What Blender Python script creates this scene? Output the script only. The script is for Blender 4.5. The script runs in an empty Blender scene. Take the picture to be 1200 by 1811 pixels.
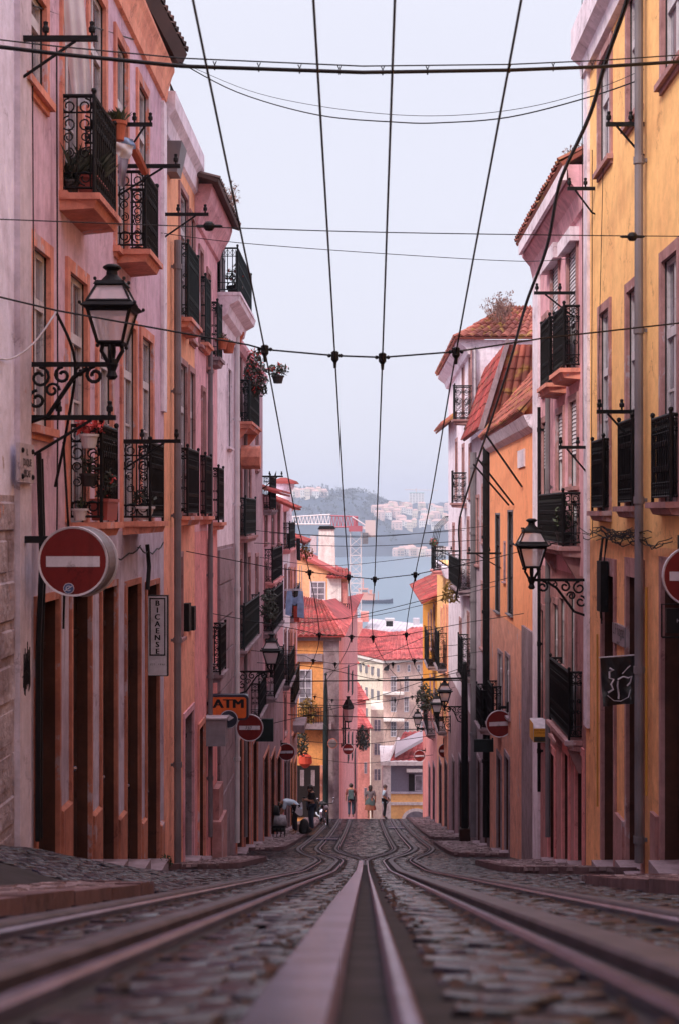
EXPOSURE, HAZE, SUN_E, SUN_ANG = 1.1, .00033, 1.5, 11
SKY_LOW, SKY_TOP = (.41, .412, .47), (1.15, 1.0, 1.15)
import bpy, bmesh, math, random
import numpy as np
from mathutils import Vector
R = random.Random(7)
S = bpy.context.scene
COL = S.collection
F, CX, HY = 2515.0, 645.0, 910.0      # focal length in photo pixels, street axis, eye level
PI = math.pi

# ------------------------------------------------------------------ materials
MATS = {}
def newmat(name):
    m = bpy.data.materials.new(name); m.use_nodes = True
    nt = m.node_tree
    return m, nt, nt.nodes['Principled BSDF']
def simple(name, c, rough=.6, metal=0., noise=0., nscale=8., bump=0., spec=.5):
    if name in MATS: return MATS[name]
    m, nt, b = newmat(name)
    b.inputs['Roughness'].default_value = rough
    b.inputs['Metallic'].default_value = metal
    b.inputs['Specular IOR Level'].default_value = spec
    b.inputs['Base Color'].default_value = (*c, 1)
    if noise or bump:
        tc = nt.nodes.new('ShaderNodeTexCoord')
        n = nt.nodes.new('ShaderNodeTexNoise'); n.inputs['Scale'].default_value = nscale
        n.inputs['Detail'].default_value = 6
        nt.links.new(tc.outputs['Object'], n.inputs['Vector'])
        if noise:
            r = nt.nodes.new('ShaderNodeValToRGB')
            r.color_ramp.elements[0].position = .3; r.color_ramp.elements[1].position = .7
            r.color_ramp.elements[0].color = (*[x*(1-noise) for x in c], 1)
            r.color_ramp.elements[1].color = (*[min(1, x*(1+noise)) for x in c], 1)
            nt.links.new(n.outputs['Fac'], r.inputs['Fac']); nt.links.new(r.outputs['Color'], b.inputs['Base Color'])
        if bump:
            bp = nt.nodes.new('ShaderNodeBump'); bp.inputs['Strength'].default_value = bump; bp.inputs['Distance'].default_value = .02
            nt.links.new(n.outputs['Fac'], bp.inputs['Height']); nt.links.new(bp.outputs['Normal'], b.inputs['Normal'])
    MATS[name] = m
    return m
def plaster(name, c, stain=None, peel=None, amt=.5, peelpos=.62, bump=.3, rough=.85, streak=.75, grime=.4, mottle=.16):
    """painted render: blotches, vertical rain streaks, and worn patches showing another coat"""
    if name in MATS: return MATS[name]
    m, nt, b = newmat(name)
    N, L = nt.nodes.new, nt.links.new
    stain = stain or tuple(x*.55 for x in c)
    b.inputs['Roughness'].default_value = rough
    b.inputs['Specular IOR Level'].default_value = .25
    tc = N('ShaderNodeTexCoord')
    n1 = N('ShaderNodeTexNoise'); n1.inputs['Scale'].default_value = 1.5; n1.inputs['Detail'].default_value = 9; n1.inputs['Roughness'].default_value = .65
    L(tc.outputs['Object'], n1.inputs['Vector'])
    mp = N('ShaderNodeMapping'); mp.inputs['Scale'].default_value = (8, 8, .3); L(tc.outputs['Object'], mp.inputs['Vector'])
    n2 = N('ShaderNodeTexNoise'); n2.inputs['Scale'].default_value = 1.3; n2.inputs['Detail'].default_value = 7; n2.inputs['Roughness'].default_value = .7
    L(mp.outputs['Vector'], n2.inputs['Vector'])
    r1 = N('ShaderNodeValToRGB'); r1.color_ramp.elements[0].position = .42; r1.color_ramp.elements[1].position = .64
    r1.color_ramp.elements[0].color = (0, 0, 0, 1); r1.color_ramp.elements[1].color = (amt, amt, amt, 1); L(n1.outputs['Fac'], r1.inputs['Fac'])
    r2 = N('ShaderNodeValToRGB'); r2.color_ramp.elements[0].position = .52; r2.color_ramp.elements[1].position = .66
    r2.color_ramp.elements[0].color = (0, 0, 0, 1); r2.color_ramp.elements[1].color = (streak, streak, streak, 1); L(n2.outputs['Fac'], r2.inputs['Fac'])
    ad = N('ShaderNodeMath'); ad.operation = 'MAXIMUM'; L(r1.outputs['Color'], ad.inputs[0]); L(r2.outputs['Color'], ad.inputs[1])
    mx = N('ShaderNodeMix'); mx.data_type = 'RGBA'; mx.inputs[6].default_value = (*c, 1); mx.inputs[7].default_value = (*stain, 1)
    L(ad.outputs[0], mx.inputs[0])
    out = mx.outputs[2]
    n3 = N('ShaderNodeTexNoise'); n3.inputs['Scale'].default_value = 14; n3.inputs['Detail'].default_value = 8; L(tc.outputs['Object'], n3.inputs['Vector'])
    hgt = n3.outputs['Fac']
    if peel:
        n4 = N('ShaderNodeTexNoise'); n4.inputs['Scale'].default_value = 1.6; n4.inputs['Detail'].default_value = 12; n4.inputs['Roughness'].default_value = .72
        mp4 = N('ShaderNodeMapping'); mp4.inputs['Location'].default_value = (3.1, 7.7, 1.3); mp4.inputs['Scale'].default_value = (1, 1, .6)
        L(tc.outputs['Object'], mp4.inputs['Vector']); L(mp4.outputs['Vector'], n4.inputs['Vector'])
        r4 = N('ShaderNodeValToRGB'); r4.color_ramp.elements[0].position = peelpos; r4.color_ramp.elements[1].position = peelpos+.03
        L(n4.outputs['Fac'], r4.inputs['Fac'])
        m2 = N('ShaderNodeMix'); m2.data_type = 'RGBA'; m2.inputs[7].default_value = (*peel, 1)
        L(r4.outputs['Color'], m2.inputs[0]); L(out, m2.inputs[6]); out = m2.outputs[2]
    # patchy grime and repaired spots, then fine mottling of the limewash
    n5 = N('ShaderNodeTexNoise'); n5.inputs['Scale'].default_value = .75; n5.inputs['Detail'].default_value = 12; n5.inputs['Roughness'].default_value = .68; n5.inputs['Distortion'].default_value = .6
    mp5 = N('ShaderNodeMapping'); mp5.inputs['Location'].default_value = (9.1, 2.7, 5.3); mp5.inputs['Scale'].default_value = (1.6, 1.6, .8); L(tc.outputs['Object'], mp5.inputs['Vector']); L(mp5.outputs['Vector'], n5.inputs['Vector'])
    r5 = N('ShaderNodeValToRGB'); r5.color_ramp.elements[0].position = .5; r5.color_ramp.elements[1].position = .62
    r5.color_ramp.elements[0].color = (0, 0, 0, 1); r5.color_ramp.elements[1].color = (grime, grime, grime, 1); L(n5.outputs['Fac'], r5.inputs['Fac'])
    m5 = N('ShaderNodeMix'); m5.data_type = 'RGBA'; m5.inputs[7].default_value = (stain[0]*.72, stain[1]*.62, stain[2]*.66, 1); L(r5.outputs['Color'], m5.inputs[0]); L(out, m5.inputs[6]); out = m5.outputs[2]
    n6 = N('ShaderNodeTexNoise'); n6.inputs['Scale'].default_value = 5.5; n6.inputs['Detail'].default_value = 12; n6.inputs['Roughness'].default_value = .75; L(tc.outputs['Object'], n6.inputs['Vector'])
    r6 = N('ShaderNodeValToRGB'); r6.color_ramp.elements[0].position = .3; r6.color_ramp.elements[1].position = .68
    r6.color_ramp.elements[0].color = (1-mottle*1.5,)*3+(1,); r6.color_ramp.elements[1].color = (1+mottle*1.1,)*3+(1,); L(n6.outputs['Fac'], r6.inputs['Fac'])
    m6 = N('ShaderNodeMix'); m6.data_type = 'RGBA'; m6.blend_type = 'MULTIPLY'; m6.inputs[0].default_value = 1; L(out, m6.inputs[6]); L(r6.outputs['Color'], m6.inputs[7]); out = m6.outputs[2]
    # hairline cracks, only where the first noise is high
    vo = N('ShaderNodeTexVoronoi'); vo.feature = 'DISTANCE_TO_EDGE'; vo.inputs['Scale'].default_value = .9
    ds = N('ShaderNodeVectorMath'); ds.operation = 'MULTIPLY_ADD'; ds.inputs[1].default_value = (.5, .5, .5); L(n6.outputs['Color'], ds.inputs[0]); L(tc.outputs['Object'], ds.inputs[2]); L(ds.outputs[0], vo.inputs['Vector'])
    r7 = N('ShaderNodeValToRGB'); r7.color_ramp.elements[0].position = .0; r7.color_ramp.elements[1].position = .014
    r7.color_ramp.elements[0].color = (1, 1, 1, 1); r7.color_ramp.elements[1].color = (0, 0, 0, 1); L(vo.outputs['Distance'], r7.inputs['Fac'])
    r8 = N('ShaderNodeValToRGB'); r8.color_ramp.elements[0].position = .5; r8.color_ramp.elements[1].position = .56
    r8.color_ramp.elements[0].color = (0, 0, 0, 1); r8.color_ramp.elements[1].color = (.7, .7, .7, 1); L(n1.outputs['Fac'], r8.inputs['Fac'])
    mu = N('ShaderNodeMath'); mu.operation = 'MULTIPLY'; L(r7.outputs['Color'], mu.inputs[0]); L(r8.outputs['Color'], mu.inputs[1])
    m7 = N('ShaderNodeMix'); m7.data_type = 'RGBA'; m7.inputs[7].default_value = (stain[0]*.3, stain[1]*.25, stain[2]*.28, 1); L(mu.outputs[0], m7.inputs[0]); L(out, m7.inputs[6]); out = m7.outputs[2]
    L(out, b.inputs['Base Color'])
    bp = N('ShaderNodeBump'); bp.inputs['Strength'].default_value = bump; bp.inputs['Distance'].default_value = .02
    L(hgt, bp.inputs['Height']); L(bp.outputs['Normal'], b.inputs['Normal'])
    MATS[name] = m
    return m
def island(name, c1, c2, rough=.6, spec=.5, c3=None, bump=.3, nscale=30, mid=None):
    """one tint per loose stone or tile, plus grain"""
    if name in MATS: return MATS[name]
    m, nt, b = newmat(name); N, L = nt.nodes.new, nt.links.new
    b.inputs['Roughness'].default_value = rough; b.inputs['Specular IOR Level'].default_value = spec
    g = N('ShaderNodeNewGeometry'); r = N('ShaderNodeValToRGB')
    r.color_ramp.elements[0].color = (*c1, 1); r.color_ramp.elements[1].color = (*c2, 1)
    if mid: e = r.color_ramp.elements.new(.8); e.color = (*mid, 1)
    L(g.outputs['Random Per Island'], r.inputs['Fac'])
    tc = N('ShaderNodeTexCoord'); n = N('ShaderNodeTexNoise'); n.inputs['Scale'].default_value = nscale; n.inputs['Detail'].default_value = 6
    L(tc.outputs['Object'], n.inputs['Vector'])
    n2 = N('ShaderNodeTexNoise'); n2.inputs['Scale'].default_value = .8; n2.inputs['Detail'].default_value = 8
    L(tc.outputs['Object'], n2.inputs['Vector'])
    r2 = N('ShaderNodeValToRGB'); r2.color_ramp.elements[0].position = .35; r2.color_ramp.elements[1].position = .7
    r2.color_ramp.elements[0].color = (.6, .6, .6, 1); r2.color_ramp.elements[1].color = (1.3, 1.3, 1.3, 1)
    L(n2.outputs['Fac'], r2.inputs['Fac'])
    mx = N('ShaderNodeMix'); mx.data_type = 'RGBA'; mx.blend_type = 'MULTIPLY'; mx.inputs[0].default_value = 1
    L(r.outputs['Color'], mx.inputs[6]); L(r2.outputs['Color'], mx.inputs[7])
    out = mx.outputs[2]
    if c3:
        r3 = N('ShaderNodeValToRGB'); r3.color_ramp.elements[0].position = .55; r3.color_ramp.elements[1].position = .68
        L(n.outputs['Fac'], r3.inputs['Fac'])
        m3 = N('ShaderNodeMix'); m3.data_type = 'RGBA'; m3.inputs[7].default_value = (*c3, 1)
        L(r3.outputs['Color'], m3.inputs[0]); L(out, m3.inputs[6]); out = m3.outputs[2]
    L(out, b.inputs['Base Color'])
    bp = N('ShaderNodeBump'); bp.inputs['Strength'].default_value = bump; bp.inputs['Distance'].default_value = .006
    L(n.outputs['Fac'], bp.inputs['Height']); L(bp.outputs['Normal'], b.inputs['Normal'])
    MATS[name] = m
    return m

# ------------------------------------------------------------------ mesh builder
def root_loc(o):
    while o.parent: o = o.parent
    return Vector(o.location)
class MB:
    def __init__(s, T=None): s.v = []; s.f = []; s.T = T
    def add(s, vs, fs):
        o = len(s.v)
        T = s.T
        for p in vs: s.v.append(T(*p) if T else tuple(p))
        for f in fs: s.f.append(tuple(i+o for i in f))
    def box(s, a, b):
        (x0, y0, z0), (x1, y1, z1) = a, b
        s.hexa([(x0,y0,z0),(x1,y0,z0),(x1,y1,z0),(x0,y1,z0),(x0,y0,z1),(x1,y0,z1),(x1,y1,z1),(x0,y1,z1)])
    def hexa(s, p): s.add(p, [(0,3,2,1),(4,5,6,7),(0,1,5,4),(1,2,6,5),(2,3,7,6),(3,0,4,7)])
    def quad(s, *p): s.add(p, [tuple(range(len(p)))])
    def tube(s, pts, r, n=6, closed=False, cap=True):
        pts = [Vector(p) for p in pts]; m = len(pts)
        if m < 2: return
        rs = r if isinstance(r, (list, tuple)) else [r]*m
        vs = []; up = None
        for i, p in enumerate(pts):
            if closed: t = pts[(i+1) % m]-pts[i-1]
            else: t = pts[min(i+1, m-1)]-pts[max(i-1, 0)]
            if t.length < 1e-9: t = Vector((0, 0, 1))
            t.normalize()
            if up is None:
                up = Vector((0, 0, 1)) if abs(t.z) < .9 else Vector((1, 0, 0))
            a = t.cross(up)
            if a.length < 1e-6: a = t.cross(Vector((.3, 1, .2)))
            a.normalize(); bb = a.cross(t).normalized(); up = bb
            for k in range(n):
                an = 2*PI*k/n
                vs.append(p + a*(math.cos(an)*rs[i]) + bb*(math.sin(an)*rs[i]))
        fs = []
        for i in range(m if closed else m-1):
            j = (i+1) % m
            for k in range(n): fs.append((i*n+k, i*n+(k+1) % n, j*n+(k+1) % n, j*n+k))
        if cap and not closed: fs.append(tuple(range(n))[::-1]); fs.append(tuple((m-1)*n+k for k in range(n)))
        s.add(vs, fs)
    def bar(s, a, b, w=.02): s.tube([a, b], w, 4)
    def lathe(s, c, prof, n=16, ax='z'):
        vs = []; fs = []
        for (r, h) in prof:
            for k in range(n):
                an = 2*PI*k/n; x, y = r*math.cos(an), r*math.sin(an)
                p = {'z': (x, y, h), 'y': (x, h, y), 'x': (h, x, y)}[ax]
                vs.append((c[0]+p[0], c[1]+p[1], c[2]+p[2]))
        m = len(prof)
        for i in range(m-1):
            for k in range(n): fs.append((i*n+k, i*n+(k+1) % n, (i+1)*n+(k+1) % n, (i+1)*n+k))
        fs.append(tuple(range(n))[::-1]); fs.append(tuple((m-1)*n+k for k in range(n)))
        s.add(vs, fs)
    def ball(s, c, r, nu=10, nv=7):
        r = r if isinstance(r, tuple) else (r, r, r)
        vs = []; fs = []
        for i in range(nv+1):
            th = PI*i/nv
            for k in range(nu):
                an = 2*PI*k/nu
                vs.append((c[0]+r[0]*math.sin(th)*math.cos(an), c[1]+r[1]*math.sin(th)*math.sin(an), c[2]+r[2]*math.cos(th)))
        for i in range(nv):
            for k in range(nu): fs.append((i*nu+k, (i+1)*nu+k, (i+1)*nu+(k+1) % nu, i*nu+(k+1) % nu))
        s.add(vs, fs)
    def prism(s, poly, vec):
        n = len(poly); vec = Vector(vec)
        vs = [Vector(p) for p in poly]+[Vector(p)+vec for p in poly]
        fs = [tuple(range(n))[::-1], tuple(range(n, 2*n))]+[(i, (i+1) % n, n+(i+1) % n, n+i) for i in range(n)]
        s.add(vs, fs)
    def leaves(s, c, rad, n, size, seed=1, sag=0.):
        q = random.Random(seed)
        for _ in range(n):
            while True:
                a = [q.uniform(-1, 1) for _ in range(3)]
                if sum(x*x for x in a) <= 1: break
            p = Vector((c[0]+a[0]*rad[0], c[1]+a[1]*rad[1], c[2]+a[2]*rad[2]-sag*(a[0]**2)))
            d = Vector((q.gauss(0, 1), q.gauss(0, 1), q.gauss(0, 1))).normalized(); e = d.cross(Vector((q.gauss(0, 1), q.gauss(0, 1), 1))).normalized()
            l = size*q.uniform(.6, 1.4); w = l*.4
            s.add([p-d*l*.5, p+e*w*.5, p+d*l*.5, p-e*w*.5], [(0, 1, 2, 3)])
    def build(s, name, mat, parent=None, smooth=False, loc=None, fix=True):
        off = root_loc(parent) if parent else Vector(loc or (0, 0, 0))
        me = bpy.data.meshes.new(name)
        me.from_pydata([(p[0]-off.x, p[1]-off.y, p[2]-off.z) for p in s.v], [], s.f)
        if fix and len(s.f) < 60000:
            bm = bmesh.new(); bm.from_mesh(me); bmesh.ops.recalc_face_normals(bm, faces=bm.faces); bm.to_mesh(me); bm.free()
        if smooth: me.polygons.foreach_set('use_smooth', [True]*len(me.polygons))
        me.materials.append(mat); me.update()
        o = bpy.data.objects.new(name, me); COL.objects.link(o)
        if parent: o.parent = parent
        else: o.location = off
        return o
def thing(name, label, cat, loc, group=None):
    o = bpy.data.objects.new(name, None); COL.objects.link(o); o.location = loc
    o.empty_display_size = .1
    o['label'] = label; o['category'] = cat
    if group: o['group'] = group
    return o
def tag(o, label, cat, group=None):
    o['label'] = label; o['category'] = cat
    if group: o['group'] = group
    return o
def struct(o, kind='structure', label=None):
    o['kind'] = kind
    if label: o['label'] = label
    return o
def lettering(txt, size, T, mat, parent, name='lettering', space=1., sx=1., bold=0., align='CENTER', fat=0.):
    """text as a thin mesh; T maps (x along, y up) of the text to world"""
    cu = bpy.data.curves.new('t', 'FONT'); cu.body = txt; cu.size = size; cu.align_x = align; cu.align_y = 'CENTER'
    cu.space_character = space; cu.offset = bold; cu.resolution_u = 4
    ob = bpy.data.objects.new('t', cu); COL.objects.link(ob)
    dg = bpy.context.evaluated_depsgraph_get(); dg.update()
    me = bpy.data.meshes.new_from_object(ob.evaluated_get(dg))
    COL.objects.unlink(ob); bpy.data.objects.remove(ob)
    off = root_loc(parent)
    if fat:          # heavier strokes: three passes of the letters, each a hair in front of the last
        V0 = [(v.co.x*sx, v.co.y) for v in me.vertices]; F0 = [tuple(p.vertices) for p in me.polygons]; n0 = len(V0); V, F_ = [], []
        for i, dx in enumerate((-fat, 0, fat)):
            for x, y in V0: p = T(x+dx, y); V.append((p[0]-off.x, p[1]-off.y-.0007*i, p[2]-off.z))
            F_ += [tuple(k+i*n0 for k in f) for f in F0]
        me = bpy.data.meshes.new(name); me.from_pydata(V, [], F_)
    else:
        for v in me.vertices:
            p = T(v.co.x*sx, v.co.y); v.co = (p[0]-off.x, p[1]-off.y, p[2]-off.z)
    me.materials.clear(); me.materials.append(mat); me.name = name
    o = bpy.data.objects.new(name, me); COL.objects.link(o); o.parent = parent
    return o
def P(x, y, d): return Vector(((x-CX)*d/F, d, (HY-y)*d/F))

# ------------------------------------------------------------------ street profile (metres below eye level against distance)
_pd = [-6, 0, 20, 27, 33, 41, 50, 60, 72, 80, 90, 110, 140, 170, 200, 300, 460]
_pz = [1.29, -.165, -5.01, -6.59, -7.886, -9.49, -11.27, -13.17, -15.37, -17.4, -20.3, -26.6, -35, -42, -46, -52, -54.6]
_gd = np.linspace(-6, 460, 2331)
_gz = np.interp(_gd, _pd, _pz)
_k = np.ones(15)/15
_gs = np.convolve(np.pad(_gz, 7, mode='reflect', reflect_type='odd'), _k, 'valid')
def zr(d): return float(np.interp(d, _gd, _gs))
def zra(d): return np.interp(d, _gd, _gs)
# ------------------------------------------------------------------ camera, world, sun
cam = bpy.data.cameras.new('camera'); co = bpy.data.objects.new('camera', cam); COL.objects.link(co)
co.rotation_euler = (PI/2, 0, 0)
cam.sensor_fit = 'VERTICAL'; cam.sensor_height = 36; cam.sensor_width = 24; cam.lens = 36*F/1811
cam.shift_y = (HY-905.5)/1811; cam.shift_x = -(CX-600)/1811
cam.clip_start = .05; cam.clip_end = 20000
cam.dof.use_dof = True; cam.dof.focus_distance = 30; cam.dof.aperture_fstop = 4.5
S.camera = co
S.view_settings.view_transform = 'Standard'; S.view_settings.look = 'None'; S.view_settings.gamma = 1
S.view_settings.exposure = EXPOSURE
w = bpy.data.worlds.new('World'); S.world = w; w.use_nodes = True
nt = w.node_tree; N, L = nt.nodes.new, nt.links.new
bg = nt.nodes['Background']
SUN_EL, SUN_AZ = math.radians(45), math.radians(222)      # azimuth clockwise from +Y
sky = N('ShaderNodeTexSky'); sky.sky_type = 'NISHITA'; sky.sun_disc = False
sky.sun_elevation = SUN_EL; sky.sun_rotation = SUN_AZ; sky.dust_density = 6; sky.air_density = 1.2; sky.ozone_density = 1.5
tc = N('ShaderNodeTexCoord'); sx = N('ShaderNodeSeparateXYZ'); L(tc.outputs['Generated'], sx.inputs[0])
mr = N('ShaderNodeMapRange'); mr.inputs[1].default_value = .3; mr.inputs[2].default_value = 1; mr.interpolation_type = 'SMOOTHSTEP'; L(sx.outputs['Z'], mr.inputs[0])
veil = N('ShaderNodeMix'); veil.data_type = 'RGBA'     # overcast veil, brighter overhead like any overcast sky
veil.inputs[6].default_value = (*[x/.1 for x in SKY_LOW], 1); veil.inputs[7].default_value = (*[x/.1 for x in SKY_TOP], 1)
L(mr.outputs[0], veil.inputs[0])
mx = N('ShaderNodeMix'); mx.data_type = 'RGBA'; mx.inputs[0].default_value = .93
L(sky.outputs['Color'], mx.inputs[6]); L(veil.outputs[2], mx.inputs[7]); L(mx.outputs[2], bg.inputs['Color'])
bg.inputs['Strength'].default_value = .1
sl = bpy.data.lights.new('sun', 'SUN'); sl.energy = SUN_E; sl.angle = math.radians(SUN_ANG); sl.color = (1, .9, .78)
so = bpy.data.objects.new('sun', sl); COL.objects.link(so)
dirv = Vector((math.sin(SUN_AZ)*math.cos(SUN_EL), math.cos(SUN_AZ)*math.cos(SUN_EL), math.sin(SUN_EL)))
so.rotation_euler = dirv.to_track_quat('Z', 'Y').to_euler(); so.location = (0, -10, 40)

# ------------------------------------------------------------------ materials of the setting
M_cob = island('cobble', (.008, .0068, .0135), (.032, .027, .05), rough=.25, spec=.6, bump=.9, nscale=26, mid=(.02, .0158, .029))
M_cal = island('calcada', (.17, .11, .12), (.36, .25, .27), rough=.55, bump=.4, nscale=50)
M_dirt = simple('joint_dirt', (.014, .01, .013),   .95, noise=.8, nscale=5, bump=.5)
M_earth = simple('earth', (.12, .1, .09), .95, noise=.4, nscale=.3)
M_kerb = plaster('kerb_stone', (.17, .1, .11), (.07, .045, .05), bump=.6)
M_steel = simple('worn_steel', (.2, .19, .28), .27, metal=.8, noise=.35, nscale=6, bump=.12)
M_steeld = simple('dull_steel', (.075, .06, .075), .5, metal=.5, noise=.4, nscale=6, bump=.2)
M_groove = simple('groove', (.004, .003, .003), .9, noise=.5, nscale=9)
M_water = simple('river_water', (.1, .17, .22), .35, bump=.2, nscale=.25, spec=.4)

# ------------------------------------------------------------------ ground, road and pavement
gx = np.array([-420, -120, -30, -8, -3.4, 3.6, 8, 30, 120, 420.]); gd = np.concatenate([np.arange(-6, 100, 2.), np.arange(100, 470, 10.)])
g = MB()
vs = [(x, d, zr(d)-.14-(.0 if abs(x) < 4 else 0)) for d in gd for x in gx]
nx = len(gx)
g.add(vs, [(j*nx+i, j*nx+i+1, (j+1)*nx+i+1, (j+1)*nx+i) for j in range(len(gd)-1) for i in range(nx-1)])
struct(g.build('ground', M_earth, smooth=True))

def ramp_h(x, d):          # the cobbled ramp that rises to the doors of the first house on the left
    h = np.interp(d, [7, 10, 11.3, 14.1, 17, 18], [.3, .28, .26, .12, .02, 0.])
    return h*np.clip((-x-1.5)/1.1, 0, 1)
def sstep(d, a, b):
    t = np.clip((d-a)/(b-a), 0, 1); return t*t*(3-2*t)
def shift(d): return sstep(d, 27, 38)
RAILS = [('left', lambda d: -.88-.83*shift(d)), ('lslot', lambda d: -.47-.76*shift(d)), ('lin', lambda d: -.0-.75*shift(d)),
         ('rin', lambda d: .0+.77*shift(d)), ('rslot', lambda d: .44+.84*shift(d)), ('right', lambda d: .9+.83*shift(d))]
def clear_of_rails(x, d):
    ok = np.ones_like(x, bool)
    for n, f in RAILS:
        ok &= np.abs(x-f(d)) > .135 if 'slot' in n else np.abs(x-f(d)) > (.14 if n[-2:] == 'in' else .12)
    return ok
def stones(name, mat, x0, x1, d0, d1, sx, sd, mask, zf, hvar=.012, ring=True, seed=3, gap=.008, tilt=.05):
    q = np.random.default_rng(seed)
    rows = int((d1-d0)/sd); cols = int((x1-x0)/sx)
    X, D = np.meshgrid(x0+(np.arange(cols)+.5)*sx, d0+(np.arange(rows)+.5)*sd)
    X = X+(np.arange(rows) % 2)[:, None]*sx*.5+q.normal(0, sx*.06, X.shape); D = D+q.normal(0, sd*.05, D.shape)
    X, D = X.ravel(), D.ravel(); k = mask(X, D); X, D = X[k], D[k]; n = len(X)
    hx = sx*.5*q.uniform(.88, 1.02, n)-gap*.5; hd = sd*.5*q.uniform(.88, 1.02, n)-gap*.5
    h = q.normal(0, hvar, n); tx = q.normal(0, tilt, n); td = q.normal(0, tilt, n); rot = q.normal(0, .06, n)
    sg = np.array([(-1, -1), (1, -1), (1, 1), (-1, 1)])
    levels = [(1., -.05), (1., -.008), (.95, -.002), (.8, .0)] if ring else [(1., -.04), (.86, 0.)]
    V = np.zeros((n, len(levels)*4, 3))
    for li, (sc, dz) in enumerate(levels):
        for c in range(4):
            jx = q.normal(0, .06, n) if li else 0; jd = q.normal(0, .06, n) if li else 0
            lx = hx*(sg[c, 0]*sc+jx); ld = hd*(sg[c, 1]*sc+jd)
            px = X+lx*np.cos(rot)-ld*np.sin(rot); pd = D+lx*np.sin(rot)+ld*np.cos(rot)
            V[:, li*4+c, 0] = px; V[:, li*4+c, 1] = pd
            V[:, li*4+c, 2] = zf(px, pd)+h+dz+lx*tx+ld*td
    nl = len(levels)*4
    fl = []
    for li in range(len(levels)-1):
        for c in range(4): fl.append((li*4+c, li*4+(c+1) % 4, li*4+4+(c+1) % 4, li*4+4+c))
    fl.append(tuple((len(levels)-1)*4+c for c in range(4)))
    fa = (np.array(fl)[None]+(np.arange(n)*nl)[:, None, None]).reshape(-1, 4)
    me = bpy.data.meshes.new(name); me.from_pydata(V.reshape(-1, 3).tolist(), [], fa.tolist())
    me.materials.append(mat)
    if ring: me.polygons.foreach_set('use_smooth', [True]*len(me.polygons))
    me.update()
    o = bpy.data.objects.new(name, me); COL.objects.link(o)
    return o
zroad = lambda x, d: zra(d)+ramp_h(x, d)-.012-.0*x
# pavements: (side, inner edge, wall, start, end, height, rounded end)
PAVE = [(-1, 1.1, 2.95, -2, 8.3, .04), (-1, 1.95, 2.95, 21.3, 29.2, .07), (-1, 2.02, 2.95, 35.5, 76, .07),
        (1, 1.55, 3.15, -2, 10.9, .05), (1, 1.9, 3.15, 16.5, 25.5, .07), (1, 1.95, 3.15, 31, 42, .07), (1, 2.1, 3.15, 45, 76, .07)]
def in_pave(x, d, grow=0.):
    k = np.zeros_like(x, bool)
    for s, xi, xo, a, b, h in PAVE:
        ax = x*s; e = np.full_like(x, xi-grow)
        r = .9
        far = np.clip((d-(b-r))/r, 0, 1); e = e+(xo-xi)*.8*(1-np.sqrt(np.clip(1-far**2, 0, 1)))
        if a > 0:
            nr = np.clip(((a+r)-d)/r, 0, 1); e = e+(xo-xi)*.8*(1-np.sqrt(np.clip(1-nr**2, 0, 1)))
        k |= (ax > e) & (d > a-grow) & (d < b+grow)
    return k
def pave_h(x, d):
    z = zra(d)
    for s, xi, xo, a, b, h in PAVE: z = np.where((x*s > xi-.2) & (d > a-.3) & (d < b+.3), zra(d)+h, z)
    return z
mk_road = lambda x, d: clear_of_rails(x, d) & ~in_pave(x, d, .03)
o = stones('cobbled_road', M_cob, -3.1, 3.3, .5, 11, .105, .105, mk_road, zroad, hvar=.0022, seed=3, tilt=.022, gap=.003); struct(o)
o = stones('cobbled_road', M_cob, -3.1, 3.3, 11, 30, .115, .115, mk_road, zroad, hvar=.003, seed=4, tilt=.022, gap=.004); struct(o)
o = stones('cobbled_road', M_cob, -3.1, 3.3, 30, 84, .115, .125, mk_road, zroad, hvar=.003, ring=False, seed=5, tilt=.025, gap=.005); struct(o)
b = MB()     # bed of earth and moss showing in the joints
xs = np.array([-3.1, -2.6, -2.2, -1.8, -1.5, 0, 3.3]); ds = np.arange(-3, 90, .5)
V = [(x, d, float(zroad(np.array(x), np.array(d)))-.009) for d in ds for x in xs]; nx = len(xs)
b.add(V, [(j*nx+i, j*nx+i+1, (j+1)*nx+i+1, (j+1)*nx+i) for j in range(len(ds)-1) for i in range(nx-1)])
struct(b.build('road_bed', M_dirt, smooth=True))
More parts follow.
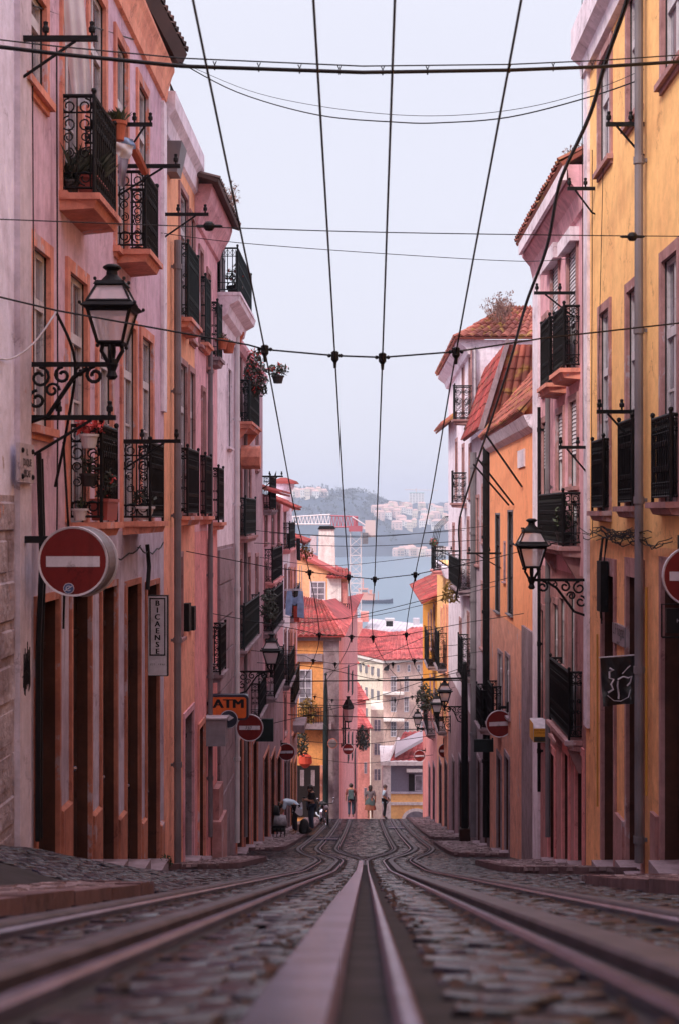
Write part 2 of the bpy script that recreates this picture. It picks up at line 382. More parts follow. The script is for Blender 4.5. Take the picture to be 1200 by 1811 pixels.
for k, (s, xi, xo, a, bb, h) in enumerate(PAVE):
    inn = lambda x, d, s=s, xi=xi, a=a, bb=bb: in_pave(x, d, 0) & (x*s > xi) & (d > a) & (d < bb) & (x*s < xo)
    st = .1 if bb < 32 else .13
    x0, x1 = (xi, xo+.05) if s > 0 else (-xo-.05, -xi)
    zf = lambda x, d, h=h: zra(d)+h-.004
    o = stones('pavement', M_cal, x0, x1, max(a, .8), bb, st, st, inn, zf, hvar=.003, ring=False, seed=20+k, gap=.014); struct(o)
    # kerb stones round the edge
    r = .9; path = []
    def edge(d):
        e = xi
        f = min(max((d-(bb-r))/r, 0), 1); e += (xo-xi)*.8*(1-math.sqrt(max(0, 1-f*f)))
        if a > 0:
            f = min(max((a+r-d)/r, 0), 1); e += (xo-xi)*.8*(1-math.sqrt(max(0, 1-f*f)))
        return e
    dd = sorted(set([round(a+i*.1, 3) for i in range(11)]+[round(bb-i*.1, 3) for i in range(11)]+[round(a+1+i*.8, 3) for i in range(int((bb-a-2)/.8)+1)]))
    if a > 0: path.append((xo, a))
    path += [(edge(d), d) for d in dd]
    path.append((xo, bb))
    kb = MB(); bed = MB()
    for i in range(len(path)-1):
        (xa, da), (xb, db) = path[i], path[i+1]
        t = Vector((xb-xa, db-da)); 
        if t.length < 1e-4: continue
        t.normalize(); nrm = Vector((t.y, -t.x))    # towards the wall
        if nrm.x < 0 and abs(nrm.x) > .05: nrm = -nrm
        gp = .009
        p = [(xa, da), (xb, db)]; w_ = .13
        z = lambda d: zr(d)
        q4 = [(xa*s, da+gp), (xb*s, db-gp), ((xb+nrm.x*w_)*s, db-gp+nrm.y*w_), ((xa+nrm.x*w_)*s, da+gp+nrm.y*w_)]
        jit = R.uniform(-.009, .006)
        kb.hexa([(x_, y_, z(y_)-.1) for x_, y_ in q4]+[(x_, y_, z(y_)+h+.003+jit) for x_, y_ in q4])
    o = kb.build('kerb', M_kerb); struct(o)
    dsx = np.arange(a, bb+.01, .4)
    bed.add([p for d in dsx for p in ((s*(edge(d)+.02), d, zr(d)+h-.02), (s*(xo+.04), d, zr(d)+h-.02))], [(2*i, 2*i+1, 2*i+3, 2*i+2) for i in range(len(dsx)-1)])
    struct(bed.build('pavement_bed', M_dirt))

# ------------------------------------------------------------------ tram rails and cable slots
def strip(mb, f, a, b, d0, d1=84, top=.0, thick=.14, step=.5):
    ds = np.arange(d0, d1+step*.5, step)
    vs = []
    for d in ds:
        x = float(f(d)); z = zr(d)+top
        vs += [(x+a, d, z-thick), (x+a, d, z-.008), (x+a+.008, d, z), (x+b-.008, d, z), (x+b, d, z-.008), (x+b, d, z-thick)]
    fs = []
    for i in range(len(ds)-1):
        for k in range(5): fs.append((i*6+k, i*6+k+1, i*6+6+k+1, i*6+6+k))
    mb.add(vs, fs)
def rail(name, label, f, parts, d0, cat, d1=84):
    o = thing(name, label, cat, (float(f(d0)), d0, zr(d0)), 'steel track of the street railway')
    for pname, a, b, top, mat in parts:
        mb = MB(); strip(mb, f, a, b, d0, d1, top); mb.build(pname, mat, o)
    return o
rl = dict(RAILS)
cen = lambda d: 0.
gr = lambda a, b: ('groove_floor', a, b, -.11, M_groove)
rail('tram_rail', 'steel rail with a wide worn head, nearest the camera in the middle', cen,
     [('rail_head', -.127, -.03, .009, M_steel), ('guard_lip', .029, .06, .006, M_steel), gr(-.033, .033)], .35, 'rail', 27.5)
rail('tram_rail', 'inner rail of the left track, visible where the two tracks part in the distance', lambda d: rl['lin'](d)-.0,
     [('rail_head', -.06, .0, -.004, M_steeld), ('guard_lip', .035, .06, -.006, M_steel), gr(.0, .036)], 24.0, 'rail')
rail('tram_rail', 'inner rail of the right track, curving away toward the man in the light blue shirt', lambda d: rl['rin'](d)+.0,
     [('rail_head', .0, .06, -.004, M_steeld), ('guard_lip', -.06, -.035, -.006, M_steel), gr(-.036, .0)], 24.0, 'rail')
rail('tram_rail', 'dark outer rail on the left, beside the low kerb', rl['left'],
     [('rail_head', -.09, -.02, .006, M_steeld), ('guard_lip', .025, .05, .004, M_steel), gr(-.022, .027)], 1.2, 'rail')
rail('tram_rail', 'dark outer rail on the right, below the stone kerb', rl['right'],
     [('rail_head', .02, .09, .006, M_steeld), ('guard_lip', -.05, -.025, .004, M_steel), gr(-.027, .022)], 1.2, 'rail')
rail('cable_slot', 'cable slot between dull steel strips, left of the middle rail', rl['lslot'],
     [('slot_strip', -.1, -.03, .007, M_steeld), ('slot_lip', .03, .065, .005, M_steel), gr(-.032, .032)], .8, 'cable slot')
rail('cable_slot', 'cable slot with one broad strip and one bright lip, right of the middle rail', rl['rslot'],
     [('slot_strip', -.005, .1, .009, M_steeld), ('slot_lip', -.105, -.07, .005, M_steel), gr(-.072, -.003)], .8, 'cable slot')
# rusty moss and grit packed in the joints along the rails
M_moss = simple('rusty_moss', (.03, .011, .007), .95, noise=.9, nscale=9, bump=.8)
m = MB(); q = np.random.default_rng(12)
for nm, f in RAILS:
    d0 = 24 if nm[-2:] == 'in' and nm != 'lin' else 1.; 
    for d in np.arange(d0, 40, .03):
        if nm in ('lin', 'rin') and d < 25: x0 = 0.
        else: x0 = float(f(d))
        for sg in (-1, 1):
            if q.random() < .8: continue
            x = x0+sg*q.uniform(.1, .155)-(.03 if nm == 'lin' and sg < 0 and d < 26 else 0); s_ = q.uniform(.004, .011); z = zr(d)-.009; h_ = q.uniform(.002, .007)
            m.add([(x-s_, d-s_*1.5, z), (x+s_, d-s_*1.5, z), (x+s_, d+s_*1.5, z), (x-s_, d+s_*1.5, z), (x+q.normal(0, .003), d, z+h_)], [(0, 1, 4), (1, 2, 4), (2, 3, 4), (3, 0, 4)])
struct(m.build('rail_moss', M_moss, fix=False), 'stuff', 'rusty brown moss and grit in the joints beside the rails')
# perforated drain grates between the rails further down
def grate(label, x0, x1, d0, d1):
    o = thing('drain_grate', label, 'drain grate', ((x0+x1)/2, d0, zr(d0)), 'drain grates between the rails')
    for a, b in (((x0, d0), (x1, d0+.12)), ((x0, d1-.12), (x1, d1))):
        fr = MB(); fr.hexa([(a[0], a[1], zr(a[1])-.05), (b[0], a[1], zr(a[1])-.05), (b[0], b[1], zr(b[1])-.05), (a[0], b[1], zr(b[1])-.05),
                 (a[0], a[1], zr(a[1])+.014), (b[0], a[1], zr(a[1])+.014), (b[0], b[1], zr(b[1])+.014), (a[0], b[1], zr(b[1])+.014)]); fr.build('frame_bar', M_steel, o)
    br = MB()
    m = int((x1-x0)/.07)
    for i in range(m):
        x = x0+(i+.25)*(x1-x0)/m; w_ = (x1-x0)/m*.5
        br.hexa([(x, d0+.13, zr(d0)-.03), (x+w_, d0+.13, zr(d0)-.03), (x+w_, d1-.13, zr(d1)-.03), (x, d1-.13, zr(d1)-.03),
                 (x, d0+.13, zr(d0)+.012), (x+w_, d0+.13, zr(d0)+.012), (x+w_, d1-.13, zr(d1)+.012), (x, d1-.13, zr(d1)+.012)])
    br.build('grate_bars', M_steel, o)
grate('pale slotted drain grate inside the left track, near the people on the pavement', -1.55, -.85, 44, 47.5)
grate('pale slotted drain grate inside the right track, close to the standing man', .95, 1.6, 57, 60.5)

# ------------------------------------------------------------------ river and far shore
SEA = -55.
m = MB(); m.quad((-1000, 430, SEA), (1000, 430, SEA), (1000, 3050, SEA), (-1000, 3050, SEA)); struct(m.build('river', M_water))
M_hill = simple('scrub_slope', (.04, .06, .085), .95, noise=.5, nscale=.02, bump=.0)
ridx = [-1000, -300, -140, -90, -40, 0, 25, 60, 120, 180, 300, 600, 1000]
ridz = [30, 30, 30, 38, 34, 33, 26, 18, 18, 24, 30, 20, 20]
def hillz(x, y):
    top = np.interp(x, ridx, ridz)
    shore = 1850+25*math.sin(x*.013)+10*math.sin(x*.05)
    t = (y-shore)
    cliff = np.interp(t, [-30, 0, 30, 55, 170, 320, 1000], [SEA-4, SEA-1, SEA+8, SEA+22, SEA+(top-SEA)*.85, top, top*.9])
    right = np.interp(x, [10, 70], [0, 1])
    soft = np.interp(t, [-30, 0, 35, 90, 200, 420, 1000], [SEA-4, SEA-1, SEA+4, SEA+30, -8, top, top*.9])
    q = math.sin(x*.11+y*.03)*2.2+math.sin(x*.31+2)*1.3+math.sin(y*.09+x*.05)*1.6
    return float(cliff*(1-right)+soft*right)+(q if t > 25 else 0)
hx = np.arange(-1000, 1001, 12.); hy = np.concatenate([np.arange(1800, 2300, 12.), np.arange(2300, 3050, 60.)])
m = MB(); V = [(x, y, hillz(x, y)) for y in hy for x in hx]; nx = len(hx)
m.add(V, [(j*nx+i, j*nx+i+1, (j+1)*nx+i+1, (j+1)*nx+i) for j in range(len(hy)-1) for i in range(nx-1)])
struct(m.build('hills', M_hill, smooth=True, fix=False))
# wood along the far cliff: reads as one mass
m = MB(); q = random.Random(4)
for i in range(420):
    x = q.uniform(-180, 40); y = q.uniform(1930, 2200); z = hillz(x, y); s_ = q.uniform(3, 7)
    m.leaves((x, y, z+s_*.5), (s_, s_, s_*.8), 10, 4.5, seed=i)
M_fol = simple('far_foliage', (.045, .06, .05), .9, noise=.4, nscale=.2)
o = m.build('woodland', M_fol, fix=False); struct(o, 'stuff', 'dark wooded slope on the far cliff across the river')
# single trees on the skyline
M_bark = simple('bark', (.09, .06, .045), .9, noise=.3)
for i, (px, py, r_) in enumerate(((586, 872, 6.5), (596, 876, 5), (612, 880, 6), (622, 882, 5), (634, 876, 6), (642, 872, 6.5), (650, 885, 4.5))):
    d = 2150; c = P(px, py+10, d); zb = hillz(c.x, d)
    t = thing('tree', ['broad skyline tree on the far ridge', 'round skyline tree on the far ridge'][0], 'tree', (c.x, d, zb), 'trees on the far skyline')
    t['label'] = 'dark tree standing on the skyline of the far ridge across the river'
    k = MB(); k.tube([(c.x, d, zb-2), (c.x+.4, d, c.z)], [.9, .5], 6); k.build('trunk', M_bark, t)
    k = MB()
    for j in range(6):
        k.leaves((c.x+q.uniform(-.6, .6)*r_, d+q.uniform(-1, 1), c.z+q.uniform(-.5, .7)*r_), (r_*.55, r_*.5, r_*.38), 60, 2.2, seed=i*9+j)
    k.build('crown', M_fol, t, fix=False)
# houses on the far hillside
HW = [simple('far_white', (.75, .72, .7), .8), simple('far_cream', (.7, .6, .5), .8), simple('far_pink', (.68, .5, .47), .8)]
M_froof = simple('far_roof', (.55, .36, .32), .8); M_fwin = simple('far_window', (.2, .19, .22), .4)
protos = []
for i in range(3):
    t = thing('house', '', 'house', (0, 0, 0), 'pale houses on the far hillside')
    k = MB(); wd, hh = [(10, 8), (8, 11), (15, 9)][i]
    k.box((-wd/2, -4, -6), (wd/2, 4, hh)); k.build('wall', HW[i], t)
    k = MB(); k.hexa([(-wd/2-.4, -4.4, hh), (wd/2+.4, -4.4, hh), (wd/2+.4, 4.4, hh), (-wd/2-.4, 4.4, hh), (-wd/2+2, -.3, hh+2.4), (wd/2-2, -.3, hh+2.4), (wd/2-2, .3, hh+2.4), (-wd/2+2, .3, hh+2.4)])
    k.build('roof', M_froof, t)
    for a in range(3):
        for b_ in range(2):
            k = MB(); xx = -wd/2+wd*(a+.5)/3; k.box((xx-.7, -4.15, 1.2+b_*3.4), (xx+.7, -3.9, 3+b_*3.4)); k.build('window', M_fwin, t)
    protos.append(t)
spots = []
q = random.Random(11)
while len(spots) < 74:
    px = q.uniform(664, 850); py = q.uniform(897, 934)
    if px < 700 and py > 915: continue
    spots.append((px, py))
for i in range(11): spots.append((512+i*6.3+q.uniform(-2, 2), 873+q.uniform(-1, 3)))
for i in range(14): spots.append((q.uniform(700, 800), q.uniform(975, 983)))
used = [0, 0, 0]
for i, (px, py) in enumerate(spots):
    # walk along the sight line until it meets the slope
    d = None
    for dd in np.arange(1835, 2500, 6.):
        c = P(px, py+4, dd)
        if hillz(c.x, dd) > c.z: d = dd; break
    if d is None: d = 2280
    c = P(px, py, d); j = i % 3; z = hillz(c.x, d)
    src = protos[j]
    if not used[j]: o = src; used[j] = 1; new = False
    else:
        o = src.copy(); COL.objects.link(o)
        for ch in src.children: c2 = ch.copy(); COL.objects.link(c2); c2.parent = o
    o.location = (c.x, d, z); o['label'] = 'small pale house on the hazy hillside across the river'
def slab_block(name, label, px0, px1, py0, d, mat, roofmat, nw, nf):
    a = P(px0, py0, d); b_ = P(px1, py0, d); zb = hillz((a.x+b_.x)/2, d)-4
    t = thing(name, label, 'building', ((a.x+b_.x)/2, d, zb)); k = MB(); k.box((a.x, d, zb), (b_.x, d+14, a.z)); k.build('wall', mat, t)
    k = MB(); k.box((a.x-.4, d-.4, a.z), (b_.x+.4, d+14.4, a.z+1)); k.build('roof', roofmat, t)
    wx = (b_.x-a.x)/nw; hz = (a.z-zb)/nf
    for i in range(nw):
        for j in range(nf):
            k = MB(); k.box((a.x+wx*(i+.25), d-.15, zb+hz*(j+.3)), (a.x+wx*(i+.75), d+.2, zb+hz*(j+.8))); k.build('window', M_fwin, t)
    return t
t = slab_block('apartment_block', 'tall white tower block on the far right hillside with a green rooftop', 723, 749, 872, 2260, HW[0], simple('green_roof', (.25, .45, .4)), 5, 8)
k = MB(); c = P(735, 867, 2266); k.tube([(c.x-18, 2266, c.z+1), (c.x+34, 2266, c.z)], .5, 4); k.tube([(c.x, 2266, c.z-6), (c.x, 2266, c.z+3)], .8, 4); k.build('roof_mast', HW[2], t)
slab_block('apartment_block', 'wide pinkish block left of the white tower on the far hill', 705, 724, 889, 2220, HW[2], M_froof, 4, 3)
slab_block('villa', 'long pink building crowning the far left ridge', 533, 556, 868, 2160, HW[2], M_froof, 6, 2)
# air: one closed box round the scene
hz = MB(); hz.box((-1090, -45, SEA-7), (1090, 3100, 62)); hm = bpy.data.materials.new('haze'); hm.use_nodes = True
nt = hm.node_tree; nt.nodes.remove(nt.nodes['Principled BSDF']); vol = nt.nodes.new('ShaderNodeVolumePrincipled')
vol.inputs['Color'].default_value = (.74, .83, 1., 1); vol.inputs['Density'].default_value = HAZE; vol.inputs['Anisotropy'].default_value = .2
nt.links.new(vol.outputs[0], nt.nodes['Material Output'].inputs['Volume'])
o = hz.build('haze', hm); struct(o, 'stuff', 'thin blue haze over the river'); o.display_type = 'WIRE'
# ------------------------------------------------------------------ materials of the houses
PK = plaster
M_lilac = PK('plaster_lilac', (.68, .48, .6), (.47, .29, .38), peel=(.62, .29, .25), peelpos=.63)
M_blue = PK('plaster_pale_blue', (.82, .8, 1.), (.66, .62, .78), peel=(.46, .38, .42), peelpos=.66)
M_peach = PK('plaster_peach', (.92, .42, .29), (.7, .27, .2), peel=(.55, .34, .3), peelpos=.7)
M_orange = PK('plaster_orange', (.86, .42, .25), (.68, .28, .18), amt=.35)
M_yellow = PK('plaster_yellow', (.98, .58, .24), (.9, .47, .2), amt=.35, streak=.35, bump=.15, grime=.25, mottle=.12)
M_white = PK('plaster_white', (.84, .75, .84), (.6, .5, .58), amt=.35)
M_pink = PK('plaster_pink', (.76, .42, .48), (.5, .24, .28), peel=(.45, .2, .17), peelpos=.66)
M_rose = PK('plaster_rose', (.8, .33, .33), (.54, .19, .19), peel=(.6, .4, .38), peelpos=.67)
M_mauve = PK('plaster_mauve', (.42, .27, .31), (.22, .12, .14), peel=(.5, .3, .27), peelpos=.66)
M_salmon = PK('salmon_stone', (.74, .3, .22), (.42, .15, .12), amt=.6, streak=.7, bump=.5, peel=(.56, .4, .44), peelpos=.57)
M_rust = PK('rusty_surround', (.5, .19, .13), (.24, .08, .06), amt=.7, streak=.8, bump=.5, peel=(.42, .3, .33), peelpos=.58)
M_stone = PK('grey_stone', (.33, .25, .285), (.18, .12, .13), amt=.6, streak=.6, bump=.5, peel=(.36, .18, .15), peelpos=.66)
M_rough = PK('rough_stone', (.54, .47, .54), (.24, .18, .2), amt=.95, streak=.4, bump=1.3, peel=(.5, .24, .17), peelpos=.6)
M_pinkst = PK('pink_stone', (.44, .24, .24), (.24, .11, .11), amt=.6, streak=.7, bump=.5, peel=(.46, .36, .4), peelpos=.58)
M_brown = PK('brown_door', (.045, .016, .011), (.02, .008, .007), peel=(.11, .04, .024), peelpos=.7, amt=.8, streak=.8, rough=.7)
M_dark = PK('dark_door', (.02, .013, .014), (.012, .008, .008), amt=.6, rough=.6)
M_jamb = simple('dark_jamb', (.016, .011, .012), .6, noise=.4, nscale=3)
M_bjamb = PK('brown_jamb', (.085, .032, .022), (.04, .015, .012), amt=.7, bump=.3)
M_sash = PK('white_sash', (.6, .57, .62), (.45, .4, .42), rough=.5, bump=.05)
M_glass = simple('window_glass', (.2, .18, .22), .06, spec=1., noise=.5, nscale=2.5)
M_iron = simple('black_iron', (.006, .0055, .007), .6, noise=.4, nscale=12, spec=.22)
M_green = simple('green_iron', (.01, .018, .02), .6, noise=.3, nscale=6, spec=.25)
M_tile = island('roof_tile', (.22, .026, .026), (.44, .07, .06), rough=.8, c3=(.16, .09, .06), nscale=2.5, bump=.4, mid=(.34, .045, .04))
M_tileold = island('roof_tile_mossy', (.17, .035, .03), (.4, .09, .06), rough=.85, c3=(.3, .17, .04), nscale=3, bump=.5, mid=(.34, .1, .07))
M_tiled = island('roof_tile_dark', (.05, .03, .028), (.13, .06, .05), rough=.85, nscale=3, bump=.4)
M_pipe = simple('grey_pipe', (.16, .14, .16), .55, noise=.25, nscale=2)
M_pipew = simple('white_pipe', (.6, .56, .6), .55, noise=.12, nscale=3)
M_terra = simple('terracotta', (.42, .1, .05), .75, noise=.2, nscale=12)
M_leaf = simple('leaf_green', (.045, .06, .025), .7, noise=.6, nscale=18)
M_leafd = simple('leaf_dark', (.025, .03, .02), .7, noise=.5, nscale=18)
M_leafy = simple('leaf_ochre', (.2, .11, .02), .75, noise=.5, nscale=12)
M_dry = simple('dry_weed', (.22, .12, .1), .85, noise=.4, nscale=8)
M_cloth = simple('white_cloth', (.62, .58, .62), .85, noise=.1, nscale=6, bump=.3)
M_shut = simple('white_shutter', (.6, .56, .62), .6)

HOUSES = []
class House:
    """one terraced house: facade in the plane x = X0, street side towards +n; u runs down the street"""
    def __init__(h, side, X0, d1, d2, ztop, label, mats, zbase=None, depth=7., top='flat'):
        h.side, h.X0, h.n, h.d1, h.d2, h.zt = side, X0, (1 if side == 'L' else -1), d1, d2, ztop
        h.T = lambda u, v, z: (X0+h.n*v, u, z); HOUSES.append(h)
        h.o = thing('town_house', label, 'house', (X0-h.n*1.5, (d1+d2)/2, zr((d1+d2)/2)), None)
        h.mats = mats; h.ops = []; h.depth = depth; h.zb = zr(d2)-1.2 if zbase is None else zbase
    def d(h, x): return h.X0*F/(x-CX)
    def z(h, x, y): return (HY-y)*h.d(x)/F
    def mb(h): return MB(h.T)
    def part(h, mb, name, mat, parent=None, **k): return mb.build(name, mat, parent or h.o, **k)
    def wall(h):
        us = sorted(set([h.d1, h.d2]+[o[0] for o in h.ops]+[o[1] for o in h.ops]))
        # mats: list of (z upper bound, material) from the ground up
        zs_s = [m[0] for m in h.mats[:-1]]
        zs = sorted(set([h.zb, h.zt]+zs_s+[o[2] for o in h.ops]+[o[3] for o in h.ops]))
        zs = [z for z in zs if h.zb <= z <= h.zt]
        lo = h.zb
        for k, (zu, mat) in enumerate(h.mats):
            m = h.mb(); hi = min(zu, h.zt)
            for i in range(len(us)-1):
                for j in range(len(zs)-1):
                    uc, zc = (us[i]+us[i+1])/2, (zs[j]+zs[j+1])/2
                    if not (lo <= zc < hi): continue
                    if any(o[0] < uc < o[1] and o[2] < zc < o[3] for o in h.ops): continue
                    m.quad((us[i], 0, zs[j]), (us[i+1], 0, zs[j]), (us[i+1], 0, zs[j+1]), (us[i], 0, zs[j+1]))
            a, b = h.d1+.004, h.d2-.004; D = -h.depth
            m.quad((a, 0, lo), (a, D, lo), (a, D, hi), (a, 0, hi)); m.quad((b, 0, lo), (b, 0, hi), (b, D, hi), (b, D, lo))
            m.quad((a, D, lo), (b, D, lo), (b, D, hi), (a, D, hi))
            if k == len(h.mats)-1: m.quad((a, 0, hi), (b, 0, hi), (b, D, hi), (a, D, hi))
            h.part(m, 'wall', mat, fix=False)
            lo = hi
    def opening(h, xa, xb, yt, yb=None, zb=None):
        u1, u2 = h.d(xa), h.d(xb); zt = h.z(xa, yt)
        zb = zb if zb is not None else h.z(xa, yb)
        return u1, u2, zb, zt
    def trim(h, p, u1, u2, z1, z2, mat, w=.12, proud=.03, sill=True, lint=.0, name='surround'):
        m = h.mb(); e = .004
        m.box((u1-w, -.015, z1-(w if sill else 0)), (u1+e, proud, z2+w+lint)); m.box((u2-e, -.015, z1-(w if sill else 0)), (u2+w, proud, z2+w+lint))
        m.box((u1+e, -.015, z2-e), (u2-e, proud-.003, z2+w+lint))
        if sill: m.box((u1-w-.03, -.015, z1-w*.55), (u2+w+.03, proud+.05, z1+e)); m.box((u1+e, -.015, z1-w), (u2-e, proud-.003, z1-w*.56))
        h.part(m, name, mat, p)
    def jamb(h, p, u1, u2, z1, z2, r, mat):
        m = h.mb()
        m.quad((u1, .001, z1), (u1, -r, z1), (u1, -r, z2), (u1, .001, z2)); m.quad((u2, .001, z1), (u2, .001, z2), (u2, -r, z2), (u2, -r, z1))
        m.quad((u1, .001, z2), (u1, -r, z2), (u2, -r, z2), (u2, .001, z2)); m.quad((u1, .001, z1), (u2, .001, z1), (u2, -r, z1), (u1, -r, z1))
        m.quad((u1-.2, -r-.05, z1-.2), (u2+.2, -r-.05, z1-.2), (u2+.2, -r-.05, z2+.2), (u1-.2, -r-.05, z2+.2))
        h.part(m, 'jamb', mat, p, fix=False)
    def window(h, op, r=.075, surround=M_salmon, jamb=M_jamb, sash=M_sash, sill=True, w=.12, trans=.7, proud=.03, lint=0., shutter=None, cut=True):
        u1, u2, z1, z2 = op
        if cut: h.ops.append(op)
        m = h.mb(); f = .055; zt = z1+(z2-z1)*trans; uc = (u1+u2)/2; a, b = -r, -r+.04
        m.box((u1, a, z1), (u1+f, b, z2)); m.box((u2-f, a, z1), (u2, b, z2)); m.box((u1+f, a, z1), (u2-f, b-.002, z1+f*1.5)); m.box((u1+f, a, z2-f), (u2-f, b-.002, z2))
        m.box((u1+f, a, zt-.05), (u2-f, b+.01, zt+.05)); m.box((uc-.04, a, z1+f*1.5), (uc+.04, b-.004, zt-.05)); m.box((uc-.02, a, zt+.05), (uc+.02, b-.004, z2-f))
        n = max(1, int((zt-z1)/.55))
        for i in range(1, n): z = z1+(zt-z1)*i/n; m.box((u1+f, a, z-.014), (uc-.04, b-.01, z+.014)); m.box((uc+.04, a, z-.014), (u2-f, b-.01, z+.014))
        wi = h.part(m, 'window', sash)
        m = h.mb(); m.quad((u1, -r+.014, z1), (u2, -r+.014, z1), (u2, -r+.014, z2), (u1, -r+.014, z2)); h.part(m, 'pane', M_glass, wi)
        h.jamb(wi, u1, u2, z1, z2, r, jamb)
        if surround: h.trim(wi, u1, u2, z1, z2, surround, w, proud, sill, lint)
        if shutter:
            m = h.mb(); k = int((z2-z1)*.62/.06)
            for i in range(k): z = z2-.03-i*.06; m.hexa([(u1+.03, -r+.05, z-.05), (u2-.03, -r+.05, z-.05), (u2-.03, -r+.058, z-.05), (u1+.03, -r+.058, z-.05), (u1+.03, -r+.03, z), (u2-.03, -r+.03, z), (u2-.03, -r+.045, z), (u1+.03, -r+.045, z)])
            h.part(m, 'roller_shutter', shutter, wi)
        return wi
    def door(h, op, r=.12, mat=M_brown, surround=M_salmon, jamb=None, w=.1, proud=.03, handle=True, fan=True, lint=0.):
        u1, u2, z1, z2 = op
        h.ops.append(op)
        m = h.mb(); a, b = -r-.03, -r; uc = (u1+u2)/2
        m.box((u1, a, z1), (u2, b, z2))
        zf = z2-.45 if fan else z2-.06
        for s0, s1 in ((u1+.05, uc-.015), (uc+.015, u2-.05)):
            zz = z1+.12
            for hh in (.55, .85, 9):
                ze = min(zz+hh, zf-.06)
                if ze-zz < .15: break
                m.box((s0+.03, b-.01, zz), (s1-.03, b+.018, ze)); zz = ze+.09
        m.box((uc-.018, b-.01, z1+.02), (uc+.018, b+.03, zf)); m.box((u1, b-.01, zf-.03), (u2, b+.025, zf+.03))
        do = h.part(m, 'door', mat)
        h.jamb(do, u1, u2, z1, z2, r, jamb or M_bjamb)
        if handle: m = h.mb(); m.ball((uc+.05, -r+.06, z1+1.05), .03, 6, 4); h.part(m, 'handle', M_steel, do)
        if surround: h.trim(do, u1, u2, z1, z2, surround, w, proud, False, lint)
        m = h.mb(); m.hexa([(u1+.01, -r, z1-.5), (u2-.01, -r, z1-.5), (u2-.01, .16, z1-.5), (u1+.01, .16, z1-.5), (u1+.01, -r, z1+.01), (u2-.01, -r, z1+.01), (u2-.01, .16, z1+.005), (u1+.01, .16, z1+.005)])
        h.part(m, 'doorstep', M_stone, do)
        return do
    def balcony(h, u1, u2, zs, prot, rh, slab=M_salmon, mat=M_iron, th=.16, net=None, style='scroll', corbel=False, shape=None):
        """slab top at zs; railing rh high"""
        m = h.mb(); ins = .05
        m.hexa([(u1, -.06, zs-th), (u2, -.06, zs-th), (u2-.04, prot-.05, zs-th*.8), (u1+.04, prot-.05, zs-th*.8), (u1, -.06, zs), (u2, -.06, zs), (u2, prot, zs), (u1, prot, zs)])
        m.box((u1-.015, .001, zs-.05), (u2+.015, prot+.018, zs+.012))
        if corbel:
            for u in (u1+.18, u2-.18):
                m.hexa([(u-.06, -.02, zs-th-.32), (u+.06, -.02, zs-th-.32), (u+.06, .04, zs-th-.32), (u-.06, .04, zs-th-.32), (u-.06, -.02, zs-th+.01), (u+.06, -.02, zs-th+.01), (u+.06, prot*.8, zs-th+.02), (u-.06, prot*.8, zs-th+.02)])
        ba = h.part(m, 'balcony', slab)
        p = prot-ins; a, b = u1+ins, u2-ins; zb, zt = zs+.07, zs+rh
        m = h.mb(); rb = .011
        corners = [(a, 0), (a, p), (b, p), (b, 0)]
        for (ua, va), (ub, vb) in zip(corners[:-1], corners[1:]):
            m.tube([(ua, va, zt), (ub, vb, zt)], .02, 6); m.tube([(ua, va, zb), (ub, vb, zb)], .013, 4); m.tube([(ua, va, zt-.16), (ub, vb, zt-.16)], .009, 4); m.tube([(ua, va, zb+.14), (ub, vb, zb+.14)], .009, 4)
        for (u, v) in corners[1:3]:
            m.tube([(u, v, zs), (u, v, zt+.03)], .018, 6); m.ball((u, v, zt+.05), .03, 6, 4)
        n = max(4, int((b-a)/.1))
        for i in range(1, n):
            u = a+(b-a)*i/n; m.tube([(u, p, zb), (u, p, zt)], rb, 4, cap=False)
            m.ball((u, p, zb+.28), (.02, .02, .05), 5, 3); m.ball((u, p, zt-.28), (.02, .02, .05), 5, 3)
        for i in range(n):          # rings in the top and bottom bands
            u = a+(b-a)*(i+.5)/n
            for z0, r_ in ((zt-.08, .045), (zb+.07, .045)):
                m.tube([(u+r_*.9*math.cos(t), p, z0+r_*math.sin(t)) for t in np.linspace(0, 2*PI, 9)[:-1]], .007, 3, closed=True)
        for u in (a, b):
            if style == 'scroll':
                k = p/2; H = zt-zb
                def spiral(cv, cz, r0, sgn, turns=1.35, st=PI/2):
                    return [(u, cv+sgn*r0*(1-.62*t)*math.cos(st+t*turns*2*PI), cz+r0*(1-.62*t)*math.sin(st+t*turns*2*PI)) for t in np.linspace(0, 1, 15)]
                r0 = p*.23
                for sgn, cv in ((1, k-r0*1.05), (-1, k+r0*1.05)):
                    m.tube(spiral(cv, zt-r0*1.3, r0, sgn), .008, 4); m.tube(spiral(cv, zt-r0*3.6, r0*1.05, sgn), .008, 4); m.tube(spiral(cv, zb+r0*1.3, r0, sgn, st=-PI/2), .008, 4)
                    m.tube(spiral(cv, zb+H*.38, r0*.7, -sgn), .007, 4); m.tube(spiral(cv, zb+H*.55, r0*.7, -sgn, st=-PI/2), .007, 4)
                m.tube([(u, k, zb), (u, k, zt)], .008, 4)
                for v in (p*.08, p*.9): m.tube([(u, v, zb), (u, v, zt)], .008, 4)
            else:
                for i in range(1, 4):
                    v = p*i/4; m.tube([(u, v, zb), (u, v, zt)], .009, 4)
                    m.tube([(u, v+.035*math.cos(t), (zt-.09)+.05*math.sin(t)) for t in np.linspace(0, 2*PI, 9)[:-1]], .007, 3, closed=True)
        ra = h.part(m, 'railing', mat, ba, fix=False)
        if net:
            m = h.mb(); m.box((a+.03, p-.045, zb+.02), (b-.03, p-.037, zt-.02)); h.part(m, 'netting', net, ba)
        return ba
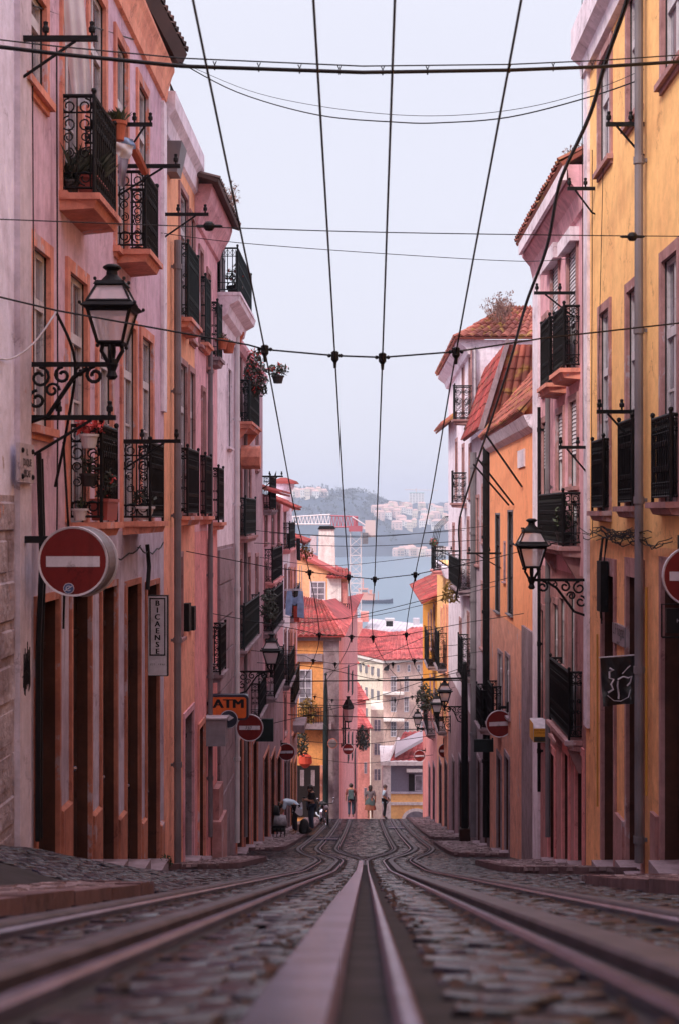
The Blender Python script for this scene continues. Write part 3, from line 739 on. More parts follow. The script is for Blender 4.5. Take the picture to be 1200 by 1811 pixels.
    def px_balcony(h, xn, xf, xo, ys, yr, **k):
        """near wall corner xn, far outer edge xf, near outer edge xo, slab top ys and rail top yr at the near wall corner (photo pixels)"""
        u1 = h.d(xn); Xo = (xo-CX)*u1/F; u2 = Xo*F/(xf-CX)
        zs = (HY-ys)*u1/F; zt = (HY-yr)*u1/F
        u2 = max(u2, u1+.6)
        return h.balcony(u1, u2, zs, abs(h.X0-Xo), zt-zs, **k)
    def pipe(h, x, y1, y2, r=.05, mat=M_pipe, v=.07, name='drainpipe', z2=None):
        u = h.d(x); z1 = (HY-y1)*u/F; z2 = (HY-y2)*u/F if z2 is None else z2
        m = h.mb(); m.tube([(u, v, z1), (u, v, z2)], r, 10)
        z = z1-.4
        while z > z2+.2:
            m.tube([(u, v, z-.04), (u, v, z+.04)], r*1.25, 10); m.box((u-.02, -.01, z-.02), (u+.02, v, z+.02)); z -= 1.9
        return h.part(m, name, mat, smooth=False)
    def block(h, name, mat, u1, u2, v1, v2, z1, z2, parent=None):
        m = h.mb(); m.box((u1, v1, z1), (u2, v2, z2)); return h.part(m, name, mat, parent)
    def cornice(h, u1, u2, zb, prof, mat, name='cornice'):
        """profile of (v, z offset) swept along the facade"""
        m = h.mb(); n = len(prof)
        vs = [(u1, v, zb+z) for v, z in prof]+[(u2, v, zb+z) for v, z in prof]
        m.add(vs, [(i, (i+1) % n, n+(i+1) % n, n+i) for i in range(n)]+[tuple(range(n))[::-1], tuple(range(n, 2*n))])
        return h.part(m, name, mat)
    def ground_z(h, xa, lift=.1): return zr(h.d(xa))+lift
def tile_sheet(a, b, c, d, mat, parent, name='roof', sp=.21, rise=.055, step=.4, thick=.06):
    """rows of round tiles on the slope a-b (eaves) to d-c (ridge); a-d and b-c run up the slope"""
    a, b, c, d = map(Vector, (a, b, c, d))
    L1 = max((b-a).length, (c-d).length); H = max((d-a).length, (c-b).length)
    nrm = (b-a).cross(d-a).normalized()
    if nrm.z < 0: nrm = -nrm
    nt_ = max(1, int(L1/sp)); nr = max(1, int(H/step)); m = MB(); q = random.Random(int(abs(a.x*100))+5)
    for i in range(nt_):
        for j in range(nr):
            jit = q.uniform(-.01, .01)
            ring = []
            for t, lift in ((j/nr, .03), ((j+1.12)/nr if j < nr-1 else 1., .0)):
                for k in range(6):
                    f = (i+.04+k/5*.92)/nt_
                    p = (a+(b-a)*f)*(1-t)+(d+(c-d)*f)*t
                    ring.append(p+nrm*(math.sin(k/5*PI)*rise+lift+jit))
            m.add(ring, [(k, k+1, 7+k, 6+k) for k in range(5)]+[(0, 1, 2, 3, 4, 5)])
    m.add([a, b, c, d, a-nrm*thick, b-nrm*thick, c-nrm*thick, d-nrm*thick], [(0, 1, 2, 3), (7, 6, 5, 4), (0, 4, 5, 1), (1, 5, 6, 2), (2, 6, 7, 3), (3, 7, 4, 0)])
    return m.build(name, mat, parent, fix=False)
XL, XR = -2.95, 3.15
# ================================================================== LEFT SIDE
h = House('L', XL, -16, 12.38, 11, 'pale blue plaster house corner with a bare rough stone base at the left edge', [(.16, M_rough), (99, M_blue)])
h.block('corner_quoin', PK('quoin_plaster', (.62, .54, .63), (.46, .37, .43), peel=(.5, .25, .18), peelpos=.66), 11.98, 12.385, -.05, .05, h.zb, 11)
m = h.mb(); q = random.Random(3)
z = .14
while z > h.zb:
    u = 8.6
    hh = q.uniform(.28, .42)
    while u < 11.95:
        l = min(q.uniform(.4, .75), 11.97-u); e = q.uniform(.004, .022)
        if l > .1: m.hexa([(u+.02, -.02, z-hh+.02), (u+l-.02, -.02, z-hh+.02), (u+l-.05, e, z-hh+.05), (u+.05, e, z-hh+.05), (u+.02, -.02, z-.02), (u+l-.02, -.02, z-.02), (u+l-.05, e, z-.05), (u+.05, e, z-.05)])
        u += l
    z -= hh
h.part(m, 'stone_base', M_rough)
# graffiti tag and street-name plaque on the quoin
m = h.mb(); q = random.Random(9)
for i in range(6):
    u = 12.08+.042*i; z0 = -1.3+q.uniform(-.05, .05); m.tube([(u, .053, z0-q.uniform(.12, .25)), (u+.02, .053, z0+q.uniform(.1, .22)), (u+.035, .053, z0-q.uniform(.0, .12)), (u+.03, .053, z0-.2)], .0045, 3)
m.tube([(12.04, .053, -1.38), (12.18, .053, -1.34), (12.34, .053, -1.4)], .004, 3)
h.part(m, 'graffiti', M_iron)
t = thing('street_sign', 'white stone street-name plaque with three dark lines of lettering on the left corner', 'street sign', (XL+.05, 12.1, .42))
m = h.mb(); m.box((11.83, .052, .27), (12.33, .085, .6)); m.build('plaque', PK('plaque_stone', (.5, .42, .47), (.36, .3, .33)), t)
m = h.mb()
for u in (11.9, 12.26):
    for z in (.32, .54): m.lathe((u, .085, z), [(.022, 0), (.022, .012), (.012, .02)], 8, 'y')
m.build('bolt', M_iron, t)
for tx, z, s_ in (('R.', .525, .075), ('DUQUE', .44, .085), ('BICAS', .345, .085)):
    lettering(tx, s_, lambda x, y, z=z: (XL+.0875, 12.08+x, z+y), M_iron, t, bold=.002)

# --- lilac house
L1 = h = House('L', XL, 12.39, 20.9, 6.75, 'lilac pink plaster house on the left with salmon window surrounds and four scrollwork balconies', [(-.2, PK('plaster_lilac_low', (.54, .48, .6), (.3, .21, .26), peel=(.5, .24, .18), peelpos=.64)), (99, M_lilac)])
for op in ((45, 78, -40, 135), (110, 141, -60, 343), (156, 184, -40, 343), (204, 223, 62, 438), (243, 260, 140, 438)): h.window(h.opening(*op), trans=.72)
h.window(h.opening(55, 85, 432, 752))
for xa, xb, yt in ((120, 151, 478), (172, 196, 540), (215, 238, 565), (249, 268, 592)): h.window(h.opening(xa, xb, yt, zb=-.08 if xa < 200 else -.1), trans=.75, sill=False)
gd_ = [(63, 101, 1068), (125, 158, 1050), (178, 204, 1042), (222, 246, 1038), (258, 279, 1038)]
for xa, xb, yt in gd_: h.door(h.opening(xa, xb, yt, zb=h.ground_z(xb, .16)), r=.13, w=.07, surround=M_rust)
for xa, xb in ((102, 124), (159, 177), (205, 221), (247, 257), (280, 288)):
    u1, u2 = h.d(xa)+.08, h.d(xb)-.06; zt = zr(u1)+.62
    m = h.mb(); m.box((u1, -.02, h.zb), (u2, .045, zt)); m.hexa([(u1, -.02, zt), (u2, -.02, zt), (u2, .045, zt), (u1, .045, zt), (u1, -.02, zt+.03), (u2, -.02, zt+.03), (u2, .0, zt+.03), (u1, .0, zt+.03)]); h.part(m, 'plinth', M_rust)
for xn, xf, xo, ys, yr in ((105, 213, 174, 343, 167), (207, 286, 264, 442, 302), (120, 216, 187, 926, 752), (217, 296, 272, 924, 782)): h.px_balcony(xn, xf, xo, ys, yr, corbel=False)
h.cornice(12.4, 20.9, 6.05, [(0, 0), (.05, .02), (.07, .18), (.12, .36), (.16, .45), (.16, .5), (-.1, .5)], M_peach)
e0, e1 = 12.4, 20.95
tile_sheet((XL+.04, e0, 6.76), (XL+.34, e1, 6.78), (XL-2.5, e1, 8.0), (XL-2.5, e0, 8.0), M_tiled, h.o, thick=.22)
h.block('fire_wall', M_white, 20.6, 20.89, -.1, .05, 1.5, 6.0)
def cab(pts, r): m = h.mb(); m.tube(pts, r, 5); h.part(m, 'wall_cable', M_iron, fix=False)
for a, b_ in ((12.9, 14.2), (15.2, 18.4), (18.2, 20.5)): cab([(a+(b_-a)*t, .05, -.42-.1*math.sin(t*PI)+.02*math.sin(t*20)) for t in np.linspace(0, 1, 12)], .01)
cab([(12.62, .06, .55), (12.66, .08, -.4), (12.6, .06, -1.2), (12.63, .05, -2.9)], .026); cab([(12.74, .06, .5), (12.77, .08, -.5), (12.72, .06, -1.3), (12.74, .05, -2.9)], .016)
cab([(13.4, .05, 4.4), (13.45, .05, 1), (13.4, .05, -.5)], .008); cab([(12.42, .05, 4.2), (12.44, .06, .9)], .006)
cab([(13.7, .05, .7), (13.76, .09, -.2), (13.66, .07, -.6), (13.7, .05, -1.1)], .012); cab([(19.0, .05, -.4), (19.03, .07, -.7), (18.95, .06, -1.0)], .03)

# --- orange narrow house
h = House('L', XL, 20.91, 24.7, 6.2, 'narrow orange house with thick grey drainpipe and white roof cornice, left', [(-.2, M_peach), (99, M_orange)])
for op in ((317, 331, 330, 560), (336, 343, 380, 600), (317, 329, 640, 905), (334, 343, 655, 905)): h.window(h.opening(*op), surround=M_pinkst, w=.09)
h.door(h.opening(325, 341, 1272, zb=h.ground_z(341, .15)), mat=M_dark, surround=M_pink, jamb=M_stone)
h.window(h.opening(316, 321, 985, 1130), surround=M_pinkst, w=.08)
h.px_balcony(310, 357, 338, 562, 430, slab=M_salmon, mat=M_green)
h.px_balcony(315, 357, 337, 914, 793, slab=M_salmon)
h.pipe(303, 425, 1530, r=.055, mat=M_pipe, v=.1)
h.cornice(20.91, 24.7, 5.55, [(0, 0), (.05, .05), (.08, .3), (.17, .42), (.17, .68), (-.1, .68)], M_white)
m = h.mb(); 
for i in range(9): u = 21.2+i*.4; m.tube([(u, -.1, 6.2), (u, -.1, 6.75)], .012, 4)
m.tube([(21.2, -.1, 6.75), (24.4, -.1, 6.75)], .018, 4); h.part(m, 'roof_railing', M_iron)
m = h.mb(); m.hexa([(21.15, .0, 5.1), (21.6, .0, 5.1), (21.6, .16, 5.1), (21.15, .16, 5.1), (21.1, -.02, 5.55), (21.7, -.02, 5.55), (21.7, .24, 5.55), (21.1, .24, 5.55)]); h.part(m, 'rain_hopper', M_pipe)
h.block('meter_box', M_iron, 23.1, 23.4, .0, .1, -1.9, -1.45); h.block('meter_box', M_iron, 23.9, 24.15, .0, .09, -1.95, -1.55)
# --- pink house under the tiled eave
h = House('L', XL, 24.71, 28.5, 5.75, 'pink house with a dark tiled overhanging eave and small stacked balconies on the left', [(-.3, M_rose), (99, M_pink)])
for op in ((352, 358, 440, 610), (366, 371, 480, 650), (357, 362, 690, 905), (369, 374, 720, 905)): h.window(h.opening(*op), surround=M_pinkst, w=.08)
h.door(h.opening(351, 361, 1290, zb=h.ground_z(361, .12)), mat=M_brown, surround=M_salmon)
h.window(h.opening(368, 374, 960, 1180), surround=M_pinkst, w=.08)
h.px_balcony(355, 377, 368, 606, 489, slab=M_salmon, mat=M_green); h.px_balcony(372, 397, 389, 632, 534, slab=M_stone, mat=M_green)
h.px_balcony(354, 379, 368, 914, 806, slab=M_salmon); h.px_balcony(374, 400, 391, 925, 828, slab=M_salmon)
h.px_balcony(368, 404, 394, 1195, 1110, slab=M_stone)
h.pipe(366, 620, 1480, r=.045, mat=M_pipe)
h.cornice(24.71, 28.5, 5.05, [(0, 0), (.05, .03), (.1, .2), (.25, .45), (.3, .62), (.3, .7), (-.1, .7)], M_pink)
tile_sheet((XL+.45, 24.4, 5.76), (XL+.45, 28.6, 5.76), (XL-2.2, 28.6, 6.6), (XL-2.2, 24.4, 6.6), M_tiled, h.o)
m = h.mb(); m.box((27.3, .02, h.zb), (28.45, .2, zr(28)+.9)); m.box((27.5, .02, zr(28)+.9), (28.3, .14, zr(28)+1.5)); h.part(m, 'buttress', M_pinkst)
# --- white house
h = House('L', XL, 28.51, 32.1, 4.42, 'white house with stone base and a green railed roof terrace on a deep cornice', [(-.65, M_stone), (99, M_white)])
h.cornice(28.51, 32.6, 3.7, [(0, 0), (.06, .03), (.08, .25), (.2, .33), (.24, .5), (.42, .6), (.46, .74), (-.1, .74)], M_white)
h.balcony(28.51, 32.0, 4.45, .45, .9, slab=M_white, mat=M_green, th=.1, net=M_green, style='bars')
m = h.mb(); m.box((28.52, -5, 4.43), (30.3, -.02, 6.2)); o = h.part(m, 'upper_storey', M_white)
h.window((28.8, 29.45, 4.5, 5.6), r=-.03, surround=None, cut=False); 
h.pipe(412, 560, 1490, r=.06, mat=M_pipew, v=.1)
m = h.mb()
for i in range(9): z = -.7-i*.72; m.box((28.56, -.01, z-.7), (31.5, .05+.01*(i % 2), z-.02))
h.part(m, 'stone_courses', M_stone)
m = h.mb(); m.lathe((32.0, .12, 4.05), [(.05, -.25), (.07, -.1), (.13, 0), (.13, .05)], 10); h.part(m, 'rain_hopper', M_terra)
h.window(h.opening(402, 408, 650, 790), surround=M_white, w=.08)
HW4 = h
# --- mauve house with three balconies
h = House('L', XL, 32.11, 41.2, 3.95, 'mauve house with planted iron balconies stacked on three floors on the left', [(-3.4, M_mauve), (99, PK('plaster_mauve_up', (.5, .34, .38), (.34, .22, .25)))])
for op in ((420, 427, 600, 745), (437, 442, 640, 750), (421, 427, 800, 950), (438, 443, 815, 950), (452, 456, 690, 830), (421, 427, 990, 1150), (437, 442, 985, 1150), (452, 456, 985, 1130)): h.window(h.opening(*op), surround=M_pinkst, w=.1)
for xa, xb in ((418, 429), (433, 442), (446.5, 455)): h.door(h.opening(xa, xb, 1318, zb=h.ground_z(xb, .12)), mat=M_brown if xa != 433 else M_pipe, surround=M_salmon)
h.px_balcony(415, 462, 445, 746, 672, slab=M_salmon, mat=M_green, net=M_green, corbel=True); h.px_balcony(416, 456, 438, 950, 881, slab=M_pinkst, mat=M_green, net=M_green); h.px_balcony(417, 462, 436, 1152, 1072, slab=M_stone, mat=M_green, net=M_green)
h.px_balcony(444, 474, 462, 1270, 1210, slab=M_stone, mat=M_iron)
h.cornice(32.11, 41.2, 3.75, [(0, 0), (.08, .03), (.15, .15), (.15, .25), (-.1, .25)], M_pink)
m = h.mb(); m.tube([(33.5, .05, 1.35), (33.5, .5, 1.35)], [.28, .28], 8); h.part(m, 'round_awning', M_salmon)
h.pipe(430, 650, 1480, r=.045, mat=M_pipe)
m = h.mb(); m.box((38.2, .02, -6.1), (38.35, .5, -5.5)); h.part(m, 'shop_board', M_green)
# --- rose house further down
h = House('L', XL, 41.21, 51.5, .6, 'rose pink house with small tiled canopies over its balconies further down on the left', [(-5.2, M_mauve), (99, M_pink)])
for op in ((468, 472, 900, 960), (480, 484, 900, 965), (491, 494, 900, 960), (468, 472, 1000, 1080), (481, 485, 1000, 1080), (490, 493, 1010, 1090), (470, 474, 1120, 1200), (484, 488, 1120, 1200)): h.window(h.opening(*op), surround=M_pinkst, w=.12)
for xa, xb in ((466, 475), (478.5, 486), (489.5, 497)): h.door(h.opening(xa, xb, 1345, zb=h.ground_z(xb, .12)), mat=M_dark, surround=M_salmon)
h.px_balcony(466, 491, 481, 902, 842, slab=M_stone); h.px_balcony(468, 502, 485, 1032, 972, slab=M_rose); h.px_balcony(466, 503, 486, 1120, 1045, slab=M_stone, mat=M_iron, net=M_iron); h.px_balcony(470, 505, 489, 1235, 1170, slab=M_stone)
tile_sheet((XL+.55, 41.0, .62), (XL+.55, 46, .62), (XL-2, 46, 1.4), (XL-2, 41.0, 1.4), M_tile, h.o)
tile_sheet((XL+.7, 46.3, .2), (XL+.7, 50.5, .2), (XL-.2, 50.5, .62), (XL-.2, 46.3, .62), M_tile, h.o, 'canopy')
# --- last houses before the street opens into a nook
h = House('L', XL, 51.51, 56.3, .4, 'white house with a round tiled chimney turret far down the left row', [(-6.2, M_rose), (99, M_white)])
for op in ((502, 505, 905, 965), (509, 511.5, 905, 960), (503, 506, 1005, 1070), (510, 512, 1010, 1080), (503, 506, 1120, 1200), (510, 512, 1120, 1200), (503, 506, 1235, 1300)): h.window(h.opening(*op), surround=M_pinkst, w=.14)
for xa, xb in ((503, 507), (509, 512)): h.door(h.opening(xa, xb, 1350, zb=h.ground_z(xb, .12)), mat=M_dark, surround=M_stone)
h.px_balcony(501, 524, 515, 973, 925, slab=M_rose); h.px_balcony(501, 523, 514, 1215, 1160, slab=M_stone, net=M_iron)
m = h.mb(); m.lathe((53.5, -.1, .3), [(.32, -1.0), (.32, .6), (.42, .75), (.42, .85)], 14); h.part(m, 'turret', M_white)
m = h.mb(); m.lathe((53.5, -.1, 1.15), [(.6, 0), (.52, .1), (.1, .24)], 14); h.part(m, 'turret_roof', M_tile)
h.cornice(51.51, 56.3, .1, [(0, 0), (.1, .03), (.2, .2), (.2, .3), (-.1, .3)], M_rose)
h = House('L', XL, 56.31, 62.4, -1.2, 'orange streaked house hung with jeans and dark washing, last of the left row', [(-7.2, M_mauve), (99, M_pink)])
for op in ((514, 516.5, 1010, 1080), (520, 522.5, 1010, 1080), (514, 516.5, 1120, 1200), (520, 522.5, 1120, 1200), (515, 517, 1240, 1300), (520, 522, 1240, 1300)): h.window(h.opening(*op), surround=M_salmon, w=.14)
for xa, xb in ((514, 517.5), (520, 523.5)): h.door(h.opening(xa, xb, 1352, zb=h.ground_z(xb, .12)), mat=M_dark, surround=M_orange)
h.px_balcony(513.5, 533, 524, 1095, 1042, slab=M_stone, net=M_iron); h.px_balcony(514, 532, 523, 1245, 1195, slab=M_stone, net=M_iron)
tile_sheet((XL+.6, 56.4, -1.15), (XL+.6, 62.3, -1.15), (XL-1.5, 62.3, -.3), (XL-1.5, 56.4, -.3), M_tile, h.o)
m = h.mb(); m.box((58, .01, -8.9), (60.4, .5, -8.6)); h.part(m, 'door_canopy', M_stone)

# ================================================================== RIGHT SIDE
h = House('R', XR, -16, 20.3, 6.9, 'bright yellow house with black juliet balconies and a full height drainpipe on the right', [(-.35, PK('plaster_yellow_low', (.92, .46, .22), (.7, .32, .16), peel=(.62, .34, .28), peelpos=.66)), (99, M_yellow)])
for op in ((1080, 1060, 75, 276), (1133, 1111, -40, 190), (1207, 1173, -120, 97)): h.window(h.opening(*op), surround=M_pinkst, w=.11, trans=.62)
bl = [(1078, 1061, 542, 1079, 1048, 780, 908), (1131, 1110, 500, 1132, 1095, 745, 900), (1200, 1172, 440, 1199, 1153, 737, 893)]
for xa, xb, yt, x1, x2, yr, yb in bl:
    op = h.opening(xa, xb, yt, yb); h.window(op, surround=M_pinkst, w=.11, sill=False, trans=.7)
    u1, u2 = op[0]-.12, op[1]+.12
    h.balcony(u1, u2, op[2]+.02, .15, (HY-yr)*op[0]/F-op[2], slab=M_pinkst, mat=M_iron, th=.14, net=M_iron, style='bars')
for xa, xb, yt in ((1087, 1066, 1020), (1136, 1110, 1024), (1206, 1172, 1028)): h.door(h.opening(xa, xb, yt, zb=h.ground_z(xb, .15)), mat=M_brown, surround=M_pinkst, lint=.12, w=.1, r=.16)
h.pipe(1143, -80, 1525, r=.05, mat=M_pipe, v=.09)
m = h.mb(); u = h.d(1150); m.tube([(u, .05, -.8), (u, .05, -3.1)], .015, 6); u = h.d(1062); m.tube([(u, .05, -1.6), (u, .05, -3.9)], .013, 6); h.part(m, 'gas_pipe', simple('ochre_pipe', (.5, .25, .04), .6))
h.block('corner_strip', M_white, 19.95, 20.29, -.03, .04, -3, 6.3)
h.cornice(11, 20.29, 6.2, [(0, 0), (.08, .02), (.1, .2), (.22, .3), (.22, .7), (-.1, .7)], M_white)
for xa, xb in ((1108, 1089), (1168, 1152)):
    u1, u2 = h.d(xa)+.1, h.d(xb)-.1; zt = zr(u1)+.62; h.block('plinth', M_pinkst, u1, u2, -.02, .045, h.zb, zt)
q = random.Random(5)
for i in range(18):
    a = 14.2+q.uniform(0, 2.5); b_ = a+q.uniform(1.8, 4.2); z = -.25+q.uniform(-.07, .07)
    cab([(a+(b_-a)*t, .05+.05*q.random(), z-.08*math.sin(t*PI)*q.random()+.04*math.sin(t*9+i)) for t in np.linspace(0, 1, 14)], .006)
for i in range(6):
    a = 18.4+q.uniform(-.4, .4); cab([(a, .05, -.3), (a+q.uniform(-.1, .1), .1, -.7), (a+q.uniform(-.1, .1), .06, -1.1-q.uniform(0, .4))], .01)
cab([(19.5, .04, 5), (19.45, .05, 3), (19.5, .05, 1), (19.4, .05, -.3)], .006); cab([(18.6, .04, 4.6), (18.9, .05, 2), (18.7, .05, 0)], .005)
m = h.mb(); m.box((18.2, .04, -1.25), (18.5, .14, -.6)); h.part(m, 'junction_box', M_iron)
# --- pink house with white lintel boxes
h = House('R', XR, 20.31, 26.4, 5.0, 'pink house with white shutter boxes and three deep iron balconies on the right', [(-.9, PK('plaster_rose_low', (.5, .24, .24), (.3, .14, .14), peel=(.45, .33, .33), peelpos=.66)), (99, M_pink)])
for op in ((1020, 1004, 425, 652), (988, 975, 455, 660)): h.window(h.opening(*op), surround=M_pinkst, w=.1, shutter=M_shut, sill=False)
for op in ((1021, 1008, 705, 860), (996, 985, 728, 868), (968, 960, 560, 690), (966, 959, 745, 880)): h.window(h.opening(*op), surround=M_pinkst, w=.1, shutter=M_shut)
for op in ((1022, 1010, 885, 985), (1000, 990, 1060, 1180), (1018, 1008, 1050, 1310), (988, 978, 1070, 1310), (962, 956, 1080, 1300)): h.window(h.opening(*op), surround=M_pinkst, w=.1)
for xa, xb in ((1031, 1019), (1006, 996), (981, 971)): h.door(h.opening(xa, xb, 1338, zb=h.ground_z(xb, .12)), mat=M_brown, surround=M_rose, w=.12)
for xa, xb, y1, y2 in ((1023, 1000, 400, 425), (992, 968, 428, 455)):
    u1, u2 = h.d(xa), h.d(xb); h.block('shutter_box', M_white, u1, u2, -.01, .14, (HY-y2)*u1/F, (HY-y1)*u1/F)
for a in ((1025, 972, 991, 652, 540), (1000, 950, 966, 678, 560), (1026, 947, 989, 968, 872), (1029, 966, 1000, 1312, 1190)): h.px_balcony(*a, slab=M_salmon if a[3] < 700 else M_pinkst, net=M_green, corbel=a[3] > 900)
h.block('corner_strip', M_white, 25.6, 26.39, -.03, .05, zr(26), 5.0)
h.cornice(20.31, 26.4, 4.35, [(0, 0), (.05, .03), (.1, .25), (.24, .42), (.27, .65), (-.1, .65)], M_pink)
m = h.mb(); m.box((20.32, .272, 4.78), (26.2, .33, 5.03)); h.part(m, 'gutter', M_white)
tile_sheet((XR-.36, 20.31, 5.04), (XR-.36, 26.45, 5.04), (XR+2.6, 26.45, 6.7), (XR+2.6, 20.31, 6.7), M_tileold, h.o)
h.pipe(976, 620, 1480, r=.045, v=.08); h.pipe(959, 720, 1400, r=.03, mat=M_iron)
m = h.mb(); m.box((20.32, -2.6, 5.0), (20.7, -.2, 6.85)); h.part(m, 'gable_wall', M_pink)
tile_sheet((XR+.1, 20.2, 6.87), (XR+2.7, 20.2, 6.87), (XR+2.7, 20.9, 6.95), (XR+.1, 20.9, 6.95), M_tile, h.o, 'ridge_tiles')
# --- peach house with slit windows, red roof
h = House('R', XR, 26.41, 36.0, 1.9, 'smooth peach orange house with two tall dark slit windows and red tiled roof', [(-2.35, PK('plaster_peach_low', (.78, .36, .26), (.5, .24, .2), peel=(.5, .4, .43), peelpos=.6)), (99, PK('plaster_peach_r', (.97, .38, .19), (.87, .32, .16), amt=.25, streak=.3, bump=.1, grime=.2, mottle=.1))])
for op in ((906, 897, 905, 1090), (883, 875, 910, 1085)): h.window(h.opening(*op), surround=M_pipe, sash=M_dark, jamb=M_iron, w=.04, proud=.01)
h.window(h.opening(893, 890, 960, 1030), surround=M_mauve, w=.04, proud=.01); 
for op in ((901, 894, 1165, 1270), (888, 881, 1160, 1270)): h.window(h.opening(*op), surround=M_stone, w=.08)
for xa, xb in ((900, 893), (886, 879)): h.door(h.opening(xa, xb, 1345, zb=h.ground_z(xb, .12)), mat=M_dark, surround=M_stone)
h.block('corner_stone', M_stone, 26.5, 28.3, -.03, .045, zr(29)-.5, -2.2)
m = h.mb(); m.box((28.0, .002, .95), (29.2, .03, 1.3)); h.part(m, 'parapet_band', M_white)
h.cornice(26.41, 36, 1.55, [(0, 0), (.12, .1), (.22, .3), (-.1, .34)], M_white)
tile_sheet((XR-.25, 26.5, 1.92), (XR-.25, 36.1, 1.92), (XR+1.6, 36.1, 4.2), (XR+1.6, 26.5, 4.2), M_tileold, h.o, sp=.24, rise=.06, step=.32)
for pts in ([(28.4, .02, .55), (28.4, .75, 1.6)], [(30, .02, .2), (30, .8, 1.2)], [(31, .02, .2), (31, .8, 1.1)]): m = h.mb(); m.tube(pts, .02, 4); h.part(m, 'clothes_pole', M_iron)
h.px_balcony(886, 858, 866, 1290, 1215, slab=M_stone, net=M_iron)
m = h.mb(); m.box((27.5, -4, 1.9), (28.2, -1.7, 3.9)); h.part(m, 'ridge_wall', M_pink)
# --- lilac gabled house with steep red mansard
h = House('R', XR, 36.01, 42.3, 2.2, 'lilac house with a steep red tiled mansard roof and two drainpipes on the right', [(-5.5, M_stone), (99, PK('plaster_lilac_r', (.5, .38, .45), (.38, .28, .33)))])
for op in ((857, 852, 860, 960), (856, 851, 1035, 1150), (846, 842, 880, 1000)): h.window(h.opening(*op), surround=M_pinkst, w=.09)
for xa, xb in ((862, 855), (849, 843)): h.door(h.opening(xa, xb, 1350, zb=h.ground_z(xb, .12)), mat=M_brown, surround=M_stone)
h.pipe(864, 790, 1480, r=.1, mat=M_iron); h.pipe(841, 800, 1480, r=.1, mat=M_pipe)
tile_sheet((XR-.25, 36.0, 2.2), (XR-.25, 42.4, 2.2), (XR+.45, 42.4, 4.35), (XR+.45, 36.0, 4.35), M_tile, h.o, sp=.22, rise=.05, step=.3)
m = h.mb(); m.prism([(36.14, .12, 2.2), (36.14, -.48, 4.3), (36.14, -3, 4.3), (36.14, -4, 2.2)], (.18, 0, 0)); h.part(m, 'gable_wall', M_stone)
tile_sheet((XR-.1, 36.1, 2.2), (XR+4, 36.1, 2.2), (XR+3, 36.13, 4.32), (XR+.5, 36.13, 4.32), M_tileold, h.o, 'gable_tiles', sp=.24, rise=.05, step=.3)
m = h.mb(); m.hexa([(35.95, .3, 2.15), (36.1, .3, 2.15), (36.1, .16, 2.15), (35.95, .16, 2.15), (35.95, -.42, 4.45), (36.1, -.42, 4.45), (36.1, -.52, 4.4), (35.95, -.52, 4.4)]); h.part(m, 'verge', M_stone)
h.px_balcony(866, 838, 846, 1290, 1222, slab=M_stone, net=M_iron)
# --- pale tower house with two tile eaves
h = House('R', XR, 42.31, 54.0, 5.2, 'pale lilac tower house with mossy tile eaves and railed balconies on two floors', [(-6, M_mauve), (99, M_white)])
for op in ((832, 829, 625, 735), (820, 817, 645, 735), (832, 829, 790, 880), (820, 817, 790, 890), (808, 805, 780, 880), (829, 826, 920, 1050), (815, 812, 920, 1040), (803, 800, 930, 1030), (829, 826, 1090, 1200), (815, 812, 1100, 1190)): h.window(h.opening(*op), surround=M_pinkst, w=.12)
for xa, xb in ((830, 825), (816, 811), (803, 799)): h.door(h.opening(xa, xb, 1350, zb=h.ground_z(xb, .12)), mat=M_brown, surround=M_stone)
h.px_balcony(834, 798, 800, 742, 682, slab=M_pinkst); h.px_balcony(824, 795, 797, 890, 836, slab=M_pinkst)
h.px_balcony(835, 790, 808, 1045, 990, slab=M_stone, net=M_iron); h.px_balcony(834, 806, 812, 1200, 1130, slab=M_stone, net=M_iron)
tile_sheet((XR-.5, 42.1, 5.25), (XR-.5, 53.5, 5.25), (XR+1.3, 51, 6.5), (XR+1.3, 44.6, 6.5), M_tileold, h.o, sp=.26, rise=.07)
tile_sheet((XR-.5, 42.1, 5.25), (XR+5, 42.1, 5.25), (XR+3.6, 44.6, 6.5), (XR+1.3, 44.6, 6.5), M_tileold, h.o, sp=.26, rise=.07)
tile_sheet((XR-.5, 49, 3.1), (XR-.5, 54, 3.1), (XR+.15, 54, 3.6), (XR+.15, 49, 3.6), M_tileold, h.o, 'canopy', sp=.3, rise=.08)
h.cornice(42.31, 54, 4.75, [(0, 0), (.1, .03), (.15, .2), (.4, .4), (.4, .5), (-.1, .5)], M_white)
# --- yellow houses at the far end of the right row
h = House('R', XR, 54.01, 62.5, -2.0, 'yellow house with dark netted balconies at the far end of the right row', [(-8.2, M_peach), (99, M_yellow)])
for op in ((791, 789, 1075, 1190), (786, 784, 1075, 1190), (781, 779, 1080, 1190), (791, 789, 1215, 1290), (783, 781, 1215, 1290)): h.window(h.opening(*op), surround=M_peach, w=.12)
for xa, xb in ((790, 786), (780, 776)): h.door(h.opening(xa, xb, 1355, zb=h.ground_z(xb, .12)), mat=M_dark, surround=M_stone)
h.px_balcony(788, 760, 764, 1010, 968, slab=M_rose, net=M_iron); h.px_balcony(790, 766, 772, 1185, 1120, slab=M_stone, net=M_iron); h.px_balcony(789, 766, 772, 1295, 1235, slab=M_stone)
m = h.mb(); 
for i in range(5): u = 55.5+i*1.2; m.tube([(u, .35, -2.1), (u, .33, -1.2), (u, .2, -.5), (u, -.2, -.1), (u, -.7, 0)], .013, 4)
m.tube([(55.5, .33, -1.2), (60.3, .33, -1.2)], .013, 4)
h.part(m, 'pergola', M_iron)
h.cornice(54.01, 62.5, -2.45, [(0, 0), (.1, .03), (.2, .3), (.2, .45), (-.1, .45)], M_white)
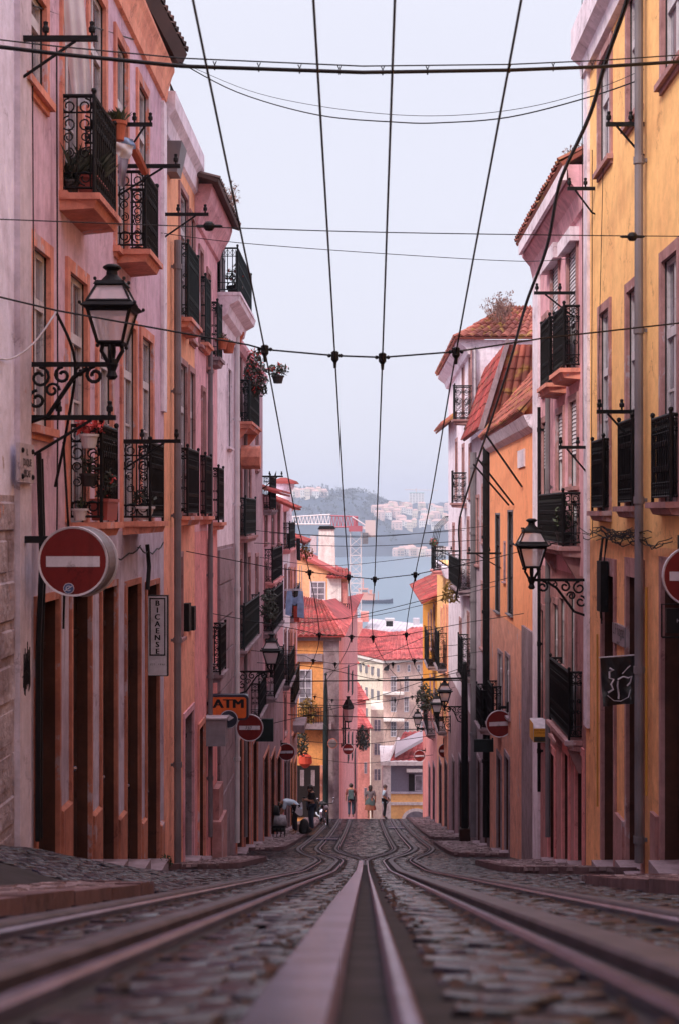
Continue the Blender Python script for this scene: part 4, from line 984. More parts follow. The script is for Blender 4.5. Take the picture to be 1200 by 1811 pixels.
h = House('R', XR, 62.51, 78.0, -4.0, 'deep ochre house with a red tile eave, last before the end of the right row', [(-9.4, M_rose), (99, PK('plaster_ochre', (.78, .33, .04), (.6, .24, .05), amt=.4))])
for op in ((768, 766, 1075, 1150), (763, 761, 1085, 1150), (758, 756.5, 1090, 1150), (768, 766, 1200, 1280), (761, 759.5, 1200, 1280)): h.window(h.opening(*op), surround=M_pinkst, w=.14)
for xa, xb in ((768, 765), (760, 757.5)): h.door(h.opening(xa, xb, 1360, zb=h.ground_z(xb, .12)), mat=M_brown, surround=M_stone)
h.px_balcony(770, 748, 754, 1180, 1120, slab=M_stone, net=M_iron); h.px_balcony(769, 746, 753, 1300, 1240, slab=M_stone)
tile_sheet((XR-.7, 62.6, -3.9), (XR-.7, 78, -3.9), (XR+2, 78, -2.6), (XR+2, 62.6, -2.6), M_tile, h.o, sp=.32, rise=.08)
for h in HOUSES: h.wall()
# ================================================================== street furniture
M_lglass, _nt, _b = newmat('lantern_glass'); _b.inputs['Base Color'].default_value = (.8, .7, .78, 1); _b.inputs['Alpha'].default_value = .5; _b.inputs['Roughness'].default_value = .12
M_red = plaster('sign_red', (.17, .014, .014), (.11, .01, .01), rough=.45, bump=.03, amt=.5)
M_signw = plaster('sign_white', (.62, .58, .66), (.45, .42, .48), rough=.45, bump=.03, amt=.4)
M_rim = simple('sign_rim', (.5, .46, .52), .45, noise=.2, nscale=10)
M_sticker = simple('sticker_blue', (.05, .09, .22), .5)
M_black = simple('black_paint', (.007, .0065, .008), .5, spec=.25)
def wall_lamp(side, X0, d, zb, ln, s, label):
    n = 1 if side == 'L' else -1
    T = lambda u, v, z: (X0+n*v*s, d+u*s, zb+z*s)
    o = thing('wall_lamp', label, 'street lamp', (X0, d, zb)); 
    m = MB(T); L_ = ln/s
    m.box((-.02, -.02, -.02), (.02, L_-.03, .025)); m.box((-.05, -.01, -.62), (.05, .02, .06))
    m.tube([(0, 0, -.55), (0, .2, -.48), (0, L_*.55, -.12), (0, L_*.72, -.03)], .022, 6)
    def sp(cv, cz, r0, t0, turns, sg=1): return [(0, cv+sg*r0*(1-.7*t)*math.cos(t0+t*turns*2*PI), cz+r0*(1-.7*t)*math.sin(t0+t*turns*2*PI)) for t in np.linspace(0, 1, 16)]
    m.tube(sp(L_*.8, -.1, .085, PI/2, 1.3), .018, 5); m.tube(sp(.12, -.12, .1, PI/2, 1.2, -1), .016, 5); m.tube(sp(.34, -.1, .08, PI/2, 1.2), .016, 5)
    m.tube(sp(.1, -.33, .09, PI/2, 1.2), .016, 5); m.tube(sp(.24, -.24, .07, 0, 1.2), .014, 5); m.tube(sp(.5, -.07, .045, PI/2, 1.1), .012, 5)
    m.build('bracket', M_iron, o)
    m = MB(T); v = L_
    m.lathe((0, v, 0), [(.03, -.14), (.055, -.11), (.035, -.06), (.06, 0), (.05, .05), (.02, .06)], 10)
    for k in (-1, 1):
        m.tube([(0, v+k*.03, .0), (0, v+k*.07, .08), (0, v+k*.1, .13), (0, v+k*.085, .2)], .02, 6); m.tube([(k*.03, v, .0), (k*.07, v, .08), (k*.1, v, .13), (k*.085, v, .2)], .02, 6)
    m.build('lantern_stem', M_iron, o)
    m = MB(T)
    def ring(z, w, t, h_):
        for a, b_ in (((-w, -w), (w, -w)), ((w, -w), (w, w)), ((w, w), (-w, w)), ((-w, w), (-w, -w))): m.tube([(a[0], v+a[1], z), (b_[0], v+b_[1], z)], t, 4)
    w0, w1, w2, w3 = .115, .195, .2, .12
    ring(.2, w0, .018, 0); ring(.5, w1, .018, 0); ring(.575, w2, .016, 0); ring(.74, w3, .016, 0)
    for a, b_ in ((-1, -1), (1, -1), (1, 1), (-1, 1)):
        m.tube([(a*w0, v+b_*w0, .2), (a*w1, v+b_*w1, .5)], .016, 4); m.tube([(a*w2, v+b_*w2, .575), (a*w3, v+b_*w3, .74)], .015, 4)
        m.ball((a*w0, v+b_*w0, .17), .02, 6, 4); m.ball((a*.255, v+b_*.255, .55), .018, 6, 4); m.ball((a*.135, v+b_*.135, .79), .018, 6, 4)
    m.hexa([(-.2, v-.2, .5), (.2, v-.2, .5), (.2, v+.2, .5), (-.2, v+.2, .5), (-.255, v-.255, .53), (.255, v-.255, .53), (.255, v+.255, .53), (-.255, v+.255, .53)])
    m.hexa([(-.255, v-.255, .53), (.255, v-.255, .53), (.255, v+.255, .53), (-.255, v+.255, .53), (-.205, v-.205, .575), (.205, v-.205, .575), (.205, v+.205, .575), (-.205, v+.205, .575)])
    m.build('lantern_frame', M_iron, o)
    m = MB(T); e = .98
    for (z0, a, z1, b_) in ((.2, w0, .5, w1), (.585, w2, .735, w3)):
        c0 = [(-a*e, v-a*e, z0), (a*e, v-a*e, z0), (a*e, v+a*e, z0), (-a*e, v+a*e, z0)]; c1 = [(-b_*e, v-b_*e, z1), (b_*e, v-b_*e, z1), (b_*e, v+b_*e, z1), (-b_*e, v+b_*e, z1)]
        for i in range(4): m.quad(c0[i], c0[(i+1) % 4], c1[(i+1) % 4], c1[i])
        m.build('glass' if z0 < .4 else 'roof_glass', M_lglass, o, fix=False); m = MB(T)
    m = MB(T)
    m.hexa([(-.15, v-.15, .74), (.15, v-.15, .74), (.15, v+.15, .74), (-.15, v+.15, .74), (-.13, v-.13, .775), (.13, v-.13, .775), (.13, v+.13, .775), (-.13, v+.13, .775)])
    m.lathe((0, v, 0), [(.12, .772), (.085, .81), (.055, .84), (.05, .88), (.085, .905), (.085, .92), (.05, .94), (.0, .945)], 14)
    m.build('cap', M_iron, o)
    m = MB(T); m.lathe((0, v, 0), [(.02, .57), (.045, .62), (.04, .66), (.01, .7)], 8); m.build('bulb', M_signw, o)
wall_lamp('L', XL, 12.42, (910-645)*12.42/F, .745, .93, 'large black lantern on a scrolled bracket, nearest on the left house corner')
wall_lamp('R', XR, 20.2, (910-1026)*20.2/F, .79, .93, 'black lantern on a scrolled bracket between the yellow and the pink house')
wall_lamp('L', XL, 33.2, (910-1188)*33.2/F, .78, .95, 'dark lantern projecting from the mauve house on the left, above the signs')
wall_lamp('R', XR, 45.5, (910-1250)*45.5/F, .62, .95, 'higher of the two lanterns hanging close together on the right row')
wall_lamp('R', XR, 52.5, (910-1268)*52.5/F, .52, .95, 'lower and farther of the two lanterns close together on the right')
wall_lamp('R', XR, 66, (910-1288)*66/F, .72, .95, 'small lantern farthest down the right row, beside the ochre house')

def ring_pts(c, r, n, y=0): return [(c[0]+r*math.cos(2*PI*k/n), c[1]+y, c[2]+r*math.sin(2*PI*k/n)) for k in range(n)]
def no_entry(px, py, d, side, label, r=.3, box=False, wallx=None, tilt=0., scrib=None, sticker=False, arm_dz=0.):
    c = P(px, py, d); o = thing('no_entry_sign', label, 'traffic sign', c, 'round red no entry signs along the street')
    m = MB(); m.lathe(c, [(r*.955, -.012), (r*.955, .0)], 40, 'y'); m.build('disc', M_red, o)
    m = MB(); n = 40; vs = []
    for k in range(n):
        an = 2*PI*k/n; ca, sa = math.cos(an), math.sin(an)
        vs += [(c.x+r*.935*ca, c.y-.014, c.z+r*.935*sa), (c.x+r*.99*ca, c.y-.02, c.z+r*.99*sa), (c.x+r*ca, c.y-.01, c.z+r*sa), (c.x+r*ca, c.y+.02, c.z+r*sa), (c.x+r*.93*ca, c.y+.02, c.z+r*.93*sa)]
    m.add(vs, [(k*5+j, k*5+(j+1) % 5, ((k+1) % n)*5+(j+1) % 5, ((k+1) % n)*5+j) for k in range(n) for j in range(5)]); m.build('rim', M_rim, o, smooth=False)
    m = MB(); t = tilt*r
    m.hexa([(c.x-r*.76, c.y-.016, c.z-r*.15-t), (c.x+r*.76, c.y-.016, c.z-r*.15+t), (c.x+r*.76, c.y-.013, c.z-r*.15+t), (c.x-r*.76, c.y-.013, c.z-r*.15-t), (c.x-r*.76, c.y-.016, c.z+r*.15-t), (c.x+r*.76, c.y-.016, c.z+r*.15+t), (c.x+r*.76, c.y-.013, c.z+r*.15+t), (c.x-r*.76, c.y-.013, c.z+r*.15-t)])
    m.build('white_bar', M_signw, o)
    m = MB()
    if box:     # a second sign face behind, joined by a dark drum
        m.lathe((c.x+.02, c.y, c.z-.01), [(r*.97, .0), (r*.97, .3)], 40, 'y'); m.build('drum', M_pipe, o); m = MB()
        m.lathe((c.x+.02, c.y+.3, c.z-.01), [(r*1.03, 0), (r*1.03, .03)], 40, 'y'); m.build('rear_disc', M_rim, o); m = MB()
    wx = XL if side == 'L' else XR
    za = c.z+r*.62+arm_dz
    if wallx is not None: wx = wallx
    m.box((min(wx, c.x), c.y+.03, za-.03), (max(wx, c.x), c.y+.07, za+.03)); m.box((wx-.03, c.y-.02, za-.1), (wx+.03, c.y+.12, za+.12)); m.box((c.x-.025, c.y+.012, c.z-r*.7), (c.x+.025, c.y+.05, za+.03))
    m.build('bracket', M_black, o)
    if sticker:
        s_ = (c.x-.035, c.y-.018, c.z-r*.76); k = MB(); k.lathe(s_, [(.046, -.0025), (.046, .003)], 24, 'y'); k.build('sticker_edge', M_signw, o)
        k = MB(); k.lathe(s_, [(.041, -.004), (.041, -.002)], 24, 'y'); k.build('sticker', M_sticker, o)
        k = MB(); k.tube([(s_[0]-.033, s_[1]-.005, s_[2]-.022), (s_[0]+.033, s_[1]-.005, s_[2]+.022)], .004, 4); k.build('sticker_stripe', M_signw, o)
        k = MB(); k.tube([(s_[0]+.022*math.cos(a), s_[1]-.0045, s_[2]+.02*math.sin(a)) for a in np.linspace(.6, 5.6, 14)], .0035, 4); k.build('sticker_mark', M_signw, o)
    if scrib: lettering(scrib, .1, lambda x, y: (c.x-.03+x+y*.3, c.y-.0175, c.z+y), M_black, o, name='scribble')
    return o
no_entry(130, 993, 12.1, 'L', 'large red no entry sign with round blue sticker and thick grey drum', box=True, sticker=True, arm_dz=.0)
no_entry(1223, 1019, 14.1, 'R', 'red no entry sign cut off by the right edge, beside the yellow house', arm_dz=.1)
no_entry(442, 1287, 31.4, 'L', 'red no entry sign with scribbled white bar, behind the orange ATM sign', scrib='350')
no_entry(882, 1280, 31.4, 'R', 'red no entry sign before the peach house on the right', tilt=.03, arm_dz=.17)
no_entry(507, 1330, 50, 'L', 'red no entry sign above the people unloading on the left pavement', tilt=.02, arm_dz=.1)
no_entry(787, 1328, 57, 'R', 'red no entry sign left of the black pole on the right', arm_dz=.2)
no_entry(615, 1325, 75.5, 'L', 'small red no entry sign on the pale wall behind the man in the red top', wallx=-1.25)
no_entry(741, 1337, 74, 'R', 'small red no entry sign in front of the distant red roof', arm_dz=.1)

# ATM sign, bar sign and the other shop signs
M_orng = plaster('sign_orange', (.62, .13, .03), (.5, .1, .03), rough=.4, bump=.02)
M_navy = simple('sign_navy', (.015, .02, .04), .4)
def rbox(m, x0, x1, y0, y1, z0, z1, r):
    poly = []
    for cx, cz, a0 in ((x1-r, z1-r, 0), (x0+r, z1-r, PI/2), (x0+r, z0+r, PI), (x1-r, z0+r, 1.5*PI)):
        for k in range(5): a = a0+k*PI/8; poly.append((cx+r*math.cos(a), y0, cz+r*math.sin(a)))
    m.prism(poly, (0, y1-y0, 0))
d = 26.6; a, b_ = P(373, 1232, d), P(437, 1271, d)
o = thing('atm_sign', 'orange illuminated style sign reading ATM with a round navy badge, left wall', 'shop sign', ((a.x+b_.x)/2, d, b_.z))
m = MB(); rbox(m, a.x-.03, b_.x+.03, d, d+.22, b_.z-.03, a.z+.03, .07); m.build('case', M_navy, o)
m = MB(); rbox(m, a.x+.01, b_.x-.01, d-.006, d+.01, b_.z+.01, a.z-.01, .05); m.build('face', M_orng, o)
lettering('ATM', .235, lambda x, y: ((a.x+b_.x)/2+x, d-.008, a.z-.14+y), M_black, o, sx=1.2, fat=.014)
c = P(405, 1272, d); m = MB(); m.lathe((c.x, d-.02, c.z), [(.175, 0), (.175, .06)], 28, 'y'); m.build('badge', M_navy, o)
m = MB(); m.tube(ring_pts((c.x, d-.022, c.z), .165, 28), .006, 4, closed=True); m.build('badge_ring', M_rim, o)
m = MB(); m.prism([(c.x-.1, d-.024, c.z+.03), (c.x, d-.024, c.z-.03), (c.x+.1, d-.024, c.z+.03), (c.x, d-.024, c.z+.09)], (0, .004, 0)); m.prism([(c.x-.13, d-.024, c.z+.0), (c.x-.02, d-.024, c.z-.055), (c.x-.05, d-.024, c.z-.055), (c.x-.14, d-.024, c.z-.02)], (0, .004, 0)); m.build('badge_diamond', M_signw, o)
m = MB(); m.box((XL, d+.08, c.z+.25), (a.x, d+.14, c.z+.31)); m.build('bracket', M_black, o)
a, b_ = P(364, 1272, 26.2), P(399, 1320, 26.2)
o = thing('wall_cabinet', 'grey metal cabinet on the wall just below the orange ATM sign', 'cabinet', (a.x, 26.2, b_.z))
m = MB(); m.box((XL-.02, 26.2, b_.z), (b_.x, 26.65, a.z)); m.build('case', simple('cabinet_grey', (.26, .23, .27), .6, noise=.15), o)
m = MB(); m.box((XL+.0, 26.17, a.z), (b_.x+.03, 26.68, a.z+.025)); m.build('lid', M_rim, o)

d = 19.4; a, b_ = P(261, 1053, d), P(297, 1196, d)
o = thing('bar_sign', 'tall narrow white sign reading BICAENSE down its face in a black frame', 'shop sign', ((a.x+b_.x)/2, d, b_.z))
m = MB(); m.box((a.x, d, b_.z), (b_.x, d+.12, a.z)); m.build('case', M_black, o)
m = MB(); m.box((a.x+.012, d-.004, b_.z+.012), (b_.x-.012, d+.01, a.z-.012)); m.build('face', M_signw, o)
wd = b_.x-a.x; zf = a.z-(a.z-b_.z)*.745
m = MB(); t = .017
x0, x1, z0, z1 = a.x+.03, b_.x-.03, zf, a.z-.035
m.box((x0, d-.008, z0), (x0+t, d-.003, z1)); m.box((x1-t, d-.008, z0), (x1, d-.003, z1)); m.box((x0+t, d-.008, z1-t), (x1-t, d-.003, z1)); m.box((x0+t, d-.008, z0), (x1-t, d-.003, z0+t)); m.build('face_frame', M_black, o)
for i, ch in enumerate('BICAENSE'): lettering(ch, .105, lambda x, y, i=i: ((x0+x1)/2+x, d-.0065, z1-.075-i*(z1-z0-.13)/7+y), M_black, o, fat=.005)
lettering('EST. 1988', .032, lambda x, y: ((x0+x1)/2+x, d-.0065, b_.z+.16+y), M_black, o, space=1.5)
m = MB(); m.box((XL, d+.04, b_.z+.1), (a.x+.01, d+.07, b_.z+.14)); m.box((XL, d+.04, a.z-.16), (a.x+.01, d+.07, a.z-.12)); m.build('bracket', M_black, o)

hR = lambda u, v, z: (XR-v, u, z)
u1, u2 = 7922/(1110-645), 7922/(1088-645); z1, z2 = (910-1146)*u1/F, (910-1110)*u1/F
o = thing('wall_plaque', 'grey metal plaque with engraved lettering between two doors of the yellow house', 'plaque', (XR-.05, u1, z1))
m = MB(hR); m.box((u1, .0, z1), (u2, .045, z2)); m.build('plate', simple('plaque_grey', (.2, .17, .2), .45, noise=.15), o)
zc = (z1+z2)/2
for tx, s_, dz in (('L F hogat', .2, .05), ('MAIO', .08, -.11)): lettering(tx, s_, lambda x, y, dz=dz: (XR-.047, (u1+u2)/2-x, zc+dz+y), M_black, o)
d = 14.15; a, b_ = P(1177, 1076, d), P(1212, 1120, d)
o = thing('hanging_sign', 'black square hanging sign below the cut off no entry sign at the right edge', 'shop sign', (a.x, d, b_.z))
m = MB(); m.box((a.x, d, b_.z), (b_.x, d+.05, a.z)); m.build('panel', M_black, o)
m = MB(); m.tube([(a.x-.04, d+.02, b_.z-.04), (a.x-.04, d+.02, a.z+.04), (XR, d+.02, a.z+.04)], .01, 5); m.tube([(a.x-.04, d+.02, b_.z-.04), (XR, d+.02, b_.z-.04)], .01, 5); m.build('bracket', M_black, o)
lettering('HA', .055, lambda x, y: (a.x+.14+x, d-.004, (a.z+b_.z)/2+y), M_rim, o)
# black banner
d = 16.15; a = P(1058, 1163, d); b_ = P(1138, 1157, d); c = P(1128, 1248, d)
o = thing('banner', 'black glossy banner with pale markings hanging from a pole in front of the yellow house', 'banner', (b_.x, d, c.z))
m = MB(); m.tube([(a.x, d, a.z), (XR+.02, d, b_.z)], .008, 6); m.build('pole', M_rim, o)
m = MB(); x0, x1 = a.x+.015, P(1121, 0, d).x; nx_, nz_ = 14, 18
def bn(i, j):
    f, g_ = i/nx_, j/nz_; x = x0+(x1-x0)*f+.06*g_*(f*.5+.5); zt = a.z+(b_.z-a.z)*f*.75-.008
    return (x, d+.018*math.sin(f*9+g_*4)*(.2+g_)+.01*math.sin(f*17-g_*9), zt-(a.z-c.z)*g_*(1-.02*f))
m.add([bn(i, j) for j in range(nz_+1) for i in range(nx_+1)], [(j*(nx_+1)+i, j*(nx_+1)+i+1, (j+1)*(nx_+1)+i+1, (j+1)*(nx_+1)+i) for j in range(nz_) for i in range(nx_)])
m.build('cloth', simple('black_vinyl', (.012, .011, .013), .28, bump=.6, nscale=14, spec=.6), o, smooth=True, fix=False)
m = MB()
def bmark(pts, r):
    q_ = []
    for f, g_ in pts: p = bn(f*nx_, g_*nz_); q_.append((p[0], p[1]-.008, p[2]))
    m.tube(q_, r, 4)
bmark([(.25, .22), (.35, .26), (.24, .3), (.22, .42), (.34, .46), (.25, .55), (.3, .66), (.16, .72)], .012); bmark([(.45, .47), (.62, .42), (.76, .46), (.85, .42), (.8, .55), (.7, .62)], .010)
bmark([(.46, .5), (.44, .6), (.45, .7), (.46, .8), (.44, .88)], .011); bmark([(.14, .78), (.3, .9), (.5, .93), (.7, .85), (.78, .7)], .004); bmark([(.6, .36), (.75, .25), (.85, .2)], .005)
m.build('emblem', M_rim, o, fix=False)
# yellow and red food sign
d = 24.4; a, b_ = P(942, 1288, d), P(969, 1301, d)
o = thing('food_sign', 'small yellow and red box sign with an angled top on the right pink house', 'shop sign', (a.x, d, b_.z))
M_syel = simple('sign_yellow', (.62, .3, .03), .5)
m = MB(); m.hexa([(a.x, d, b_.z-.12), (XR, d, b_.z-.12), (XR, d+.55, b_.z-.02), (a.x-.0, d+.55, b_.z-.02), (a.x, d, a.z), (XR, d, a.z), (XR, d+.55, a.z+.1), (a.x-.0, d+.55, a.z+.1)]); m.build('case', M_rim, o)
m = MB(); m.box((a.x+.005, d-.006, b_.z-.11), (XR, d-.001, a.z-.005)); m.build('face', M_syel, o)
m = MB(); m.box((a.x+.012, d-.009, b_.z-.105), (XR-.01, d-.007, b_.z-.02)); m.build('food_picture', M_leafd, o)
m = MB(); m.box((a.x-.004, d+.02, b_.z-.1), (a.x-.001, d+.53, a.z+.08)); m.build('side_face', M_syel, o)
for i, tx in enumerate(('FOOD BEVERAGE', '& WINE SHOP')): lettering(tx, .038, lambda x, y, i=i: ((a.x+XR)/2+x, d-.0085, a.z-.035-i*.045+y), M_red, o, sx=.85)
d = 35; a, b_ = P(837, 1308, d), P(872, 1330, d)
o = thing('hanging_sign', 'dark rectangular sign left of the red no entry sign on the right row', 'shop sign', (a.x, d, b_.z))
m = MB(); m.box((a.x, d, b_.z), (b_.x, d+.08, a.z)); m.build('panel', M_green, o); m = MB(); m.box((b_.x-.05, d+.02, a.z), (XR+.01, d+.05, a.z+.04)); m.build('bracket', M_black, o)
# convex mirror and trolley pole
c = P(588, 1315, 73); o = thing('traffic_mirror', 'round convex traffic mirror with a pink rim on the orange house corner', 'mirror', c)
m = MB(); m.lathe(c, [(.26, 0), (.26, .05), (.1, .1)], 24, 'y'); m.build('rim', M_terra, o); m = MB(); m.lathe((c.x, c.y-.035, c.z), [(.02, 0), (.15, .012), (.235, .034)], 24, 'y'); m.build('mirror_glass', simple('mirror', (.32, .24, .26), .2, metal=.6), o)
m = MB(); m.tube([(c.x, c.y+.05, c.z), (c.x, 74.9, c.z-.1)], .03, 6); m.build('bracket', M_black, o)
d = 41.3; o = thing('trolley_pole', 'thick black iron pole with a brown base on the right pavement', 'pole', (2.88, d, zr(d)+.1))
m = MB(); m.lathe((2.88, d, 0), [(.105, zr(d)+.4), (.1, -6), (.085, -4.55), (.06, -4.4)], 14); m.build('shaft', M_black, o)
m = MB(); m.box((2.72, d-.16, zr(d)), (3.04, d+.16, zr(d)+.45)); m.build('base', M_brown, o)
m = MB(); m.ball((2.88, d, -4.35), .08); m.tube([(2.88, d, -4.75), (.9, d-.5, -4.75)], .03, 6); m.build('arm', M_black, o)
d = 74.3; o = thing('trolley_pole', 'tapering olive iron mast standing in front of the orange house corner', 'pole', (P(576, 0, d).x, d, zr(d)+.1))
m = MB(); x = P(576, 0, d).x; m.lathe((x, d, 0), [(.16, zr(d)), (.15, -12), (.11, -9.2), (.03, -8.4)], 12); m.build('shaft', M_green, o); m = MB(); m.ball((x, d, -8.35), .08); m.build('finial', M_green, o)

# iron brackets with insulators that carry the old telephone lines
def line_bracket(side, d, zb, ln, label, drop=.35, up=False):
    X0 = XL if side == 'L' else XR; n = 1 if side == 'L' else -1
    T = lambda u, v, z: (X0+n*v, d+u, zb+z)
    o = thing('line_bracket', label, 'wall bracket', (X0, d, zb), 'iron wall brackets with insulators')
    m = MB(T); m.box((-.02, -.02, -.022), (.02, ln, .022)); m.build('bar', M_iron, o)
    m = MB(T); m.tube([(0, -.01, -drop), (0, .04, -drop+.02), (0, ln*.72, -.02)], .014, 5); m.build('strut', M_iron, o)
    for v in (ln*.93, ln*.35):
        m = MB(T); m.lathe((0, v, 0), [(.012, .02), (.012, .05), (.028, .055), (.03, .09), (.018, .11), (.022, .14), (.004, .15)], 8); m.build('insulator', M_iron, o)
for a in (('L', 12.1, 4.05, .68, 'iron line bracket across the top left window of the lilac house'), ('L', 17.5, 4.8, .34, 'short line bracket beside the terracotta pot on the upper left balcony'),
          ('L', 16.98, 4.16, .75, 'long line bracket between the two upper balconies of the lilac house'), ('L', 20.7, 4.37, .68, 'line bracket on the corner between the lilac and the orange house'),
          ('L', 12.47, .85, .77, 'line bracket just below the large lantern on the left'), ('L', 17.25, .89, .72, 'line bracket above the second lower balcony of the lilac house'),
          ('R', 16.07, 4.41, .43, 'line bracket under the top windows of the yellow house, by the drainpipe'), ('R', 19.5, 4.47, .38, 'line bracket under the left top window of the yellow house'),
          ('R', 21.5, 3.35, .6, 'line bracket above the upper balcony of the right pink house'), ('R', 16.6, 1.2, .45, 'line bracket between the yellow house windows and juliet balconies'), ('R', 20.1, .95, .42, 'line bracket at the white corner strip of the yellow house'),
          ('L', 41, 1.1, .6, 'thin line bracket over the far canopies on the left'), ('R', 47, -1.2, .9, 'line bracket on the far pale tower house, right'), ('R', 33, -.9, .8, 'line bracket crossing the slit windows of the peach house')): line_bracket(*a)

# ================================================================== overhead lines
def cable(name, label, pts, r, cat='cable', group=None, smooth=True, mat=None):
    pts = [Vector(p) for p in pts]
    if smooth and len(pts) > 2:
        out = []
        for i in range(len(pts)-1):
            p0, p1, p2, p3 = pts[max(i-1, 0)], pts[i], pts[i+1], pts[min(i+2, len(pts)-1)]
            for t in np.linspace(0, 1, 7)[:-1]:
                t = float(t); out.append(.5*((2*p1)+(-p0+p2)*t+(2*p0-5*p1+4*p2-p3)*t*t+(-p0+3*p1-3*p2+p3)*t**3))
        pts = out+[pts[-1]]
    m = MB(); m.tube(pts, r, 6); o = m.build(name, mat or M_black, None, loc=pts[0], fix=False)
    return tag(o, label, cat, group)
G = 'overhead lines of the street railway'
TR = [(-.87, 'outer left'), (-.26, 'inner left'), (.15, 'inner right'), (.79, 'outer right')]
lab = ['trolley wire farthest left of the four that run down the street', 'second trolley wire from the left, running down the street', 'third trolley wire from the left, running down the street', 'trolley wire farthest right of the four that run down the street']
for k, (x, nm) in enumerate(TR):
    pts = []
    dz = (-.0, -.07, -.09, -.02)[k]
    for d, hgt, xs_ in ((2, 4.5, 0), (7, 4.52, 0), (12.4, 4.6+dz, 0), (17.5, 4.5, 0), (22.5, 4.63+dz, 0), (27.3, 4.33, .0), (33, 4.4, .35), (40, 4.45, .85), (52, 4.4, .9), (62, 4.4, .9), (72, 4.4, .9), (84, 4.4, .9)):
        pts.append((x+(xs_*(-1 if x < 0 else 1)), d, zr(d)+hgt))
    cable('trolley_wire', lab[k], pts, .007, 'wire', G)
def clamp(p, o):
    m = MB(); m.lathe(p, [(.012, -.11), (.016, -.06), (.034, -.035), (.034, .03), (.02, .04)], 8); m.ball((p[0]-.05, p[1], p[2]), .018, 6, 4); m.ball((p[0]+.05, p[1], p[2]), .018, 6, 4); m.build('clamp', M_black, o)
def hanger(label, d, left, right, ys, r=.0075, xs=None):
    xs = xs or [x for x, _ in TR]
    ps = [Vector((x, d, (HY-y)*d/F)) for x, y in zip(xs, ys)]
    o = thing('span_wire', label, 'wire', ps[0], G)
    m = MB(); pts = [Vector(p) for p in left]+ps+[Vector(p) for p in right]; m.tube(pts, r, 6); m.build('wire', M_black, o, fix=False)
    for p in ps: clamp(p, o)
hanger('span wire with four clamps crossing the middle of the sky', 12.4, [P(-14, 522, 11.3), P(100, 549, 11.9), P(440, 610, 12.35)], [P(960, 598, 13.1), P(1213, 570, 14.0)], (618, 629, 632, 622), .008)
hanger('span wire with clamps in front of the river and the ship', 22.5, [P(330, 975, 23.4), P(470, 1002, 22.7)], [P(880, 985, 23), P(1000, 955, 22.4)], (1012, 1020, 1024, 1016))
hanger('span wire with clamps in front of the red roofs', 27.3, [P(375, 1085, 27.3), P(520, 1112, 27.3)], [P(830, 1100, 28), P(925, 1085, 28)], (1122, 1126, 1127, 1122))
hanger('span wire low over the white houses far down the street', 36, [P(440, 1150, 36), P(540, 1160, 36)], [P(800, 1160, 36.5), P(862, 1150, 36.4)], (1168, 1174, 1174, 1168), xs=[-1.3, -.75, .7, 1.25])
hanger('farthest span wire, just above the crest of the road', 50, [P(500, 1225, 50), P(560, 1228, 50)], [P(760, 1228, 50), P(803, 1215, 50)], (1232, 1238, 1238, 1232), xs=[-1.75, -1.15, 1.05, 1.65])
# lines slung from house to house
o = thing('aerial_cable', 'thick black cable with a lashed messenger wire crossing the whole sky near the top', 'cable', P(640, 128, 11.5))
m = MB(); m.tube([P(-90, 72, 10.6), P(100, 95, 10.8), P(322, 117, 11.1), P(640, 128, 11.5), P(900, 124, 12.2), P(1060, 118, 12.7), P(1280, 104, 13.3)], .016, 8); m.build('main_cable', M_black, o, fix=False)
m = MB(); m.tube([P(-90, 60, 10.6), P(100, 82, 10.8), P(322, 103, 11.1), P(640, 117, 11.5), P(900, 114, 12.2), P(1060, 107, 12.7), P(1280, 92, 13.3)], .006, 5); m.build('messenger_wire', M_black, o, fix=False)
for x, y, d in ((380, 119, 11.2), (458, 122, 11.3), (530, 125, 11.4), (600, 127, 11.5), (676, 128, 11.6), (755, 127, 11.8), (900, 124, 12.2), (977, 121, 12.5), (1046, 119, 12.7), (1190, 110, 13.1)):
    m = MB(); m.tube([P(x, y+5, d), P(x, y-4, d)], .006, 4); m.tube([P(x, y-4, d), P(x-3, y-11, d)], .004, 4); m.tube([P(x, y-4, d), P(x+3, y-11, d)], .004, 4); m.build('cable_tie', M_black, o, fix=False)
